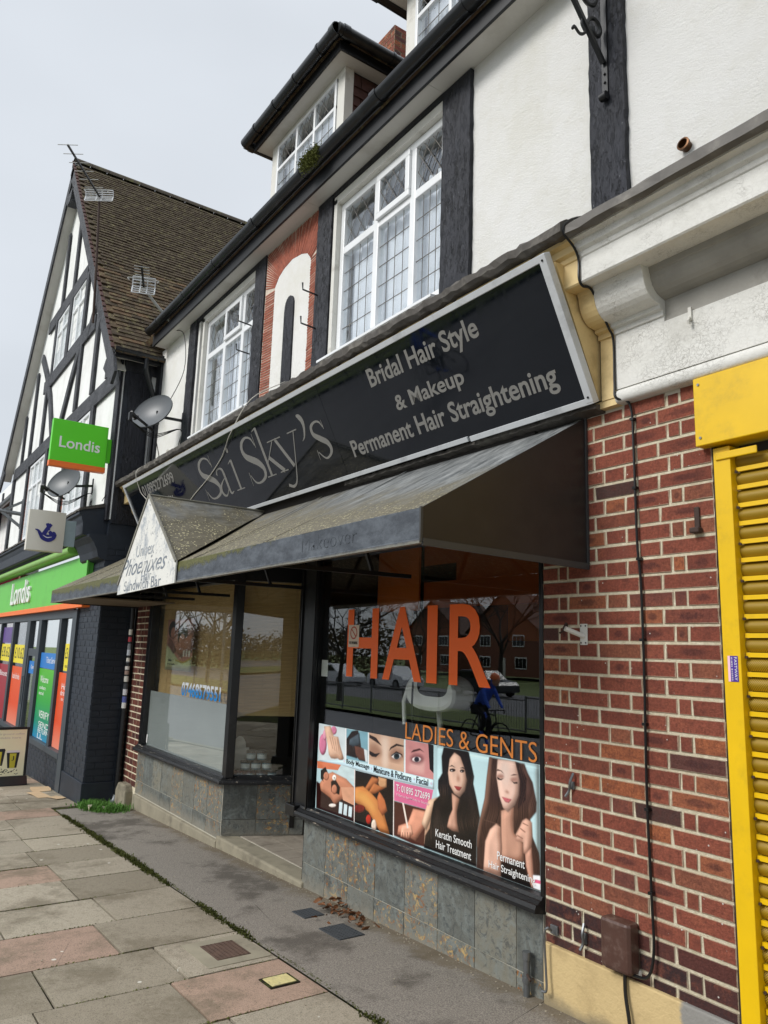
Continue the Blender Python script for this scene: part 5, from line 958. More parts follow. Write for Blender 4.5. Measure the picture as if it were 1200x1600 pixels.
for nm, a in (('trim', (-9.16, -2.29, SH-.035, SH, -.035, .012)), ('trim', (-9.16, -3.2, 0, .030, -.035, .012)), ('trim', (-3.18, -2.29, -.006, .026, -.035, .012)), ('trim', (-2.331, -2.2885, .003, SH-.003, -.033, .0135)), ('trim', (-9.162, -9.125, .003, SH-.003, -.033, .0135))): obj(nm, sbox(MB(), *a), 'white_alu', SG, bev=.002)
for x_, t_ in ((-2.31, .03), (-2.31, SH-.03)): obj('screw', MB().tube([spt(x_, t_, .012), spt(x_, t_, .016)], .006, 8), 'iron', SG)
obj('end_cheek', MB().prism([(-2.30, -.045, 2.81), (-2.30, -.345, 3.44), (-2.30, -.02, 3.44), (-2.30, -.02, 2.81)], (-.012, 0, 0)), 'cream', SG)
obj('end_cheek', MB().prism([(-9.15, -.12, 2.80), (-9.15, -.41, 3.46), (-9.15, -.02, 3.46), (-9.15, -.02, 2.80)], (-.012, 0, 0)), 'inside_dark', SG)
U = (1, 0, 0)
def stx(body, box, off=.0): return text(body, SO, U, SV, box, 'sign_letter', SG, depth=.0015, off=off)
stx('Bridal Hair Style', (-3.90, -2.855, .485, .642), .019); stx('& Makeup', (-3.725, -3.075, .288, .414), .019); stx('Permanent Hair Straightening', (-4.345, -2.455, .095, .252), .019)
stx('01895272699', (-8.60, -7.58, .520, .635), .014); stx('& Beauty', (-8.42, -7.78, .30, .44), .014)
# serif lettering of the name, drawn stroke by stroke
def glyph(ch, x0, x1, t0, t1):
    g = MB(); O = SO+Vector((x0, 0, 0))+SV*t0; w, h = x1-x0, t1-t0; L = [.0008]
    def s(pts, **k_): stroke(g, O, U, SV, [(a*w, b*h, c*.74) for a, b, c in pts], L[0], **k_); L[0] += .0005
    if ch == 'S':
        s([(.86, .76, .014), (.76, .92, .022), (.52, .985, .026), (.25, .92, .045), (.13, .78, .062), (.20, .63, .075), (.45, .52, .085), (.72, .41, .085), (.90, .25, .068), (.83, .09, .044), (.52, .012, .026), (.25, .045, .020), (.10, .22, .012)])
        s([(.88, .71, .012), (.90, 1.0, .006)], straight=True); s([(.07, .29, .012), (.055, -.01, .006)], straight=True)
    if ch == 'a':
        s([(.12, .80, .040), (.22, .95, .024), (.45, .99, .020), (.64, .92, .038), (.70, .74, .052), (.70, .18, .050), (.78, .03, .028), (.99, .07, .008)])
        s([(.70, .62, .010), (.42, .53, .016), (.14, .38, .040), (.06, .20, .050), (.16, .05, .034), (.38, .02, .018), (.70, .24, .010)])
    if ch == 'i':
        s([(.52, 1, .048), (.52, .0, .048)], straight=True); s([(.12, .90, .006), (.5, .985, .020)], straight=True); s([(.08, .012, .012), (.96, .012, .012)], straight=True)
    if ch == 'k':
        s([(.20, 1, .048), (.20, 0, .048)], straight=True); s([(.01, .955, .006), (.2, .99, .018)], straight=True); s([(.0, .01, .012), (.42, .01, .012)], straight=True)
        s([(.24, .27, .012), (.74, .62, .014)], straight=True); s([(.36, .36, .050), (.84, .01, .052)], straight=True); s([(.52, .635, .012), (.96, .635, .012)], straight=True); s([(.64, .01, .012), (1.0, .01, .012)], straight=True)
    if ch == 'y':
        s([(.18, .985, .046), (.52, .38, .050)], straight=True); s([(.88, .985, .014), (.60, .42, .016), (.42, .10, .020), (.26, .02, .030), (.10, .07, .034)])
        s([(.0, .985, .012), (.40, .985, .012)], straight=True); s([(.66, .985, .012), (1.0, .985, .012)], straight=True)
    if ch == "'":
        s([(.25, .98, .02), (.45, .90, .055), (.62, .72, .060), (.60, .45, .040), (.35, .12, .022), (.05, -.02, .004)])
    if ch == 's':
        s([(.84, .78, .010), (.72, .94, .020), (.48, .985, .022), (.22, .90, .040), (.20, .70, .050), (.50, .53, .062), (.80, .37, .058), (.88, .18, .044), (.70, .04, .026), (.42, .015, .018), (.14, .22, .008)]); s([(.86, .73, .010), (.86, .97, .006)], straight=True); s([(.11, .28, .010), (.10, .02, .006)], straight=True)
    return obj('lettering', g, 'sign_letter', SG)
for ch, a in (('S', (-6.95, -6.56, .205, .612)), ('a', (-6.60, -6.34, .193, .458)), ('i', (-6.29, -6.10, .203, .485)), ('S', (-5.96, -5.62, .196, .606)), ('k', (-5.64, -5.27, .215, .640)), ('y', (-5.40, -4.95, .070, .490)), ("'", (-4.93, -4.78, .385, .580)), ('s', (-4.80, -4.56, .196, .480))): glyph(ch, *a)
obj('lettering', MB().tube([spt(-6.19, .575, .0008), spt(-6.19, .575, .0025)], .024, 14), 'sign_letter', SG)
# thin white aerial lead trailing over the sign
def wire(name, pts, r, mat, label, cat='cable'):
    c = [Vector(p[:3]) for p in catmull(pts, 6)]; return mark(obj(name, MB().tube(c, r, 6), mat, smooth=True), label, cat)
wire('aerial_cable', [(-5.75, -.03, 3.9), (-5.62, -.40, 3.62), spt(-5.95, .70, .015), spt(-6.19, .596, .01), spt(-6.35, .527, .01), spt(-6.76, .414, .01), spt(-7.42, .264, .01), spt(-7.6, .10, .02)], .004, 'cable_white', 'thin white aerial cable looping across the sign beside the S of the name')
wire('aerial_cable', [(-8.7, -.05, 3.72), (-8.6, -.43, 3.56), spt(-8.63, .62, .015), spt(-8.55, .489, .015), spt(-8.3, .3, .02)], .004, 'cable_white', 'pale cable sagging from the far end of the sign down to the awning gable')

# ------------------------------------------------------------------ awning
AW = thing('shop_awning', (-6, -.5, 2), 'dark vinyl wedge awning with lichen, a small painted gablet and a flat valance', 'awning')
k = NT('awning_vinyl'); sx = k.n('ShaderNodeSeparateXYZ'); k.l(k.P, sx.inputs[0]); zc, xc = sx.outputs[2], sx.outputs[0]
c = k.mix(k.ramp(k.noise(5, 6, .7, stretch=(3, 1, .6)), .3, .75), '#4c4f50', '#9a9c9b');  # pale streaks paint the grey sheen of the vinyl into its colour
amt = k.math('ADD', k.ramp(zc, 2.62, 2.22, 0, .55, False), k.math('MULTIPLY', k.ramp(xc, -3.1, -5.6, 0, 1, False), .42)); amt = k.math('ADD', k.math('ADD', amt, .30), k.math('MULTIPLY', k.noise(3.2, 5, .7), .8))
c = k.mix(k.ramp(amt, .85, 1.25), c, k.mix(k.noise(12, 5, .7), '#524d40', '#7c7562'))
lich = k.ramp(k.noise(34, 3, .7), .60, .655, 0, 1); lich2 = k.ramp(k.voro(38), .28, .17, 0, 1); l_ = k.math('MULTIPLY', k.math('MAXIMUM', lich, lich2), k.ramp(k.math('ADD', amt, k.math('MULTIPLY', k.noise(7, 4, .7), .5)), 1.3, 1.55, 0, 1)); c = k.mix(l_, c, '#d0c79f')
k.bump(k.math('ADD', k.math('MULTIPLY', k.noise(3, 3, stretch=(2.2, .7, .7)), 3.), k.math('MULTIPLY', l_, .6)), .8, .02); MT['vinyl'] = k.done(c, .5, 0, .45)
k = NT('awning_side_vinyl'); MT['vinyl_side'] = k.done(k.vary(k.mix(k.ramp(k.noise(1.4, 5, .7), .5, .75, 0, .5), '#2a2625', '#3a3532'), .12, 8), .42, 0, .4)
k = NT('awning_valance'); sx = k.n('ShaderNodeSeparateXYZ'); k.l(k.P, sx.inputs[0]); c = k.mix(k.ramp(k.noise(6, 6, .75, stretch=(1, 1, 2)), .35, .7), '#3c4148', '#5d636a'); ms_ = k.ramp(k.math('ADD', k.math('ADD', k.ramp(sx.outputs[2], 2.06, 2.17, 0, .55, False), k.math('MULTIPLY', k.ramp(sx.outputs[0], -3.6, -5.0, 0, .4, False), 1)), k.math('MULTIPLY', k.noise(9, 6, .8), .9)), 1.0, 1.16)
c = k.mix(ms_, c, k.mix(k.noise(40, 4), '#3f4322', '#6f6d3c')); c = k.mix(k.ramp(k.math('ADD', sx.outputs[2], k.math('MULTIPLY', k.noise(14, 6, .8), .03)), 2.045, 2.030, 0, .7), c, '#8f8c80'); k.bump(k.math('ADD', k.noise(20, 5, .7), ms_), .6, .006); MT['valance'] = k.done(c, .55, 0, .4)
XL, XR, YF = -9.50, -2.42, -1.02; ZT, ZF, ZB = 2.755, 2.165, 2.02
def slope(x0, x1, nx, ny, sag=.012, seed=0, f=None):
    g = MB(); rn = random.Random(seed); vs = []
    for j in range(ny+1):
        t = j/ny
        for i in range(nx+1):
            x = x0+(x1-x0)*i/nx; y = YF*t; z = ZT+(ZF-ZT)*t-sag*math.sin(math.pi*t)*(1+.8*math.sin(x*2.2+seed)); vs.append((x, y, z))
    g.add(vs, [(j*(nx+1)+i, j*(nx+1)+i+1, (j+1)*(nx+1)+i+1, (j+1)*(nx+1)+i) for i in range(nx) for j in range(ny)]); return g
MT['awning_lining'] = simple('awning_lining', '#211d1b', .8)
obj('canopy', slope(XL, XR-.008, 60, 10), 'vinyl', AW, smooth=True)
for xs_m in (-3.9, -5.0, -7.4, -8.6): obj('seam', MB().beam((xs_m, -.02, ZT-.004), (xs_m, YF*.5, (ZT+ZF)/2-.008), .022, .003, up=Z).beam((xs_m, YF*.5, (ZT+ZF)/2-.008), (xs_m, YF, ZF+.002), .022, .003, up=Z), 'vinyl', AW)
obj('valance', extrude_profile([(YF, ZF), (YF-.012, ZF-.006), (YF-.012, ZB+.012), (YF-.016, ZB+.008), (YF-.014, ZB-.006), (YF+.02, ZB-.004), (YF+.02, ZB+.012), (YF+.004, ZB+.014), (YF+.004, ZF-.004)], XL, XR, 50, .0012, 2), 'valance', AW)
obj('side_panel', MB().prism([(XR, 0.0, ZT+.004), (XR, YF, ZF), (XR, YF, ZB-.002), (XR, -.0, ZB-.012)], (-.006, 0, 0)), 'vinyl_side', AW)
obj('side_hem', MB().beam((XR+.002, YF, ZB), (XR+.002, -.005, ZB-.012), .012, .03, up=Z).beam((XR+.002, -.008, ZB), (XR+.002, -.008, ZT), .012, .012, up=Y).beam((XR+.001, YF-.008, ZB), (XR+.001, YF-.008, ZF), .010, .012, up=Y), simple('hem_tape', '#3b3c3d', .5), AW)
obj('side_panel', MB().prism([(XL, 0.0, ZT-.02), (XL, YF, ZF-.005), (XL, YF, ZB-.002), (XL, -.0, ZB-.012)], (.006, 0, 0)), 'vinyl_side', AW)
fr_ = MB()
for x in (-9.3, -7.6, -6.7, -5.25, -3.85, -2.5): fr_.beam((x, -.01, ZT-.05), (x, YF+.03, ZF-.04), .025, .025).beam((x, YF+.03, ZB+.02), (x, -.01, ZB+.03), .025, .025).beam((x, -.3, ZB+.03), (x, -.45, ZF+.25), .02, .02, up=X)
obj('end_soffit', MB().box(XL+.02, -8.15, YF+.05, -.02, ZB+.005, ZB+.018), simple('brown_soffit_board', '#6b5c48', .7, .2, 6), AW)
fr_.box(XL+.02, XR-.02, YF+.022, YF+.047, ZB+.0, ZB+.025); obj('frame', fr_, 'iron', AW)
gx0, gx1, gxm, gz0, gzt = -6.69, -5.265, -6.03, 1.985, 2.765
k = NT('flaking_gablet_paint'); pe = k.ramp(k.noise(7, 7, .8, stretch=(1, 1, .6)), .50, .66); sx = k.n('ShaderNodeSeparateXYZ'); k.l(k.P, sx.inputs[0]); c = k.mix(pe, '#dddcd5', '#9aa1a8'); c = k.mix(k.ramp(k.noise(24, 6, .8), .58, .64, 0, .8), c, '#4c5560'); k.bump(k.noise(30, 6, .8), .4, .004); MT['gablet'] = k.done(c, .7)
obj('gablet_face', MB().prism([(gx0, YF-.030, gz0+.0), (gx0, YF-.030, ZB+.02), (gxm, YF-.030, gzt), (gx1, YF-.030, ZF), (gx1, YF-.030, ZB-.01)], (0, .010, 0)), 'gablet', AW)
rg = (gxm, -.005, ZT-.0)
def ypl(z): return YF*(ZT-z)/(ZT-ZF)
gr = MB(); n = 10
for side, xe, ze in ((1, gx1, ZF), (-1, gx0, ZB+.05)):
    vs = []
    for j in range(n+1):
        t = j/n; a = Vector((gxm, YF-.028, gzt)).lerp(Vector((gxm, -.01, ZT+.008)), t); b = Vector((xe, YF-.028, ze)).lerp(Vector((gxm, -.01, ZT+.008)), t)
        for i in range(7): s_ = i/6; p = a.lerp(b, s_); p.z -= .012*math.sin(math.pi*s_)*(1-t); vs.append(p)
    gr.add(vs, [(j*7+i, j*7+i+1, (j+1)*7+i+1, (j+1)*7+i) for i in range(6) for j in range(n)])
obj('gablet_roof', gr, 'vinyl', AW, smooth=True)
obj('gablet_trim', MB().beam((gxm, YF-.034, gzt+.004), (gx1+.005, YF-.034, ZF), .008, .022, up=Z).beam((gxm, YF-.034, gzt+.004), (gx0-.005, YF-.034, ZB+.05), .008, .022, up=Z).tube([(gxm, YF-.03, gzt+.006), (gxm, -.02, ZT+.014)], .008, 6), simple('gablet_edge', '#7d7a6e', .6, .2, 20), AW)
GO = (0, YF-.030, 0)
for body, bx, mt, sh in (('Unisex', (-6.24, -5.78, 2.27, 2.37), 'ghost', 0), ('Phoenixes', (-6.62, -5.52, 2.13, 2.27), 'ghost_dark', .1), ('Hair', (-6.05, -5.80, 2.065, 2.145), 'ghost', 0), ('Sandwich Bar', (-6.50, -5.56, 2.005, 2.09), 'ghost_dark', 0)):
    MT.setdefault('ghost', simple('faded_lettering', '#8f969d', .7, .3, 30, grime='#d4d3cc', gamt=1, gscale=10)); MT.setdefault('ghost_dark', simple('worn_lettering', '#747c85', .7, .3, 30, grime='#d4d3cc', gamt=1, gscale=8))
    text(body, GO, X, Z, bx, mt, AW, depth=.0008, off=0, shear=sh)
text('Makeover', (0, YF-.012, 0), X, Z, (-3.42, -2.90, 2.065, 2.135), simple('ghost_valance_lettering', '#3f454b', .6, .2, 30, grime='#50565c', gamt=1, gscale=12), AW, depth=.0008, off=-.028)

# ------------------------------------------------------------------ roller shutter next door
RS_ = thing('roller_shutter', (-1, 0, 0), 'closed bright yellow perforated roller shutter with its yellow hood and guide rail', 'shutter')
obj('hood', MB().box(-1.793, 2.9, -.055, .2, 2.466, 2.766), 'yellow', RS_, bev=.004)
for z_ in (2.50, 2.735): obj('screw', MB().tube([(-1.768, -.055, z_), (-1.768, -.059, z_)], .006), 'steel', RS_)
obj('guide_rail', MB().box(-1.742, -1.668, -.012, .10, .0, 2.455), 'yellow', RS_, bev=.003)
obj('rail_lip', MB().box(-1.730, -1.55, -.020, -.012, 2.40, 2.432), 'yellow', RS_, bev=.008)
obj('wall_gap', MB().box(-1.757, -1.743, .005, .2, 0, 2.47), 'inside_dark', RS_)
k = NT('perforated_yellow_slat'); st_ = k.n('ShaderNodeVectorMath', operation='MULTIPLY'); k.l(k.P, st_.inputs[0]); st_.inputs[1].default_value = (1, 0, 1.0)
ro = k.n('ShaderNodeMapping'); ro.inputs['Rotation'].default_value = (0, R(45), 0); k.l(st_.outputs[0], ro.inputs[0]); d_ = k.voro(165, rnd=0, vec=ro.outputs[0]); hole = k.ramp(d_, .42, .30, 0, 1)
c = k.mix(hole, '#b3900f', '#463608'); c = k.mix(k.ramp(k.noise(3, 5, .7), .5, .75, 0, .35), c, '#937a28'); k.bump(k.math('SUBTRACT', 1, hole), .4, .002); MT['slat'] = k.done(c, .45)
slat = MB(); n = 7; vs = []
for i in range(n+1): a = math.pi*i/n; vs += [(-1.668, .038-.014*math.sin(a), -.026+.052*i/n), (2.9, .038-.014*math.sin(a), -.026+.052*i/n)]
slat.add(vs, [(2*i, 2*i+1, 2*i+3, 2*i+2) for i in range(n)]); sm = slat.mesh('slat_mesh', True); sm.materials.append(MT['slat'])
rib = MB(); rib.box(-1.664, 2.9, .020, .036, -.009, .009); rb_ = rib.mesh('rib_mesh'); rb_.materials.append(MT['yellow'])
back = obj('dark_backing', MB().box(-1.66, 2.9, .045, .05, 0, 2.46), 'inside_dark', RS_)
for i in range(32):
    zc = 2.43-.075*i-.037
    o = bpy.data.objects.new('slat', sm); COL.objects.link(o); o.location = (0, 0, zc); adopt(o, RS_)
    o = bpy.data.objects.new('slat_rib', rb_); COL.objects.link(o); o.location = (0, 0, zc-.0375); adopt(o, RS_)
    b = obj('slat_bolt', MB().tube([(-1.660, .02, zc+.028), (-1.660, .012, zc+.028)], .006, 6), 'rust', RS_) if i % 2 else None
stk = thing('security_sticker', (-1.70, -.013, 1.56), 'purple and white sticker on the yellow guide rail of the shutter', 'sticker')
obj('sticker_sheet', MB().box(-1.722, -1.680, -.0135, -.0121, 1.50, 1.60), simple('sticker_purple', '#4b2f8f', .4), stk)
text('FASTWAY', (0, -.0135, 0), (0, 0, -1), X, (-1.595, -1.505, -1.695, -1.684), 'white_letter', stk, depth=.0004); text('01895 810333', (0, -.0135, 0), (0, 0, -1), X, (-1.595, -1.505, -1.708, -1.702), 'white_letter', stk, depth=.0004)
obj('sticker_band', MB().box(-1.722, -1.712, -.0141, -.0136, 1.50, 1.60), 'pink_ink', stk)

# ------------------------------------------------------------------ small things on the brick pier
wire('black_cable', [(-2.2, -.02, 3.75), (-2.205, -.30, 3.64), (-2.2, -.405, 3.54), (-2.195, -.33, 3.47), (-2.2, -.295, 3.42), (-2.2, -.295, 3.33), (-2.2, -.27, 3.298), (-2.2, -.21, 3.30), (-2.2, -.15, 3.22), (-2.2, -.09, 3.14), (-2.2, -.055, 3.08), (-2.2, -.055, 2.86), (-2.19, -.06, 2.79), (-2.14, -.02, 2.745), (-2.135, -.012, 2.5), (-2.13, -.014, 2.1), (-2.118, -.012, 1.9), (-2.115, -.013, 1.5), (-2.12, -.013, 1.0), (-2.112, -.013, .60), (-2.105, -.02, .40), (-2.13, -.03, .30), (-2.20, -.04, .285)], .0065, 'cable_black', 'black cable clipped down the cornice and brick pier to the brown box')
cl = MB()
for p in [(-2.135, -.014, 2.68), (-2.133, -.016, 2.35), (-2.122, -.014, 2.02), (-2.117, -.014, 1.66), (-2.118, -.014, 1.30), (-2.118, -.014, .95), (-2.113, -.014, .62)]: cl.box(p[0]-.010, p[0]+.010, -.024, 0, p[2]-.006, p[2]+.006)
mark(obj('cable_clips', cl, 'cable_black'), 'small black clips nailed along the cable on the brick pier', 'clips', kind='stuff')
mb = thing('meter_box', (-2.255, -.05, .3), 'scratched brown plastic service box at the foot of the brick pier', 'service box')
bb = MB().prism([(-2.335, -.0, .285), (-2.335, -.075, .285), (-2.195, -.075, .285), (-2.185, -.06, .285), (-2.185, 0, .285)], (0, 0, .20)); obj('cover', bb, 'brown_box', mb, bev=.014); obj('base_plate', MB().box(-2.34, -2.18, -.012, 0, .275, .30), 'white_wood', mb)
wire('black_cable', [(-2.24, -.035, .29), (-2.235, -.04, .2), (-2.215, -.045, .1), (-2.20, -.045, -.05), (-2.2, -.05, -.2)], .008, 'cable_black', 'short black cable leaving the brown box down the cream plinth')
br = thing('wall_bracket', (-2.47, -.03, 1.68), 'small white metal wall plate with a short angled tube on the brick pier', 'bracket')
obj('plate', MB().box(-2.478, -2.434, -.006, 0, 1.635, 1.735), 'plastic_white', br, bev=.002); obj('tube', MB().tube([(-2.455, -.004, 1.675), (-2.50, -.085, 1.71)], .012, 12), 'plastic_white', br, smooth=True)
for x_, z_ in ((-2.47, 1.645), (-2.442, 1.645), (-2.47, 1.725), (-2.442, 1.725)): obj('screw', MB().tube([(x_, -.006, z_), (x_, -.009, z_)], .004, 6), 'iron', br)
def bent(name, pts, r, mat, label, cat='hook', plate=None):
    t = thing(name, pts[0], label, cat); c = [Vector(p[:3]) for p in catmull(pts, 5)]; obj('rod', MB().tube(c, r, 6), mat, t, smooth=True)
    if plate: obj('plate', MB().box(*plate), mat, t, bev=.002)
    return t
bent('wall_hook', [(-2.655, -.03, .32), (-2.66, -.05, .335), (-2.675, -.055, .30), (-2.672, -.05, .15), (-2.665, -.055, .07), (-2.69, -.06, .06)], .006, 'steel', 'long galvanised cabin hook hanging by the stall riser at the cream plinth', plate=(-2.68, -2.635, -.012, 0, .30, .34))
bent('wall_cleat', [(-2.525, -.012, 1.04), (-2.53, -.03, 1.0), (-2.545, -.02, .96), (-2.56, -.03, .93)], .006, 'steel', 'grey twisted cleat fixed level with the window poster on the brick pier', 'cleat', (-2.545, -2.525, -.012, 0, .965, 1.0))
bent('wall_cleat', [(-2.475, -.012, .40), (-2.47, -.03, .36), (-2.475, -.02, .32), (-2.485, -.03, .29)], .007, 'steel', 'grey rusty cleat just above the cream plinth left of the brown box', 'cleat', (-2.49, -2.465, -.012, 0, .315, .36))
bent('wall_cleat', [(-2.555, -.012, 1.74), (-2.56, -.025, 1.72), (-2.575, -.02, 1.70), (-2.585, -.03, 1.69)], .005, 'rust', 'short dark cleat above and left of the white wall plate on the pier', 'cleat', (-2.575, -2.555, -.010, 0, 1.705, 1.735))
t = thing('padlock_bracket', (-1.83, -.02, 2.18), 'small rusty hasp hanging on the bricks near the yellow hood', 'bracket'); obj('strap', MB().box(-1.845, -1.82, -.010, 0, 2.12, 2.22), 'rust', t, bev=.006); obj('foot', MB().box(-1.855, -1.81, -.035, 0, 2.105, 2.13), 'rust', t, bev=.006)
t = thing('vent_pipe', (-1.80, 0, 3.92), 'short copper stained pipe end poking from the white render above the cornice', 'pipe'); obj('pipe_end', MB().lathe([(.024, -.02), (.025, .018), (.030, .022), (.031, .036), (.023, .038), (.021, .0), (0, .0)], Matrix.Translation((-1.80, 0, 3.915)) @ Matrix.Rotation(R(85), 4, 'X'), 20, False), simple('tarnished_copper', '#5b3c20', .4, .4, 30, metal=.6), t, smooth=True)
t = thing('waste_pipe', (-2.83, -.03, 0), 'short grey capped pipe with a side tap at the foot of the slate riser', 'pipe'); obj('pipe', MB().tube([(-2.81, -.035, -.03), (-2.81, -.035, .15)], .016, 12).tube([(-2.81, -.035, .15), (-2.81, -.035, .185)], .021, 12), 'steel', t, smooth=True); obj('tap', MB().tube([(-2.81, -.035, .09), (-2.77, -.06, .085), (-2.755, -.065, .08)], .006), 'rust', t); obj('collar', MB().tube([(-2.81, -.035, .05), (-2.81, -.035, .075)], .022, 12), 'steel', t)
# wrought iron hanging-sign bracket on the timber post
t = thing('iron_bracket', (-2.22, -.03, 4.7), 'black wrought iron scroll bracket with a curled tail on the black timber post', 'bracket')
obj('back_strap', MB().box(-2.24, -2.205, -.042, -.032, 4.42, 5.25), 'iron', t); obj('strap_curl', MB().tube([(-2.24, -.055, 4.43), (-2.2, -.055, 4.43)], .022, 12), 'iron', t, smooth=True)
obj('strut', MB().beam((-2.222, -.05, 4.63), (-2.222, -.62, 5.30), .022, .022, up=X), 'iron', t); obj('top_bar', MB().beam((-2.222, -.04, 5.22), (-2.222, -.9, 5.22), .022, .022), 'iron', t)
obj('tail_hook', MB().tube([Vector(p[:3]) for p in catmull([(-2.222, -.20, 4.83, 0), (-2.222, -.215, 4.78, 0), (-2.222, -.19, 4.74, 0), (-2.222, -.23, 4.71, 0), (-2.222, -.27, 4.73, 0), (-2.222, -.285, 4.71, 0)], 5)], .008, 6), 'iron', t, smooth=True)
sc_ = [(-2.222, -.17-.11*math.cos(a)*(1-a/9), 4.98+.11*math.sin(a)*(1-a/9)) for a in np.linspace(0, 7.5, 30)]; obj('scroll', MB().tube(sc_, .011, 6), 'iron', t, smooth=True)
sc_ = [(-2.222, -.11-.06*math.cos(a)*(1-a/9), 4.80+.07*math.sin(a)*(1-a/9)) for a in np.linspace(0, 6.5, 24)]; obj('scroll', MB().tube(sc_, .011, 6), 'iron', t, smooth=True)
for z_ in (4.52, 4.57): obj('bolt', MB().tube([(-2.222, -.042, z_), (-2.222, -.052, z_)], .007, 6), 'iron', t)
for i, (x_, z_) in enumerate([(-5.24, 4.52), (-5.24, 4.22), (-6.57, 4.72), (-6.57, 4.42)]):
    nm = ['upper black hook on the timber post beside the large upper window', 'lower black hook on the timber post beside the large upper window', 'upper black hook beside the far upper window of the salon', 'lower black hook beside the far upper window of the salon'][i]
    t = thing('wall_hook', (x_, -.03, z_), nm, 'hook', 'black hooks beside the upper windows'); obj('rod', MB().tube([(x_, -.03, z_), (x_-.0, -.17, z_+.01), (x_-.0, -.175, z_+.07)], .007, 6), 'iron', t)

# ------------------------------------------------------------------ in the pavement
def cover(label, xc, yc, w, d, mat, rim=None, name='drain_cover', lift=.003):
    m_ = Matrix.Translation((xc, yc, gz(xc)+lift)) @ SLROT.to_4x4() @ Matrix.Rotation(R(90), 4, 'X'); t = thing(name, (xc, yc, gz(xc)), label, 'drain cover')
    if rim: obj('rim', MB().box(-w/2-rim, w/2+rim, -d/2-rim, d/2+rim, -.03, .0, m_), 'concrete', t)
    p = MB().box(-w/2, w/2, -d/2, d/2, -.02, .003, m_); obj('plate', p, mat, t)
    r_ = MB(); n = max(3, int(w/.022))
    for i in range(n):
        for j in range(max(3, int(d/.022))):
            x_ = -w/2+w*(i+.5)/n; y_ = -d/2+d*(j+.5)/max(3, int(d/.022)); r_.box(x_-.005, x_+.005, y_-.003, y_+.003, .003, .0055, m_)
    obj('tread_studs', r_, mat, t, kind='stuff'); return t
MT['cover_iron'] = simple('grey_iron_cover', '#3f4347', .6, .2, 20, .5, 80); MT['cover_rust'] = simple('rusty_iron_cover', '#5a463b', .7, .3, 20, .5, 80)
cover('small grey iron drain cover by the dead leaves on the asphalt strip', -4.50, -.27, .17, .14, 'cover_iron'); cover('larger grey iron drain cover nearer the camera on the asphalt strip', -4.08, -.28, .24, .17, 'cover_iron')
cover('rusty square stop tap cover in a concrete surround among the slabs', -4.16, -.98, .25, .19, 'cover_rust', .08, lift=.005)
ym = thing('yellow_marker', (-3.62, -.93, gz(-3.6)), 'small yellow hydrant cover plate set in the pink slab', 'cover plate'); m_ = Matrix.Translation((-3.62, -.925, gz(-3.62)+.004)) @ SLROT.to_4x4() @ Matrix.Rotation(R(90), 4, 'X')
obj('plate', MB().box(-.055, .055, -.065, .065, -.02, .004, m_), simple('worn_yellow_paint', '#cbbf86', .7, .2, 30, grime='#8b8470', gamt=.8, gscale=40), ym); obj('gasket', MB().box(-.07, .07, -.08, .08, -.02, .001, m_), 'soil', ym)
# dead leaves piled in the corner
g = MB(); rn = random.Random(21)
for _ in range(60):
    x = -4.62+abs(rn.gauss(0, .28)); y = -.02-abs(rn.gauss(0, .085)); s_ = rn.uniform(.012, .034); zc = gz(x)+rn.uniform(.002, .055)*math.exp(-abs(x+4.55)*5)+.003
    m_ = Matrix.Translation((x, y, zc)) @ Matrix.Rotation(rn.uniform(0, 6.3), 4, 'Z') @ Matrix.Rotation(rn.uniform(-.9, .9), 4, 'X') @ Matrix.Rotation(rn.uniform(-.6, .6), 4, 'Y')
    pts = [(-s_, 0, 0), (-s_*.3, s_*.55, .3*s_), (s_*.4, s_*.45, .1*s_), (s_, 0, .25*s_), (s_*.3, -s_*.5, .2*s_), (-s_*.4, -s_*.5, .35*s_)]; g.add([m_ @ Vector(p) for p in pts], [(0, 1, 2, 3), (0, 3, 4, 5)])
mark(obj('dead_leaves', g, 'leaf'), 'brown dead leaves gathered against the slate riser beside the doorway', 'leaves', kind='stuff')
path = [(-9.25, -.42, gz(-9.2)), (-8.95, -.28, gz(-9)), (-8.75, -.16, gz(-8.8))]
g = tufts([(-9.45, -.40, gz(-9.4)), (-9.1, -.34, gz(-9.1)), (-8.9, -.22, gz(-8.9))], 2600, .075, .02, .085, 33, .004); mark(obj('grass_patch', g, 'grass'), 'patch of bright green grass growing at the foot of the navy pier by the downpipe', 'grass', kind='stuff')
for i, (x, y, w_, d_, rz, lab) in enumerate([(-10.55, -.72, .42, .15, .15, 'long torn cardboard strip lying on the slabs near the grass'), (-11.05, -.60, .35, .22, -.1, 'pale flat cardboard piece beside the frame of the green shop'), (-10.2, -.58, .2, .12, .4, 'small pale cardboard scrap by the navy pier')]):
    m_ = Matrix.Translation((x, y, gz(x)+.008)) @ Matrix.Rotation(rz, 4, 'Z'); g = MB(); rn = random.Random(i); P_ = [(-w_/2, -d_/2), (-w_/6, -d_/2+rn.uniform(-.02, .02)), (w_/2, -d_/2), (w_/2+.02, 0), (w_/2, d_/2), (0, d_/2+rn.uniform(-.02, .02)), (-w_/2, d_/2)]
    mark(obj('cardboard_scrap', g.prism([m_ @ Vector((a, b, rn.uniform(-.002, .004))) for a, b in P_], (0, 0, .004)), 'card'), lab, 'cardboard', 'cardboard scraps')
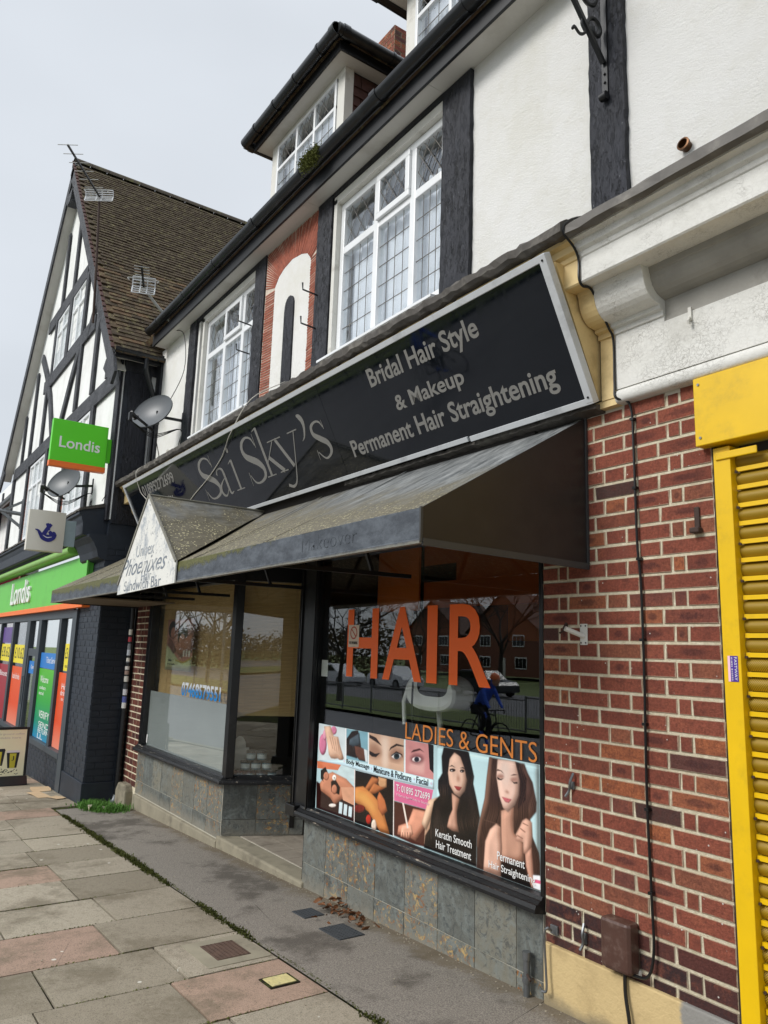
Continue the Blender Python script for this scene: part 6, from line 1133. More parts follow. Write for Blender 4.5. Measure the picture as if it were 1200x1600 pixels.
for x, y, lab in ((-9.0, -.33, 'crumpled white paper scrap caught in the grass'), (-9.08, -.47, 'flat white litter scrap at the edge of the grass')):
    g = MB(); rn = random.Random(int(x*-99)); c = Vector((x, y, gz(x)+.03)); g.add([c+Vector((rn.uniform(-.04, .04), rn.uniform(-.03, .03), rn.uniform(-.025, .04))) for _ in range(7)], [(0, 1, 2), (1, 2, 3), (2, 3, 4), (3, 4, 5), (4, 5, 6), (0, 3, 5), (1, 4, 6)]); mark(obj('paper_scrap', g, simple('scrap_paper', '#d9d0b9', .9)), lab, 'litter')

# ------------------------------------------------------------------ gabled building next along
YG = -.44
GB = thing('gabled_building', (-13.9, YG, 3), 'tall black and white timbered gable building with a steep tiled roof', 'building')
XE, XW, XA, ZE, ZA = -9.42, -18.3, -13.87, 5.25, 10.42       # eaves right and left, ridge
def gz_(x): return ZE+(ZA-ZE)*(1-abs(x-XA)/(XE-XA))
wl = [(-18.0, YG, 3.1), (-9.6, YG, 3.1), (-9.6, YG, 5.35), (XA, YG, 10.05), (-18.0, YG, 5.45)]
obj('gable_wall', MB().prism(wl, (0, .2, 0)), 'plaster', GB)
obj('side_wall', MB().box(-9.8, -9.602, YG+.2, .0, 3.23, 5.3), 'plaster', GB)
def gbeam(pts, w, seed=0, mat='timber_grey', name='timber', y=YG):
    g = MB(); n = len(pts)
    for i in range(n-1):
        a, b = Vector((pts[i][0], y-.014, pts[i][1])), Vector((pts[i+1][0], y-.014, pts[i+1][1])); t = (b-a).normalized(); s_ = Vector((-t.z, 0, t.x))
        g.prism([a+s_*w/2-t*.01, b+s_*w/2+t*.01, b-s_*w/2+t*.01, a-s_*w/2-t*.01], (0, -.026-.0015*(seed % 5), 0))
    return obj(name, g, mat, GB)
gbeam([(-17.6, 5.06), (-9.62, 5.02)], .24, 1)
gbeam([(-15.4, 7.66), (-12.35, 7.62)], .24, 1); gbeam([(-15.2, 6.36), (-11.4, 6.38)], .24, 1)
for i, (x, z0, z1, w) in enumerate([(-16.05, 5.18, 6.9, .16), (-14.9, 5.18, 6.25, .16), (-12.25, 5.18, 6.25, .17), (-11.2, 5.18, 6.9, .16), (-10.35, 5.18, 5.9, .15), (-14.62, 6.48, 7.55, .16), (-13.45, 6.48, 7.55, .22), (-12.27, 6.48, 7.55, .16), (-13.42, 7.74, 9.4, .15), (-14.35, 7.74, 9.2, .14), (-16.9, 5.18, 6.2, .14),
    (-17.6, 3.15, 4.95, .2), (-15.95, 3.3, 4.95, .17), (-14.15, 3.3, 4.95, .17), (-12.58, 3.3, 4.95, .17), (-10.98, 3.3, 4.95, .18)]): gbeam([(x, z0), (x, z1)], w, 2+i % 2)
gbeam([(-15.75, 7.15), (-15.1, 6.62), (-14.5, 6.0), (-13.95, 5.18)], .17, 4); gbeam([(-12.35, 6.28), (-12.8, 5.8), (-13.3, 5.18)], .17, 4); gbeam([(-11.9, 6.28), (-11.3, 6.9), (-11.6, 7.3)], .12, 4)
gbeam([(-9.69, 3.1), (-9.69, 5.3)], .19, 0, 'timber')
# brick strips either side of the lower windows
for a in (-15.82, -14.33, -12.50, -11.12):
    st = obj('brick_strip', MB().box(a, a+.12, YG-.006, YG+.01, 3.3, 4.93), 'mortar_grey', GB)
    for i in range(21): block('brick', BRM['brick'][i % 5], Vector((a+.06, YG+.03, 3.34+.075*i)), (.108, .1, .062), st)
def gwin(x0, x1, z0, z1, n, ztr=None):
    f = window(GB, x0, x1, z0, z1, YG-.01, [x0+(x1-x0)*i/n for i in range(1, n)], ztr, grid=(2, 4), fw=.045, sash=-1, diamond=False, leadmat='upvc')
    obj('net_curtain', MB().box(x0+.04, x1-.04, YG+.05, YG+.06, z0+.02, z1-.02), 'net', f); return f
# openings are shallow boxes: the window lies proud of a dark recess
for a in ((-14.52, -13.60, 6.48, 7.52, 2), (-13.30, -12.37, 6.48, 7.52, 2)): gwin(*a, ztr=a[3]-.32)
gwin(-15.68, -14.36, 3.45, 4.90, 3, 4.45); gwin(-12.36, -11.14, 3.45, 4.90, 3, 4.45)
# return wall timbers facing the camera
sd_ = MB().box(-9.602, -9.585, -.42, -.08, 3.05, 5.22); obj('corner_post', sd_, 'timber', GB)
obj('corner_post', MB().box(-9.602, -9.580, -.425, -.36, 3.05, 5.22), 'timber_navy', GB); obj('side_beam', MB().box(-9.6, -9.572, -.44, .0, 5.06, 5.24), 'timber_dk', GB)
# upper wall beyond: junction timber on the salon side
obj('timber_post', MB().box(-9.56, -9.38, -.03, .0, 3.5, 5.3), 'timber_dk', GB)
# bargeboards, verge soffit, roof
def slope_pts(sx, y0, y1, off0, off1, ext=0):
    pass
for sgn, xe in ((1, XE), (-1, XW)):
    tx = xe-XA; tz = ZE-ZA; L = math.hypot(tx, tz); n = Vector((-tz/L*1*sgn*sgn, 0, abs(tx)/L)); n = Vector((abs(tz)/L*sgn, 0, abs(tx)/L))
    A_ = Vector((XA, 0, ZA)); E_2 = Vector((xe, 0, ZE))
    def q(p, off, y): v = p-n*off; return Vector((v.x, y, v.z))
    Ea = E_2+(E_2-A_).normalized()*.12
    obj('bargeboard', MB().prism([q(A_, .05, YG-.2), q(Ea, .05, YG-.2), q(Ea, .27, YG-.2), q(A_, .27, YG-.2)], (0, .03, 0)), 'timber_grey', GB, bev=.004)
    obj('verge_soffit', MB().prism([q(A_, .22, YG-.17), q(Ea, .22, YG-.17), q(Ea, .22, YG+.0), q(A_, .22, YG+.0)], tuple(n*.012)), 'soffit', GB)
    obj('bargeboard_foot', MB().prism([q(Ea, .05, YG-.205), q(Ea+(Ea-A_).normalized()*.25, .10, YG-.205), q(Ea+(Ea-A_).normalized()*.25, .30, YG-.205), q(Ea-(Ea-A_).normalized()*.3, .42, YG-.205), q(Ea-(Ea-A_).normalized()*.3, .27, YG-.205)], (0, .04, 0)), 'timber_grey', GB)
    obj('roof_deck', MB().prism([q(A_, .02, YG-.19), q(E_2, .02, YG-.19), q(E_2, .02, 9), q(A_, .02, 9)], tuple(-n*.03)), 'soil', GB)
obj('apex_block', MB().prism([(XA-.28, YG-.21, 9.75), (XA+.28, YG-.21, 9.75), (XA+.12, YG-.21, 9.55), (XA-.12, YG-.21, 9.55)], (0, .16, 0)), 'timber_grey', GB)
# plain tiles: the slope facing the camera. nearest ones as single parts, the rest joined
tx = XE-XA; tz = ZE-ZA; L = math.hypot(tx, tz); dn = Vector((tx/L, 0, tz/L)); nn_ = Vector((-dn.z, 0, dn.x)); rn = random.Random(12)
tile_base = MB(); tile_base.box(-.082, .082, -.13, .13, -.006, .006); tms = []
for i in range(4):
    r2 = random.Random(i); b = MB(); vs = [Vector((sx_*.081+r2.uniform(-.002, .002), sy_*.13+r2.uniform(-.003, .003), sz_*.010+(-.004 if sy_ < 0 and abs(sx_) > .9 else 0))) for sx_ in (-1, 1) for sy_ in (-1, 1) for sz_ in (-1, 1)]
    b.add(vs, [(0, 1, 3, 2), (4, 6, 7, 5), (0, 4, 5, 1), (2, 3, 7, 6), (0, 2, 6, 4), (1, 5, 7, 3)]); m_ = b.mesh('tile_mesh'); m_.materials.append(MT['rooftile']); tms.append(m_)
g = MB(); cnt = 0; gauge = .105; rows_n = int(L/gauge)
for r_ in range(rows_n):
    d = L-gauge*(r_+.35); base = Vector((XA, 0, ZA))+dn*d; ymax = 8.5 if d < L*.75 else 8.5
    y = YG-.19+(.0825 if r_ % 2 else 0)
    while y < 5.2:
        tilt = math.radians(7.5)+rn.uniform(-.02, .03); c = base+nn_*(.012+rn.uniform(0, .005))+Vector((0, y+.0825, 0)); 
        xax = Vector((0, 1, 0)); yax = (-dn*math.cos(tilt)-nn_*math.sin(tilt)).normalized(); zax = xax.cross(yax)
        if zax.dot(nn_) < 0: xax = -xax; zax = xax.cross(yax)
        ya2 = Matrix.Rotation(rn.uniform(-.02, .02), 3, nn_)
        rot = ya2 @ Matrix((xax, yax, zax)).transposed()
        sag = .03*math.sin(y*1.3+d)*.5; c = c+nn_*sag*.4
        if r_ < 26 and y < YG-.19+.165*11:
            block('roof_tile', tms[rn.randrange(4)], c, (1, 1, 1), GB, rot); cnt += 1
        else:
            m_ = Matrix.Translation(c) @ rot.to_4x4(); g.box(-.080, .080, -.13, .13, -.009, .009, m_)
        y += .166
obj('tile_field', g, 'rooftile_field', GB, kind='stuff')
MT['ridge'] = simple('ridge_tile', '#4a4238', .9, .3, 8, .5, 40, grime='#6c6a3e', gamt=.8, gscale=6)
for i in range(18):
    y = YG-.2+.31*i; m_ = Matrix.Translation((XA, y, ZA-.03)) @ Matrix.Rotation(R(-90), 4, 'X'); vs = []
    g = MB(); n = 8
    for yy in (0, .305):
        for a in range(n+1): an = math.pi*a/n; g.v.append((XA+.13*math.cos(an), y+yy, ZA-.06+.13*math.sin(an)))
    g.f += [(j, j+1, n+2+j, n+1+j) for j in range(n)]; obj('ridge_tile', g, 'ridge', GB, smooth=True)
for i in range(44):   # undercloak bits along the near verge
    d = L*(i+.5)/44; p = Vector((XA, 0, ZA))+dn*d+nn_*.004
    obj('verge_tile', MB().beam(p+Vector((0, YG-.205, 0))-dn*.055, p+Vector((0, YG-.205, 0))+dn*.05, .05, .022, up=nn_), 'verge_tile' if False else 'cheektile', GB)
# right eave: soffit box, gutter and swan-neck downpipe
obj('eave_soffit', MB().box(-9.60, -9.44, YG-.17, .0, 5.20, 5.215), 'soffit', GB); obj('eave_fascia', MB().box(-9.44, -9.42, YG-.17, .0, 5.16, 5.30), 'fascia_black', GB)
gutter(GB, (-9.365, YG-.2, 5.245), (-9.365, .12, 5.245), r=.052, joints=[.3], brackets=[.1, .55])
obj('swan_neck', MB().tube([Vector(p[:3]) for p in catmull([(-9.365, -.23, 5.20), (-9.365, -.23, 5.09), (-9.37, -.22, 5.03), (-9.45, -.10, 4.80), (-9.47, -.06, 4.72), (-9.47, -.055, 4.60)], 5)], .034, 10), 'black_plastic', GB, smooth=True)
obj('downpipe_upper', MB().tube([(-9.47, -.055, 4.62), (-9.47, -.055, 3.7)], .033, 10), 'black_plastic', GB, smooth=True)
# navy cornice, pier, green fascia
NC = thing('navy_cornice', (-13.8, YG, 3), 'deep navy painted cornice over the green shop fascia', 'cornice')
nprof = [(YG+.02, 3.26), (-.74, 3.20), (-.775, 3.17), (-.775, 3.14), (-.745, 3.12), (-.735, 3.08), (-.72, 3.04), (-.715, 2.90), (-.70, 2.885), (-.62, 2.885), (-.60, 2.86), (-.54, 2.81), (YG-.06, 2.80), (YG+.02, 2.79)]
obj('moulding', extrude_profile(nprof, -18, -9.72), 'navy_gloss' if 'navy_gloss' in MT else 'navy_paint', NC)
obj('corbel', extrude_profile([(YG+.02, 2.90), (-.66, 2.89), (-.655, 2.86), (-.60, 2.80), (-.55, 2.70), (-.53, 2.62), (-.50, 2.60), (YG+.02, 2.58)], -10.5, -9.60), 'navy_paint', NC)
obj('lead_top', extrude_profile([(YG+.02, 3.33), (-.76, 3.225), (-.785, 3.20), (-.79, 3.175), (-.74, 3.20), (YG+.02, 3.27)], -18, -9.7, 90, .006, 5), 'wood_raw', NC)
NP2 = thing('navy_brick_pier', (-10, YG, -.3), 'navy painted brick pier between the green shop and the salon', 'brick wall')
NVM = BRM['navy_paint']
obj('mortar_core', MB().box(-10.62, -9.612, YG+.006, .0, -.5, 3.22), 'navy_paint', NP2)
obj('pier_plinth', MB().box(-10.63, -9.585, YG-.02, .0, -.5, -.05), 'navy_paint', NP2, bev=.006)
rows = [[(0, .225), (.225, .225), (.45, .225), (.675, .225), (.9, .115)] if i % 2 else [(0, .1125), (.1125, .225), (.3375, .225), (.5625, .225), (.7875, .2275)] for i in range(38)]
brick_face(NP2, (-10.625, YG, -.05), X, (0, -1, 0), rows, .075, mats='navy_paint', joint=.013, depth=.05)
rows = [[(0, .225), (.225, .2)] if i % 2 else [(0, .1125), (.1125, .225), (.3375, .09)] for i in range(38)]
brick_face(NP2, (-9.605, YG+.006, -.05), Y, (1, 0, 0), rows, .075, mats='navy_paint', joint=.013, depth=.05)
dp = thing('downpipe', (-9.60, -.06, 0), 'black downpipe covered in torn stickers beside the navy pier', 'downpipe')
obj('pipe', MB().tube([(-9.54, -.055, 2.75), (-9.54, -.055, 1.35)], .03, 12).tube([(-9.54, -.055, 1.35), (-9.54, -.055, -.26)], .036, 12), 'black_plastic', dp, smooth=True); obj('pipe_shoe', MB().tube([(-9.54, -.055, -.20), (-9.54, -.075, -.27), (-9.54, -.12, -.29)], .042, 12), 'steel', dp, smooth=True)
rn = random.Random(77); zc = 1.75; cols_ = ['#c9c6bb', '#b13a44', '#777b80', '#c3c9d2', '#d9d6cc', '#8b8f94', '#d8d4ce', '#9d8478', '#d0cdc4', '#3a3d42', '#cfcfd4', '#5460a0', '#d8d8d4']
for i, c_ in enumerate(cols_):
    h = rn.uniform(.04, .075); r_ = .0315 if zc > 1.35 else .0375; pts_ = MB(); n = 6
    for zz in (zc-h, zc):
        for a in range(n+1): an = -2.5+2.6*a/n+rn.uniform(-.01, .01); pts_.v.append((-9.54+r_*math.cos(an), -.055+r_*math.sin(an), zz))
    pts_.f += [(j, j+1, n+2+j, n+1+j) for j in range(n)]; obj('sticker', pts_, simple('torn_sticker', c_, .6, .15, 30), dp); zc -= h+rn.uniform(-.004, .03)
GS = thing('green_shop_front', (-14, YG, 0), 'convenience shop front with a green fascia, grey frames and poster covered glass', 'shopfront')
obj('fascia_board', MB().box(-18, -10.13, -.50, YG, 2.095, 2.70), 'green_dull', GS, bev=.004); obj('fascia_return', MB().box(-10.17, -10.11, -.525, -.50, 2.095, 2.70), 'green_dull', GS); obj('orange_strip', MB().box(-18, -10.12, -.54, YG, 2.02, 2.095), 'orange_strip', GS)
obj('awning_cassette', MB().tube([(-18, -.60, 2.80), (-10.75, -.60, 2.80)], .055, 12).box(-18, -10.76, -.60, -.46, 2.755, 2.82), simple('pale_green_cassette', '#8bbd5e', .4, .05, 3), GS, smooth=True)
text('Londis', (0, -.50, 0), X, Z, (-15.75, -13.9, 2.215, 2.62), 'white_letter', GS, depth=.03, off=.006)
obj('head_frame', MB().box(-18, -10.87, YG-.02, YG+.08, 1.90, 2.02), 'grey_frame', GS, bev=.003); obj('side_frame', MB().box(-10.87, -10.64, YG-.03, YG+.08, -.45, 2.0), 'grey_frame', GS, bev=.003)
for a, b in ((-11.72, -11.58), (-13.20, -12.98), (-14.20, -13.92), (-15.62, -15.45), (-17.0, -16.9)): obj('mullion', MB().box(a, b, YG-.015, YG+.08, .06, 1.90), 'grey_frame', GS, bev=.003)
obj('sill_frame', MB().box(-13.0, -10.87, YG-.035, YG+.08, .055, .135), 'grey_frame', GS, bev=.003); obj('sill_frame', MB().box(-18, -14.1, YG-.035, YG+.08, .055, .135), 'grey_frame', GS, bev=.003)
sr = obj('stall_riser', MB().box(-13.0, -10.87, YG+.004, YG+.1, -.6, .055).box(-18, -14.1, YG+.004, YG+.1, -.9, .055), 'navy_paint', GS)
for i in range(7):
    x = -13.0+(0 if i % 2 else -.11)
    while x < -10.9:
        a, b = max(x, -13.0), min(x+.225, -10.875)
        if b-a > .05: block('brick', NVM[i % 5], Vector(((a+b)/2, YG+.02, .015-.075*i)), (b-a-.009, .045, .066), sr)
        x += .225
obj('shop_door', MB().box(-13.95, -13.85, YG, YG+.05, -.35, 1.45).box(-13.3, -13.2, YG, YG+.05, -.35, 1.45).box(-13.85, -13.3, YG, YG+.05, 1.33, 1.45).box(-13.85, -13.3, YG, YG+.05, -.35, -.1), 'grey_frame', GS, bev=.003)
obj('door_handle', MB().tube([(-13.87, YG-.05, .55), (-13.87, YG-.05, 1.0)], .015), 'steel', GS)
obj('glazing', MB().box(-13.0, -10.87, YG+.03, YG+.036, .12, 1.9), 'glass', GS); obj('glazing', MB().box(-13.9, -13.2, YG+.03, YG+.036, -.2, 1.9), 'glass', GS); obj('glazing', MB().box(-18, -14.1, YG+.03, YG+.036, .12, 1.9), 'glass', GS)
obj('shop_inside', MB().box(-18, -10.7, 1.2, 1.3, -.9, 2.5).box(-18, -9.9, -.30, 1.2, 2.4, 2.5).box(-18, -9.9, -.30, 1.2, -.95, -.85).box(-10.72, -10.65, -.30, 1.2, -.9, 2.5), 'dark_room', GS)
for i in range(9): obj('shop_shelf', MB().box(-17.6+.75*i, -17.0+.75*i, .5, .9, -.6, 1.2), simple('stocked_shelf', ['#6b4a55', '#7c7468', '#4d5b6e', '#85766a'][i % 4], .8, .6, 14), GS)
# window posters on the glass
k = NT('green_poster'); sx = k.n('ShaderNodeSeparateXYZ'); k.l(k.P, sx.inputs[0]); MT['poster_green'] = k.done(k.cramp(k.ramp(k.math('ADD', sx.outputs[2], k.math('MULTIPLY', sx.outputs[0], .0)), .12, 1.17, 0, 1, False), [(0, '#1c86b8'), (.25, '#12896a'), (.55, '#2da23b'), (1, '#56b52c')]), .4)
k = NT('orange_poster'); sx = k.n('ShaderNodeSeparateXYZ'); k.l(k.P, sx.inputs[0]); MT['poster_orange'] = k.done(k.cramp(k.ramp(sx.outputs[2], .12, 1.17, 0, 1, False), [(0, '#e58a72'), (.35, '#dd4c1f'), (1, '#e2581c')]), .4)
MT['poster_blue'] = simple('blue_poster', '#2178c4', .4, .03); MT['poster_yellow'] = simple('yellow_poster', '#e8d62c', .4, .03); MT['poster_purple'] = simple('purple_poster', '#5d4288', .4, .25, 9); MT['poster_red'] = simple('red_poster', '#9c2031', .4, .1, 4)
def wp(label, x0, x1, z0, z1, mat, words=(), tmat='white_letter'):
    t = thing('shop_poster', ((x0+x1)/2, YG, z0), label, 'poster', 'posters on the green shop glass'); obj('poster_sheet', MB().box(x0, x1, YG+.026, YG+.028, z0, z1), mat, t)
    for body, a, b, c_, d in words: text(body, (0, YG+.026, 0), X, Z, (x0+(x1-x0)*a, x0+(x1-x0)*b, z0+(z1-z0)*c_, z0+(z1-z0)*d), tmat, t, depth=.0006)
    return t
wp('tall orange poster with white lettering in the end pane by the navy pier', -11.56, -10.89, .14, 1.15, 'poster_orange', [('Hot', .35, .9, .78, .86), ('drinks', .3, .95, .70, .77), ('to go', .4, .85, .62, .67)])
wp('tall green poster reading Welcome in the green shop window', -12.95, -11.75, .14, 1.16, 'poster_green', [('Welcome', .12, .6, .80, .90), ('collect', .12, .5, .70, .75), ('send', .12, .4, .62, .67), ('VERIFY', .25, .85, .30, .40), ('SEND', .3, .9, .17, .25), ('RETURN', .3, .9, .09, .16), ('LL', .3, .6, .01, .08)])
wp('blue Ticket Service poster above the green one in the shop window', -12.95, -11.75, 1.17, 1.40, 'poster_blue', [('Ticket Services', .35, .98, .35, .75)])
wp('yellow price poster high in the last pane of the green shop', -11.35, -10.95, 1.18, 1.55, 'poster_yellow', [('£3.49', .1, .95, .45, .85), ('each', .2, .7, .12, .25)], 'ink')
wp('blue notice on the glass door of the green shop', -13.84, -13.31, 1.05, 1.25, 'poster_blue', [('Open', .3, .8, .3, .7)])
wp('yellow £10.625 price poster right of the shop door frame', -15.40, -14.25, 1.18, 1.50, 'poster_yellow', [('£10.625', .08, .95, .25, .85)], 'ink')
wp('yellow price poster in the far pane of the green shop', -16.85, -15.66, 1.18, 1.50, 'poster_yellow', [('£8.625', .08, .95, .25, .85)], 'ink')
wp('orange poster with a drink picture left of the shop door', -15.40, -14.40, .14, 1.12, 'poster_orange', [('Iced drinks', .1, .8, .78, .88)])
wp('purple product picture above the far yellow price poster', -16.85, -15.70, 1.52, 1.82, 'poster_purple')
wp('dark red poster low in the far pane of the green shop', -16.85, -15.66, .14, 1.12, 'poster_red', [('Boost', .1, .8, .78, .88)])
# projecting signs
PS = thing('projecting_sign', (-9.7, YG, 3.7), 'bright green projecting box sign reading Londis with an orange stripe', 'sign'); XS = -9.68
obj('sign_box', MB().box(XS-.09, XS, -1.195, -.535, 3.755, 4.285), 'green', PS, bev=.004); obj('orange_stripe', MB().box(XS-.093, XS+.002, -1.198, -.532, 3.69, 3.756), 'orange_strip', PS)
obj('mounting_box', MB().box(XS-.07, XS-.02, -.535, YG, 3.83, 4.14), 'green', PS, bev=.003)
text('Londis', (XS, 0, 0), Y, Z, (-1.105, -.62, 3.93, 4.07), 'white_letter', PS, depth=.003, off=.012)
LS = thing('lottery_sign', (-9.8, -.78, 2.8), 'square cream projecting sign with a blue crossed fingers emblem above the green fascia', 'sign'); XS = -9.78
g = MB(); vs = []
n = 10; cv = lambda t: .030*math.sin(math.pi*t)
for i in range(n+1):
    t = i/n; y = -1.325+.415*t; vs += [(XS+cv(t), y, 2.645), (XS+cv(t), y, 3.135), (XS-.10-cv(t), y, 2.645), (XS-.10-cv(t), y, 3.135)]
fs = []
for i in range(n): a, b = 4*i, 4*i+4; fs += [(a, b, b+1, a+1), (a+2, a+3, b+3, b+2), (a+1, b+1, b+3, a+3), (a, a+2, b+2, b)]
fs += [(0, 1, 3, 2), (4*n, 4*n+2, 4*n+3, 4*n+1)]; g.add(vs, fs); obj('sign_box', g, simple('cream_sign_face', '#d9d5c8', .45, .03, 3, grime='#b3ab98', gamt=.3), LS)
MT['emblem'] = simple('emblem_blue', '#1c1f7a', .4)
def emb(pts, wds, name='emblem'):
    g = MB(); sz = .255; O = (XS+.027, -1.25, 2.755); stroke(g, O, Y, Z, [(a*sz, b*sz, w) for (a, b), w in zip(pts, wds)], emb.h, t=.002); emb.h += .0008; return obj(name, g, emb.m, LS)
emb.h = .004; emb.m = 'emblem'
emb([(.0, .55), (.14, .50), (.26, .34), (.40, .22), (.62, .17), (.80, .25), (.90, .42)], [.008, .026, .045, .075, .088, .07, .045]); emb([(.40, .35), (.52, .60), (.68, .86)], [.052, .045, .04]); emb([(.50, .88), (.56, .72), (.60, .55)], [.035, .035, .03])
emb([(.62, .50), (.70, .42), (.70, .30)], [.03, .045, .03]); emb([(.80, .50), (.86, .40), (.84, .32)], [.02, .04, .03]); emb.m = 'white_letter'; emb([(.36, .30), (.55, .205), (.76, .25)], [.004, .010, .004])
obj('mounting_box', MB().box(XS-.08, XS-.03, -.91, -.775, 2.73, 3.05), 'grey_frame' if False else simple('pale_grey_bracket', '#8fa0a4', .5, .1, 10, grime='#6c6a60'), LS, bev=.003)
# A-board
AB = thing('pavement_sign', (-11.75, -.9, gz(-11.7)), 'pale yellow pavement sign with two striped coffee cups in a black frame', 'sign board'); zb_ = gz(-11.75)
lean = R(4); AM = Matrix.Translation((-11.72, -.90, zb_)) @ Matrix.Rotation(-lean, 4, 'Y')
f = MB(); f.box(-.025, .015, .19, .225, .04, .76, AM).box(-.025, .015, -.33, -.295, .04, .76, AM).box(-.025, .015, -.295, .19, .73, .765, AM).box(-.025, .015, -.295, .19, .04, .09, AM); obj('frame', f, 'black_plastic', AB, bev=.008)
obj('board', MB().box(-.015, .005, -.295, .19, .09, .73, AM), simple('pale_yellow_board', '#f4f4cf', .45, .02), AB); obj('base', MB().prism([AM @ Vector((.01, .24, 0)), AM @ Vector((.10, .24, 0)), AM @ Vector((.02, .24, .12)), AM @ Vector((-.03, .24, .12)), AM @ Vector((-.12, .24, 0))], (0, -.58, 0)), 'black_plastic', AB, bev=.01)
def ayz(pts, h): return [AM @ Vector((h, y, z)) for y, z in pts]
for i, (yc, zc, s_) in enumerate(((-.14, .36, 1.0), (.04, .33, 1.05))):
    w0, w1, hh = .055*s_, .078*s_, .20*s_
    obj('cup_print', MB().prism(ayz([(yc-w0, zc-hh/2), (yc+w0, zc-hh/2), (yc+w1, zc+hh/2), (yc-w1, zc+hh/2)], .0055+.001*i), tuple((AM.to_3x3() @ Vector((.0008, 0, 0))))), 'ink', AB)
    obj('cup_print', MB().prism(ayz([(yc-.03*s_, zc-hh/2), (yc+.03*s_, zc-hh/2), (yc+.04*s_, zc+hh/2-.02), (yc-.04*s_, zc+hh/2-.02)], .0075+.001*i), tuple((AM.to_3x3() @ Vector((.0006, 0, 0))))), simple('cup_yellow', '#c9c43c', .5), AB)
    obj('cup_lid_print', MB().prism(ayz([(yc-w1*1.05, zc+hh/2-.01), (yc+w1*1.05, zc+hh/2-.01), (yc+w1*.9, zc+hh/2+.02), (yc-w1*.9, zc+hh/2+.02)], .0085+.001*i), tuple((AM.to_3x3() @ Vector((.0006, 0, 0))))), 'white_letter' if i else 'ink', AB)
g = MB(); rn = random.Random(3)
for _ in range(60): y, z = -.05+rn.gauss(0, .08), .185+rn.gauss(0, .018); g.prism(ayz([(y-.007, z-.004), (y+.007, z-.003), (y+.006, z+.004), (y-.006, z+.004)], .0055), tuple((AM.to_3x3() @ Vector((.0008, 0, 0)))))
obj('coffee_bean_print', g, 'ink', AB, kind='stuff')
Ay = AM.to_3x3() @ Vector((0, 1, 0)); Az = AM.to_3x3() @ Vector((0, 0, 1)); text('J', AM @ Vector((.0095, 0, 0)), Ay, Az, (-.155, -.13, .35, .40), 'ink', AB); text('J', AM @ Vector((.0105, 0, 0)), Ay, Az, (.025, .055, .32, .38), 'ink', AB)
text('Freshly ground coffee', AM @ Vector((.0052, 0, 0)), Ay, Az, (-.26, .16, .655, .685), 'cable_white', AB); text('available here', AM @ Vector((.0052, 0, 0)), Ay, Az, (-.22, .12, .61, .635), 'cable_white', AB)
# satellite dishes
def dish(loc, mount, rad, label):
    t = thing('satellite_dish', mount, label, 'satellite dish', 'satellite dishes'); c = Vector(loc); d = Vector((.46, -.80, .36)).normalized(); q = d.to_track_quat('Z', 'Y').to_matrix().to_4x4(); m_ = Matrix.Translation(c) @ q @ Matrix.Diagonal((1.18, .98, 1, 1))
    prof = [(rad*s_/8, .30*rad*(s_/8)**2-.0) for s_ in range(0, 9)]
    obj('reflector', MB().lathe(prof+[(rad*1.015, .30*rad+.004), (rad*1.01, .30*rad-.012)]+[(rad*s_/8, .30*rad*(s_/8)**2-.008) for s_ in range(7, -1, -1)], m_, 36, False), 'grey_dish', t, smooth=True)
    lo = c+d*.02-Vector((0, 0, 1))*rad*.88+Vector((0, 0, 0)); f_ = c+d*rad*1.8-Vector((0, 0, 1))*rad*1.05
    obj('feed_arm', MB().beam(lo, f_, .022, .022), 'iron', t); obj('receiver', MB().tube([f_-d*.0, f_-d*.075], .026, 12).tube([f_-d*.075, f_-d*.095], .036, 12).beam(f_, f_+Vector((0, 0, -.09)), .035, .045, up=X), 'iron', t, smooth=False)
    mt_ = Vector(mount); obj('wall_mount', MB().beam(mt_, c-d*.03, .022, .03).box(mt_.x-.02, mt_.x+.02, mt_.y-.012, mt_.y+.004, mt_.z-.10, mt_.z+.10).beam(c-d*.03+Vector((0, 0, .06)), c-d*.03-Vector((0, 0, .1)), .04, .04, up=X), 'iron', t)
    for k_ in range(3): obj('coax_cable', MB().tube([Vector(p[:3]) for p in catmull([tuple(f_+Vector((0, 0, -.09))), tuple(lo+Vector((0, 0, -.04-.02*k_))), tuple(mt_+Vector((-.03, -.02, -.1))), (mt_.x-.06+.06*k_, mt_.y-.01, mt_.z-.28), (mt_.x-.1+.08*k_, mt_.y-.008, mt_.z-.5)], 6)], .005, 5), 'cable_black', t)
dish((-8.50, -.31, 4.215), (-8.45, 0, 4.19), .235, 'grey satellite dish on the white wall above the salon sign')
dish((-10.70, -.76, 3.67), (-10.62, YG, 3.69), .235, 'grey satellite dish under the green projecting sign')
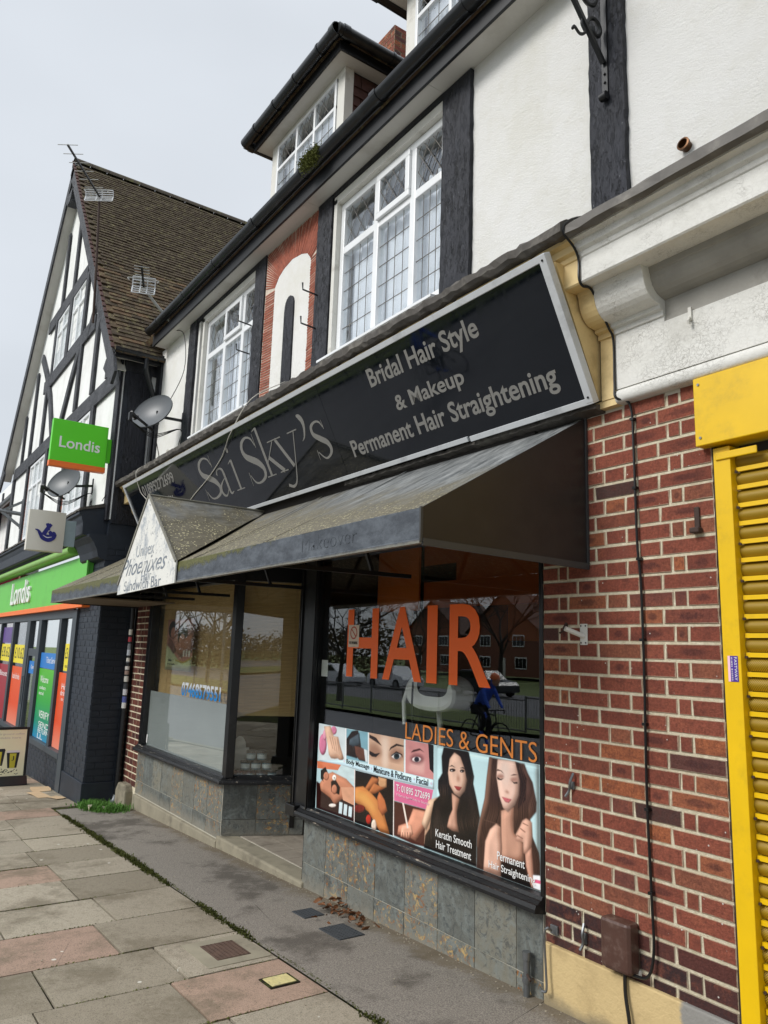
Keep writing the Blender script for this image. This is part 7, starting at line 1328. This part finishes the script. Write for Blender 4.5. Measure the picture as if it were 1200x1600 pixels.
# roof aerials
def aerial(base, elbow, refl, away_px, boomlen, label, n_el=7, size=.30, hh=.16):
    t = thing('tv_aerial', base, label, 'aerial', 'television aerials'); obj('mast', MB().tube([base, elbow, refl], [.018, .018, .016], 8), 'rust' if base[0] < -10 else 'alu', t)
    b = Vector(away_px).normalized(); Rf = Vector(refl); side = b.cross(Vector((0, 0, 1))).normalized(); up_ = side.cross(b).normalized()
    obj('boom', MB().beam(Rf-b*.04, Rf+b*boomlen, .022, .022), 'iron', t)
    e = MB()
    for i in range(n_el):
        p = Rf+b*(boomlen*(i+1.2)/(n_el+.2)); e.tube([p-side*size*.66, p+side*size*.66], .005, 5)
    obj('elements', e, 'alu', t)
    for sg in (-1, 1):
        f = MB(); tilt = b*.10; c0 = Rf+side*sg*size*.52
        A_ = lambda s_, u_: Rf+side*sg*s_+up_*u_+b*abs(u_)*.35
        for u_ in np.linspace(-hh, hh, 7): f.beam(A_(.0, u_), A_(size*1.0, u_), .008, .012)
        for s_ in (.04, size*1.0): f.beam(A_(s_, -hh), A_(s_, 0), .014, .006, up=b).beam(A_(s_, 0), A_(s_, hh), .014, .006, up=b)
        obj('reflector_grid', f, 'white_alu', t)
    for k_ in range(1): obj('dipole', MB().tube([Vector(p[:3]) for p in catmull([tuple(Rf+b*.12-side*.16+up_*.0), tuple(Rf+b*.12-side*.17+up_*.03), tuple(Rf+b*.12+up_*.035), tuple(Rf+b*.12+side*.17+up_*.03), tuple(Rf+b*.12+side*.16)], 4)], .006, 6), 'alu', t)
    return t
hd = (math.sin(YAW), -math.cos(YAW), 0)
aerial((-10.67, -.66, 6.04), (-10.67, -.70, 6.9), (-10.67, -.76, 7.98), hd, 1.14, 'tall television aerial on a dark mast rising past the gable apex', 6, .20, .085)
aerial((-8.72, -.12, 5.45), (-8.72, -.40, 5.70), (-8.72, -.53, 5.84), (.93, -.36, .12), .42, 'small square grid television aerial leaning over the gutter end', 7, .13, .11)
wire('loose_cable', [(-8.72, -.12, 5.40), (-8.5, -.06, 5.28), (-8.42, -.05, 4.8), (-8.45, -.22, 4.3), (-8.5, -.3, 4.05), (-8.9, -.1, 3.8)], .005, 'cable_black', 'black aerial cable dropping down the white wall behind the satellite dish')
wire('loose_cable', [(-9.55, -.62, 6.0-.75), (-9.6, -.50, 5.0), (-9.62, -.47, 4.7), (-9.62, -.46, 3.6), (-9.8, -.5, 3.35)], .005, 'cable_black', 'thin black cable running down the corner of the gabled building')
vb = thing('alarm_box', (-8.3, -.03, 3.85), 'small yellowed junction box on the wall below the satellite dish', 'junction box'); obj('box_body', MB().box(-8.33, -8.27, -.04, 0, 3.80, 3.88), simple('yellowed_plastic', '#b9a873', .6), vb, bev=.004)
vb = thing('alarm_box', (-8.85, -.03, 3.85), 'small round grey bell push below the far satellite dish cables', 'junction box'); obj('box_body', MB().tube([(-8.8, 0, 3.87), (-8.8, -.05, 3.87)], .035, 14), 'plastic_white', vb)
# further along the parade
FB = thing('far_shop', (-20, -.3, 2), 'next shop along with a pink sign and white wall, half hidden at the picture edge', 'building')
obj('wall', MB().box(-30, -18.02, 0, .3, 3, 5.6), 'plaster', FB); obj('ground_floor', MB().box(-30, -18.02, -.05, .3, -1, 3), 'house_brick', FB); obj('fascia', MB().box(-30, -18.3, -.5, -.05, 2.55, 3.1), simple('pink_sign_board', '#b3174f', .4, .05), FB)
obj('gutter', MB().tube([(-30, -.35, 4.75), (-18.1, -.35, 4.75)], .06, 10), 'black_plastic', FB); obj('roof', MB().prism([(-30, -.4, 4.8), (-18.1, -.4, 4.8), (-18.1, 3.5, 8.6), (-30, 3.5, 8.6)], (0, .1, -.1)), 'rooftile', FB)
for a in (-19.3, -20.6, -22.6): obj('timber', MB().box(a, a+.18, -.03, 0, 3.1, 5.5), 'timber_grey', FB)
obj('window', MB().box(-20.3, -19.5, -.02, .02, 3.6, 4.7), 'upvc', FB); obj('sign_disc', MB().tube([(-18.9, -.50, 2.9), (-18.9, -.52, 2.9)], .26, 24), 'white_letter', FB); obj('sign_ring', MB().tube([(-18.9, -.52, 2.9), (-18.9, -.53, 2.9)], .10, 16), 'ink', FB)
fp = thing('flag_pole', (-16.3, YG, 4.0), 'grey horizontal pole on a wall bracket at the left of the gabled building', 'pole'); obj('pole', MB().tube([(-16.3, YG, 4.05), (-16.5, -1.7, 4.15)], .04, 10), 'steel', fp); obj('bracket', MB().beam((-16.3, YG, 4.3), (-16.35, YG-.35, 4.08), .05, .05, up=X).beam((-16.3, YG, 3.8), (-16.35, YG-.35, 4.06), .05, .05, up=X).box(-16.33, -16.27, YG-.015, YG, 3.75, 4.35), 'steel', fp)

# ------------------------------------------------------------------ across the road (seen in the glass)
def house(x, y, w, d, h, label, wins):
    z = gz(-30)-.1; t = thing('brick_house', (x, y, z), label, 'house', 'brick houses across the road')
    obj('wall', MB().box(x-w/2, x+w/2, y-d, y, z, z+h).prism([(x-w/2, y, z+h), (x+w/2, y, z+h), (x, y, z+h+w*.36)], (0, -d, 0)), 'house_brick', t)
    rf = MB()
    for sg in (-1, 1): rf.prism([(x, y+.3, z+h+w*.36+.1), (x+sg*(w/2+.5), y+.3, z+h-.3), (x+sg*(w/2+.5), y-d, z+h-.3), (x, y-d, z+h+w*.36+.1)], (0, 0, .15))
    r_ = obj('roof', rf, 'house_tile', t); obj('chimney', MB().box(x-w*.3, x-w*.18, y-d/2-.5, y-d/2+.5, z+h, z+h+w*.36+1.0), 'house_brick', r_)
    for wx, wz in wins:
        f = obj('window', MB().box(x+wx-.95, x+wx+.95, y, y+.06, z+wz, z+wz+1.35), 'upvc', t)
        for i in range(3): obj('pane', MB().box(x+wx-.85+.6*i, x+wx-.32+.6*i, y+.061, y+.075, z+wz+.12, z+wz+1.2), 'car_glass', f)
    f = obj('door', MB().box(x-.5, x+.5, y, y+.07, z, z+2.1), 'white_wood', t); return t
house(-66, -60, 12, 9, 5.2, 'brown brick house with a front gable across the road', [(-3, .9), (3, .9), (-3, 3.4), (2.6, 3.4)])
house(-82, -62, 12, 9, 5.0, 'brown brick gabled house further left across the road', [(-3, .9), (3, .9), (-3, 3.4), (2.6, 3.4)])
house(-50, -60, 13, 9, 5.4, 'brown brick gabled house to the right across the road', [(-3, .9), (3, .9), (-3, 3.4), (2.6, 3.4)])
house(-32, -58, 13, 9, 5.2, 'brown brick gabled house nearly opposite the salon', [(-3, .9), (3, .9), (-3, 3.4), (2.6, 3.4)])
house(-13, -58, 13, 9, 5.2, 'brown brick gabled house opposite the yellow shutter', [(-3, .9), (3, .9), (-3, 3.4), (2.6, 3.4)])
house(24, -56, 13, 9, 5.2, 'brown brick gabled house well to the right across the road', [(-3, .9), (3, .9), (-3, 3.4), (2.6, 3.4)])
house(46, -54, 13, 9, 5.2, 'brown brick gabled house beyond the far hedge to the right', [(-3, .9), (3, .9), (-3, 3.4), (2.6, 3.4)])
house(68, -56, 13, 9, 5.4, 'brown brick gabled house at the far right end of the row', [(-3, .9), (3, .9), (-3, 3.4), (2.6, 3.4)])
def bare_tree(x, y, h, seed, label):
    z = gz(x)-.2; t = thing('bare_tree', (x, y, z), label, 'tree', 'bare trees across the road'); rn = random.Random(seed); tr = MB(); cr_m = MB()
    tr.tube([(x, y, z), (x+.05*h*rn.uniform(-.3, .3), y, z+h*.2), (x+.03*h, y, z+h*.38)], [.035*h*.6, .026*h*.6, .02*h*.6], 8); obj('trunk', tr, 'bark', t)
    def grow(p, d, l, r_, dep):
        q = p+d*l*.5+Vector((rn.gauss(0, .05), rn.gauss(0, .05), .03))*l; e = q+(d+Vector((0, 0, .15))).normalized()*l*.5
        cr_m.tube([p, q, e], [r_, r_*.8, r_*.6], 4 if dep > 1 else 3, False)
        if dep:
            for _ in range(3 if dep > 1 else 4):
                nd = (d+Vector((rn.gauss(0, .55), rn.gauss(0, .55), rn.gauss(.15, .3)))).normalized(); grow(e if rn.random() < .7 else q, nd, l*rn.uniform(.62, .82), r_*.58, dep-1)
    for i in range(5): a = i*1.257+rn.uniform(-.3, .3); grow(Vector((x+.03*h, y, z+h*(.28+.022*i))), Vector((math.cos(a)*.7, math.sin(a)*.7, .75)).normalized(), h*.24, .010*h, 4)
    obj('bare_crown', cr_m, 'bark', t, kind='stuff'); return t
for i, (x, y, h) in enumerate([(-47, -16, 7.5), (-58, -17, 8), (-38, -33, 9), (-72, -30, 10), (-88, -34, 11), (-30, -15.5, 6.5), (-20, -34, 9), (-56, -40, 8), (-10, -16, 7), (-64, -16.5, 8)]): bare_tree(x, y, h, i, ['slender', 'spreading', 'tall', 'broad', 'wide', 'young', 'twisted', 'dense', 'small', 'leaning'][i]+' bare winter tree '+['on the near verge', 'on the grass verge', 'before the houses', 'by the far road', 'at the far left', 'by the railings', 'opposite the shutter', 'behind the parked cars', 'on the verge opposite the camera', 'beyond the railings'][i])
g = MB(); rn = random.Random(6)
for n_ in range(24000):
    x = rn.uniform(-104, -46) if n_ < 16000 else rn.uniform(6, 95); y = -30+rn.gauss(0, .9); zt = gz(x)+rn.uniform(0, 1)**.8*((3.9 if n_ < 16000 else 2.6)+.6*math.sin(x*.35)+.4*math.sin(x*1.1)); d = Vector((rn.gauss(0, 1), rn.gauss(0, 1), rn.gauss(0, 1))).normalized()*rn.uniform(.15, .4); s_ = d.orthogonal().normalized()*.12
    g.add([Vector((x, y, zt))-s_, Vector((x, y, zt))+s_, Vector((x, y, zt))+d], [(0, 1, 2)])
mark(obj('scrub_hedge', g, 'hedge'), 'tangled brown scrub and hedge running along the far side of the road', 'hedge', kind='stuff')
rl = thing('guard_railing', (-25, -13.2, 0), 'long galvanised pedestrian guard railing on the grass verge across the road', 'railing')
for i in range(16):
    x0 = -42+2*i; z = gz(x0)-.05; p = MB().box(x0, x0+.05, -13.22, -13.17, z, z+1.05).box(x0+.05, x0+2, -13.21, -13.18, z+.98, z+1.02).box(x0+.05, x0+2, -13.21, -13.18, z+.12, z+.16)
    for j in range(1, 18): p.box(x0+.11*j, x0+.11*j+.012, -13.2, -13.188, z+.16, z+.98)
    obj('rail_panel', p, 'steel', rl)
def car(x, y, col, label, yaw=0):
    z = gz(x)-.13; t = thing('parked_car', (x, y, z), label, 'car', 'cars parked across the road'); m_ = Matrix.Translation((x, y, z)) @ Matrix.Rotation(yaw, 4, 'Z')
    side = [(-2.1, .25), (-2.12, .62), (-2.0, .85), (-1.75, .95), (-1.45, 1.38), (-1.1, 1.47), (.35, 1.45), (1.05, .98), (1.85, .86), (2.1, .65), (2.12, .3), (1.7, .22), (-1.7, .22)]
    obj('body', MB().prism([m_ @ Vector((a, -.85, b)) for a, b in side], tuple(m_.to_3x3() @ Vector((0, 1.7, 0)))), col, t, bev=.06)
    for yy in (-.862, .852): obj('side_glass', MB().prism([m_ @ Vector((a, yy, b)) for a, b in [(-1.5, .98), (-1.25, 1.34), (.3, 1.36), (.85, .98)]], tuple(m_.to_3x3() @ Vector((0, .01, 0)))), 'car_glass', t)
    for wx in (-1.3, 1.32):
        for yy in (-.80, .80):
            w_ = obj('wheel', MB().lathe([(.0, -.1), (.31, -.1), (.33, -.06), (.33, .06), (.31, .1), (0, .1)], m_ @ Matrix.Translation((wx, yy, .33)) @ Matrix.Rotation(R(90), 4, 'X'), 20, False), 'tyre', t, smooth=True)
            obj('rim', MB().lathe([(0, -.108), (.19, -.106), (.19, .106), (0, .108)], m_ @ Matrix.Translation((wx, yy, .33)) @ Matrix.Rotation(R(90), 4, 'X'), 14, False), 'steel', w_)
    return t
car(-45.5, -25, 'car_white', 'white hatchback parked across the road, left of the pair'); car(-41.0, -26.5, 'car_white', 'second white car parked a little further back across the road'); car(-34, -28, 'car_dark', 'dark car parked in front of the brick houses'); car(-24, -27, 'car_dark', 'dark car parked opposite the salon door'); car(-56, -26, 'car_white', 'white car parked farthest down the road')
lp = thing('lamp_post', (-40, -14, -.6), 'slim grey lamp post on the verge across the road', 'lamp post'); obj('post', MB().tube([(-40, -14, -.7), (-40, -14, 7.5), (-40, -13.2, 7.8)], [.09, .06, .05], 10), 'steel', lp); obj('lamp_head', MB().box(-40.15, -39.85, -13.6, -12.7, 7.72, 7.84), 'steel', lp, bev=.03)
# cyclist
def skin_body(name, joints, edges_, mat, parent, sub=1):
    me = bpy.data.meshes.new(name); me.from_pydata([j[0] for j in joints], edges_, []); me.materials.append(MT[mat]); o = bpy.data.objects.new(name, me); COL.objects.link(o)
    o.modifiers.new('skin', 'SKIN'); ss = o.modifiers.new('sub', 'SUBSURF'); ss.levels = ss.render_levels = sub
    if not me.skin_vertices: 
        bpy.context.view_layer.objects.active = o
    sv = me.skin_vertices[0].data
    for i, j in enumerate(joints): sv[i].radius = (j[1], j[1]*(j[2] if len(j) > 2 else 1)); 
    sv[0].use_root = True
    if parent: adopt(o, parent)
    return o
CX, CY = -13.1, -9.0; cz = gz(CX)-.13; C0 = Matrix.Translation((CX, CY, cz)) @ Matrix.Rotation(R(0), 4, 'Z')
def cp(x, y, z): return tuple(C0 @ Vector((x, y, z)))
bk = thing('bicycle', (CX, CY, cz), 'black road bicycle ridden along the road', 'bicycle')
for wx in (-.5, .5):
    ring = [cp(wx+.33*math.cos(a), 0, .34+.33*math.sin(a)) for a in np.linspace(0, 2*math.pi, 33)]; w_ = obj('wheel', MB().tube(ring, .016, 6, False), 'tyre', bk, smooth=True); sp_g = MB()
    for i in range(14): a = 2*math.pi*i/14; sp_g.tube([cp(wx, 0, .34), cp(wx+.32*math.cos(a), 0, .34+.32*math.sin(a))], .002, 3)
    obj('spokes', sp_g, 'steel', w_, kind='stuff')
fr_ = MB(); bb_, st_p, hd_p, rr_, ff_ = (-.06, 0, .30), (-.22, 0, .86), (.33, 0, .82), (-.5, 0, .34), (.5, 0, .34)
for a, b in ((bb_, st_p), (bb_, (.36, 0, .70)), (st_p, hd_p), (rr_, bb_), (rr_, st_p), ((.36, 0, .70), ff_), ((.36, 0, .7), (.31, 0, .92))): fr_.tube([cp(*a), cp(*b)], .016, 8)
obj('frame', fr_, 'iron', bk); obj('saddle', MB().box(-.36, -.10, -.06, .06, .93, .97, C0), 'dark_cloth', bk, bev=.02); obj('handlebar', MB().tube([cp(.40, -.2, .86), cp(.42, -.2, .93), (cp(.31, -.2, .93)), cp(.31, .2, .93), cp(.42, .2, .93), cp(.40, .2, .86)], .013, 8), 'iron', bk)
rd = thing('person', (CX, CY, cz), 'cyclist in a blue jacket and orange helmet leaning over the handlebars', 'person')
J = [((-.22, 0, 1.02), .13, .9), ((-.08, 0, 1.18), .14), ((.10, 0, 1.33), .15), ((.2, 0, 1.42), .07), ((.27, 0, 1.50), .062), ((.30, 0, 1.58), .095), ((.31, 0, 1.66), .09),
     ((.12, .17, 1.36), .06), ((.22, .2, 1.14), .045), ((.36, .2, .97), .035), ((.12, -.17, 1.36), .06), ((.22, -.2, 1.14), .045), ((.36, -.2, .97), .035),
     ((-.2, .10, .96), .10), ((.12, .11, .80), .075), ((-.02, .11, .44), .048), ((.06, .11, .36), .03), ((-.2, -.10, .96), .10), ((.02, -.11, .60), .072), ((-.10, -.11, .22), .045), ((.0, -.11, .16), .03)]
J = [(cp(*j[0]), *j[1:]) for j in J]
body = skin_body('body', J, [(0, 1), (1, 2), (2, 3), (3, 4), (4, 5), (5, 6), (2, 7), (7, 8), (8, 9), (2, 10), (10, 11), (11, 12), (0, 13), (13, 14), (14, 15), (15, 16), (0, 17), (17, 18), (18, 19), (19, 20)], 'blue_cloth', rd)
obj('helmet', MB().lathe([(.0, .13), (.06, .12), (.10, .08), (.12, .02), (.12, .0), (.10, -.01), (0, -.01)], C0 @ Matrix.Translation((.31, 0, 1.62)) @ Matrix.Rotation(R(18), 4, 'Y'), 20, False), 'helmet', rd, smooth=True)
legs = skin_body('trousers', [(cp(-.2, 0, .98), .145), (cp(-.18, .10, .95), .112), (cp(.12, .11, .80), .085), (cp(-.02, .11, .44), .058), (cp(-.18, -.10, .95), .112), (cp(.02, -.11, .60), .082), (cp(-.10, -.11, .24), .055)], [(0, 1), (1, 2), (2, 3), (0, 4), (4, 5), (5, 6)], 'dark_cloth', rd)
obj('face', MB().lathe([(.0, .10), (.06, .09), (.09, .03), (.085, -.05), (.05, -.10), (0, -.11)], C0 @ Matrix.Translation((.345, 0, 1.57)) @ Matrix.Rotation(R(18), 4, 'Y'), 16, False), 'skin', rd, smooth=True)
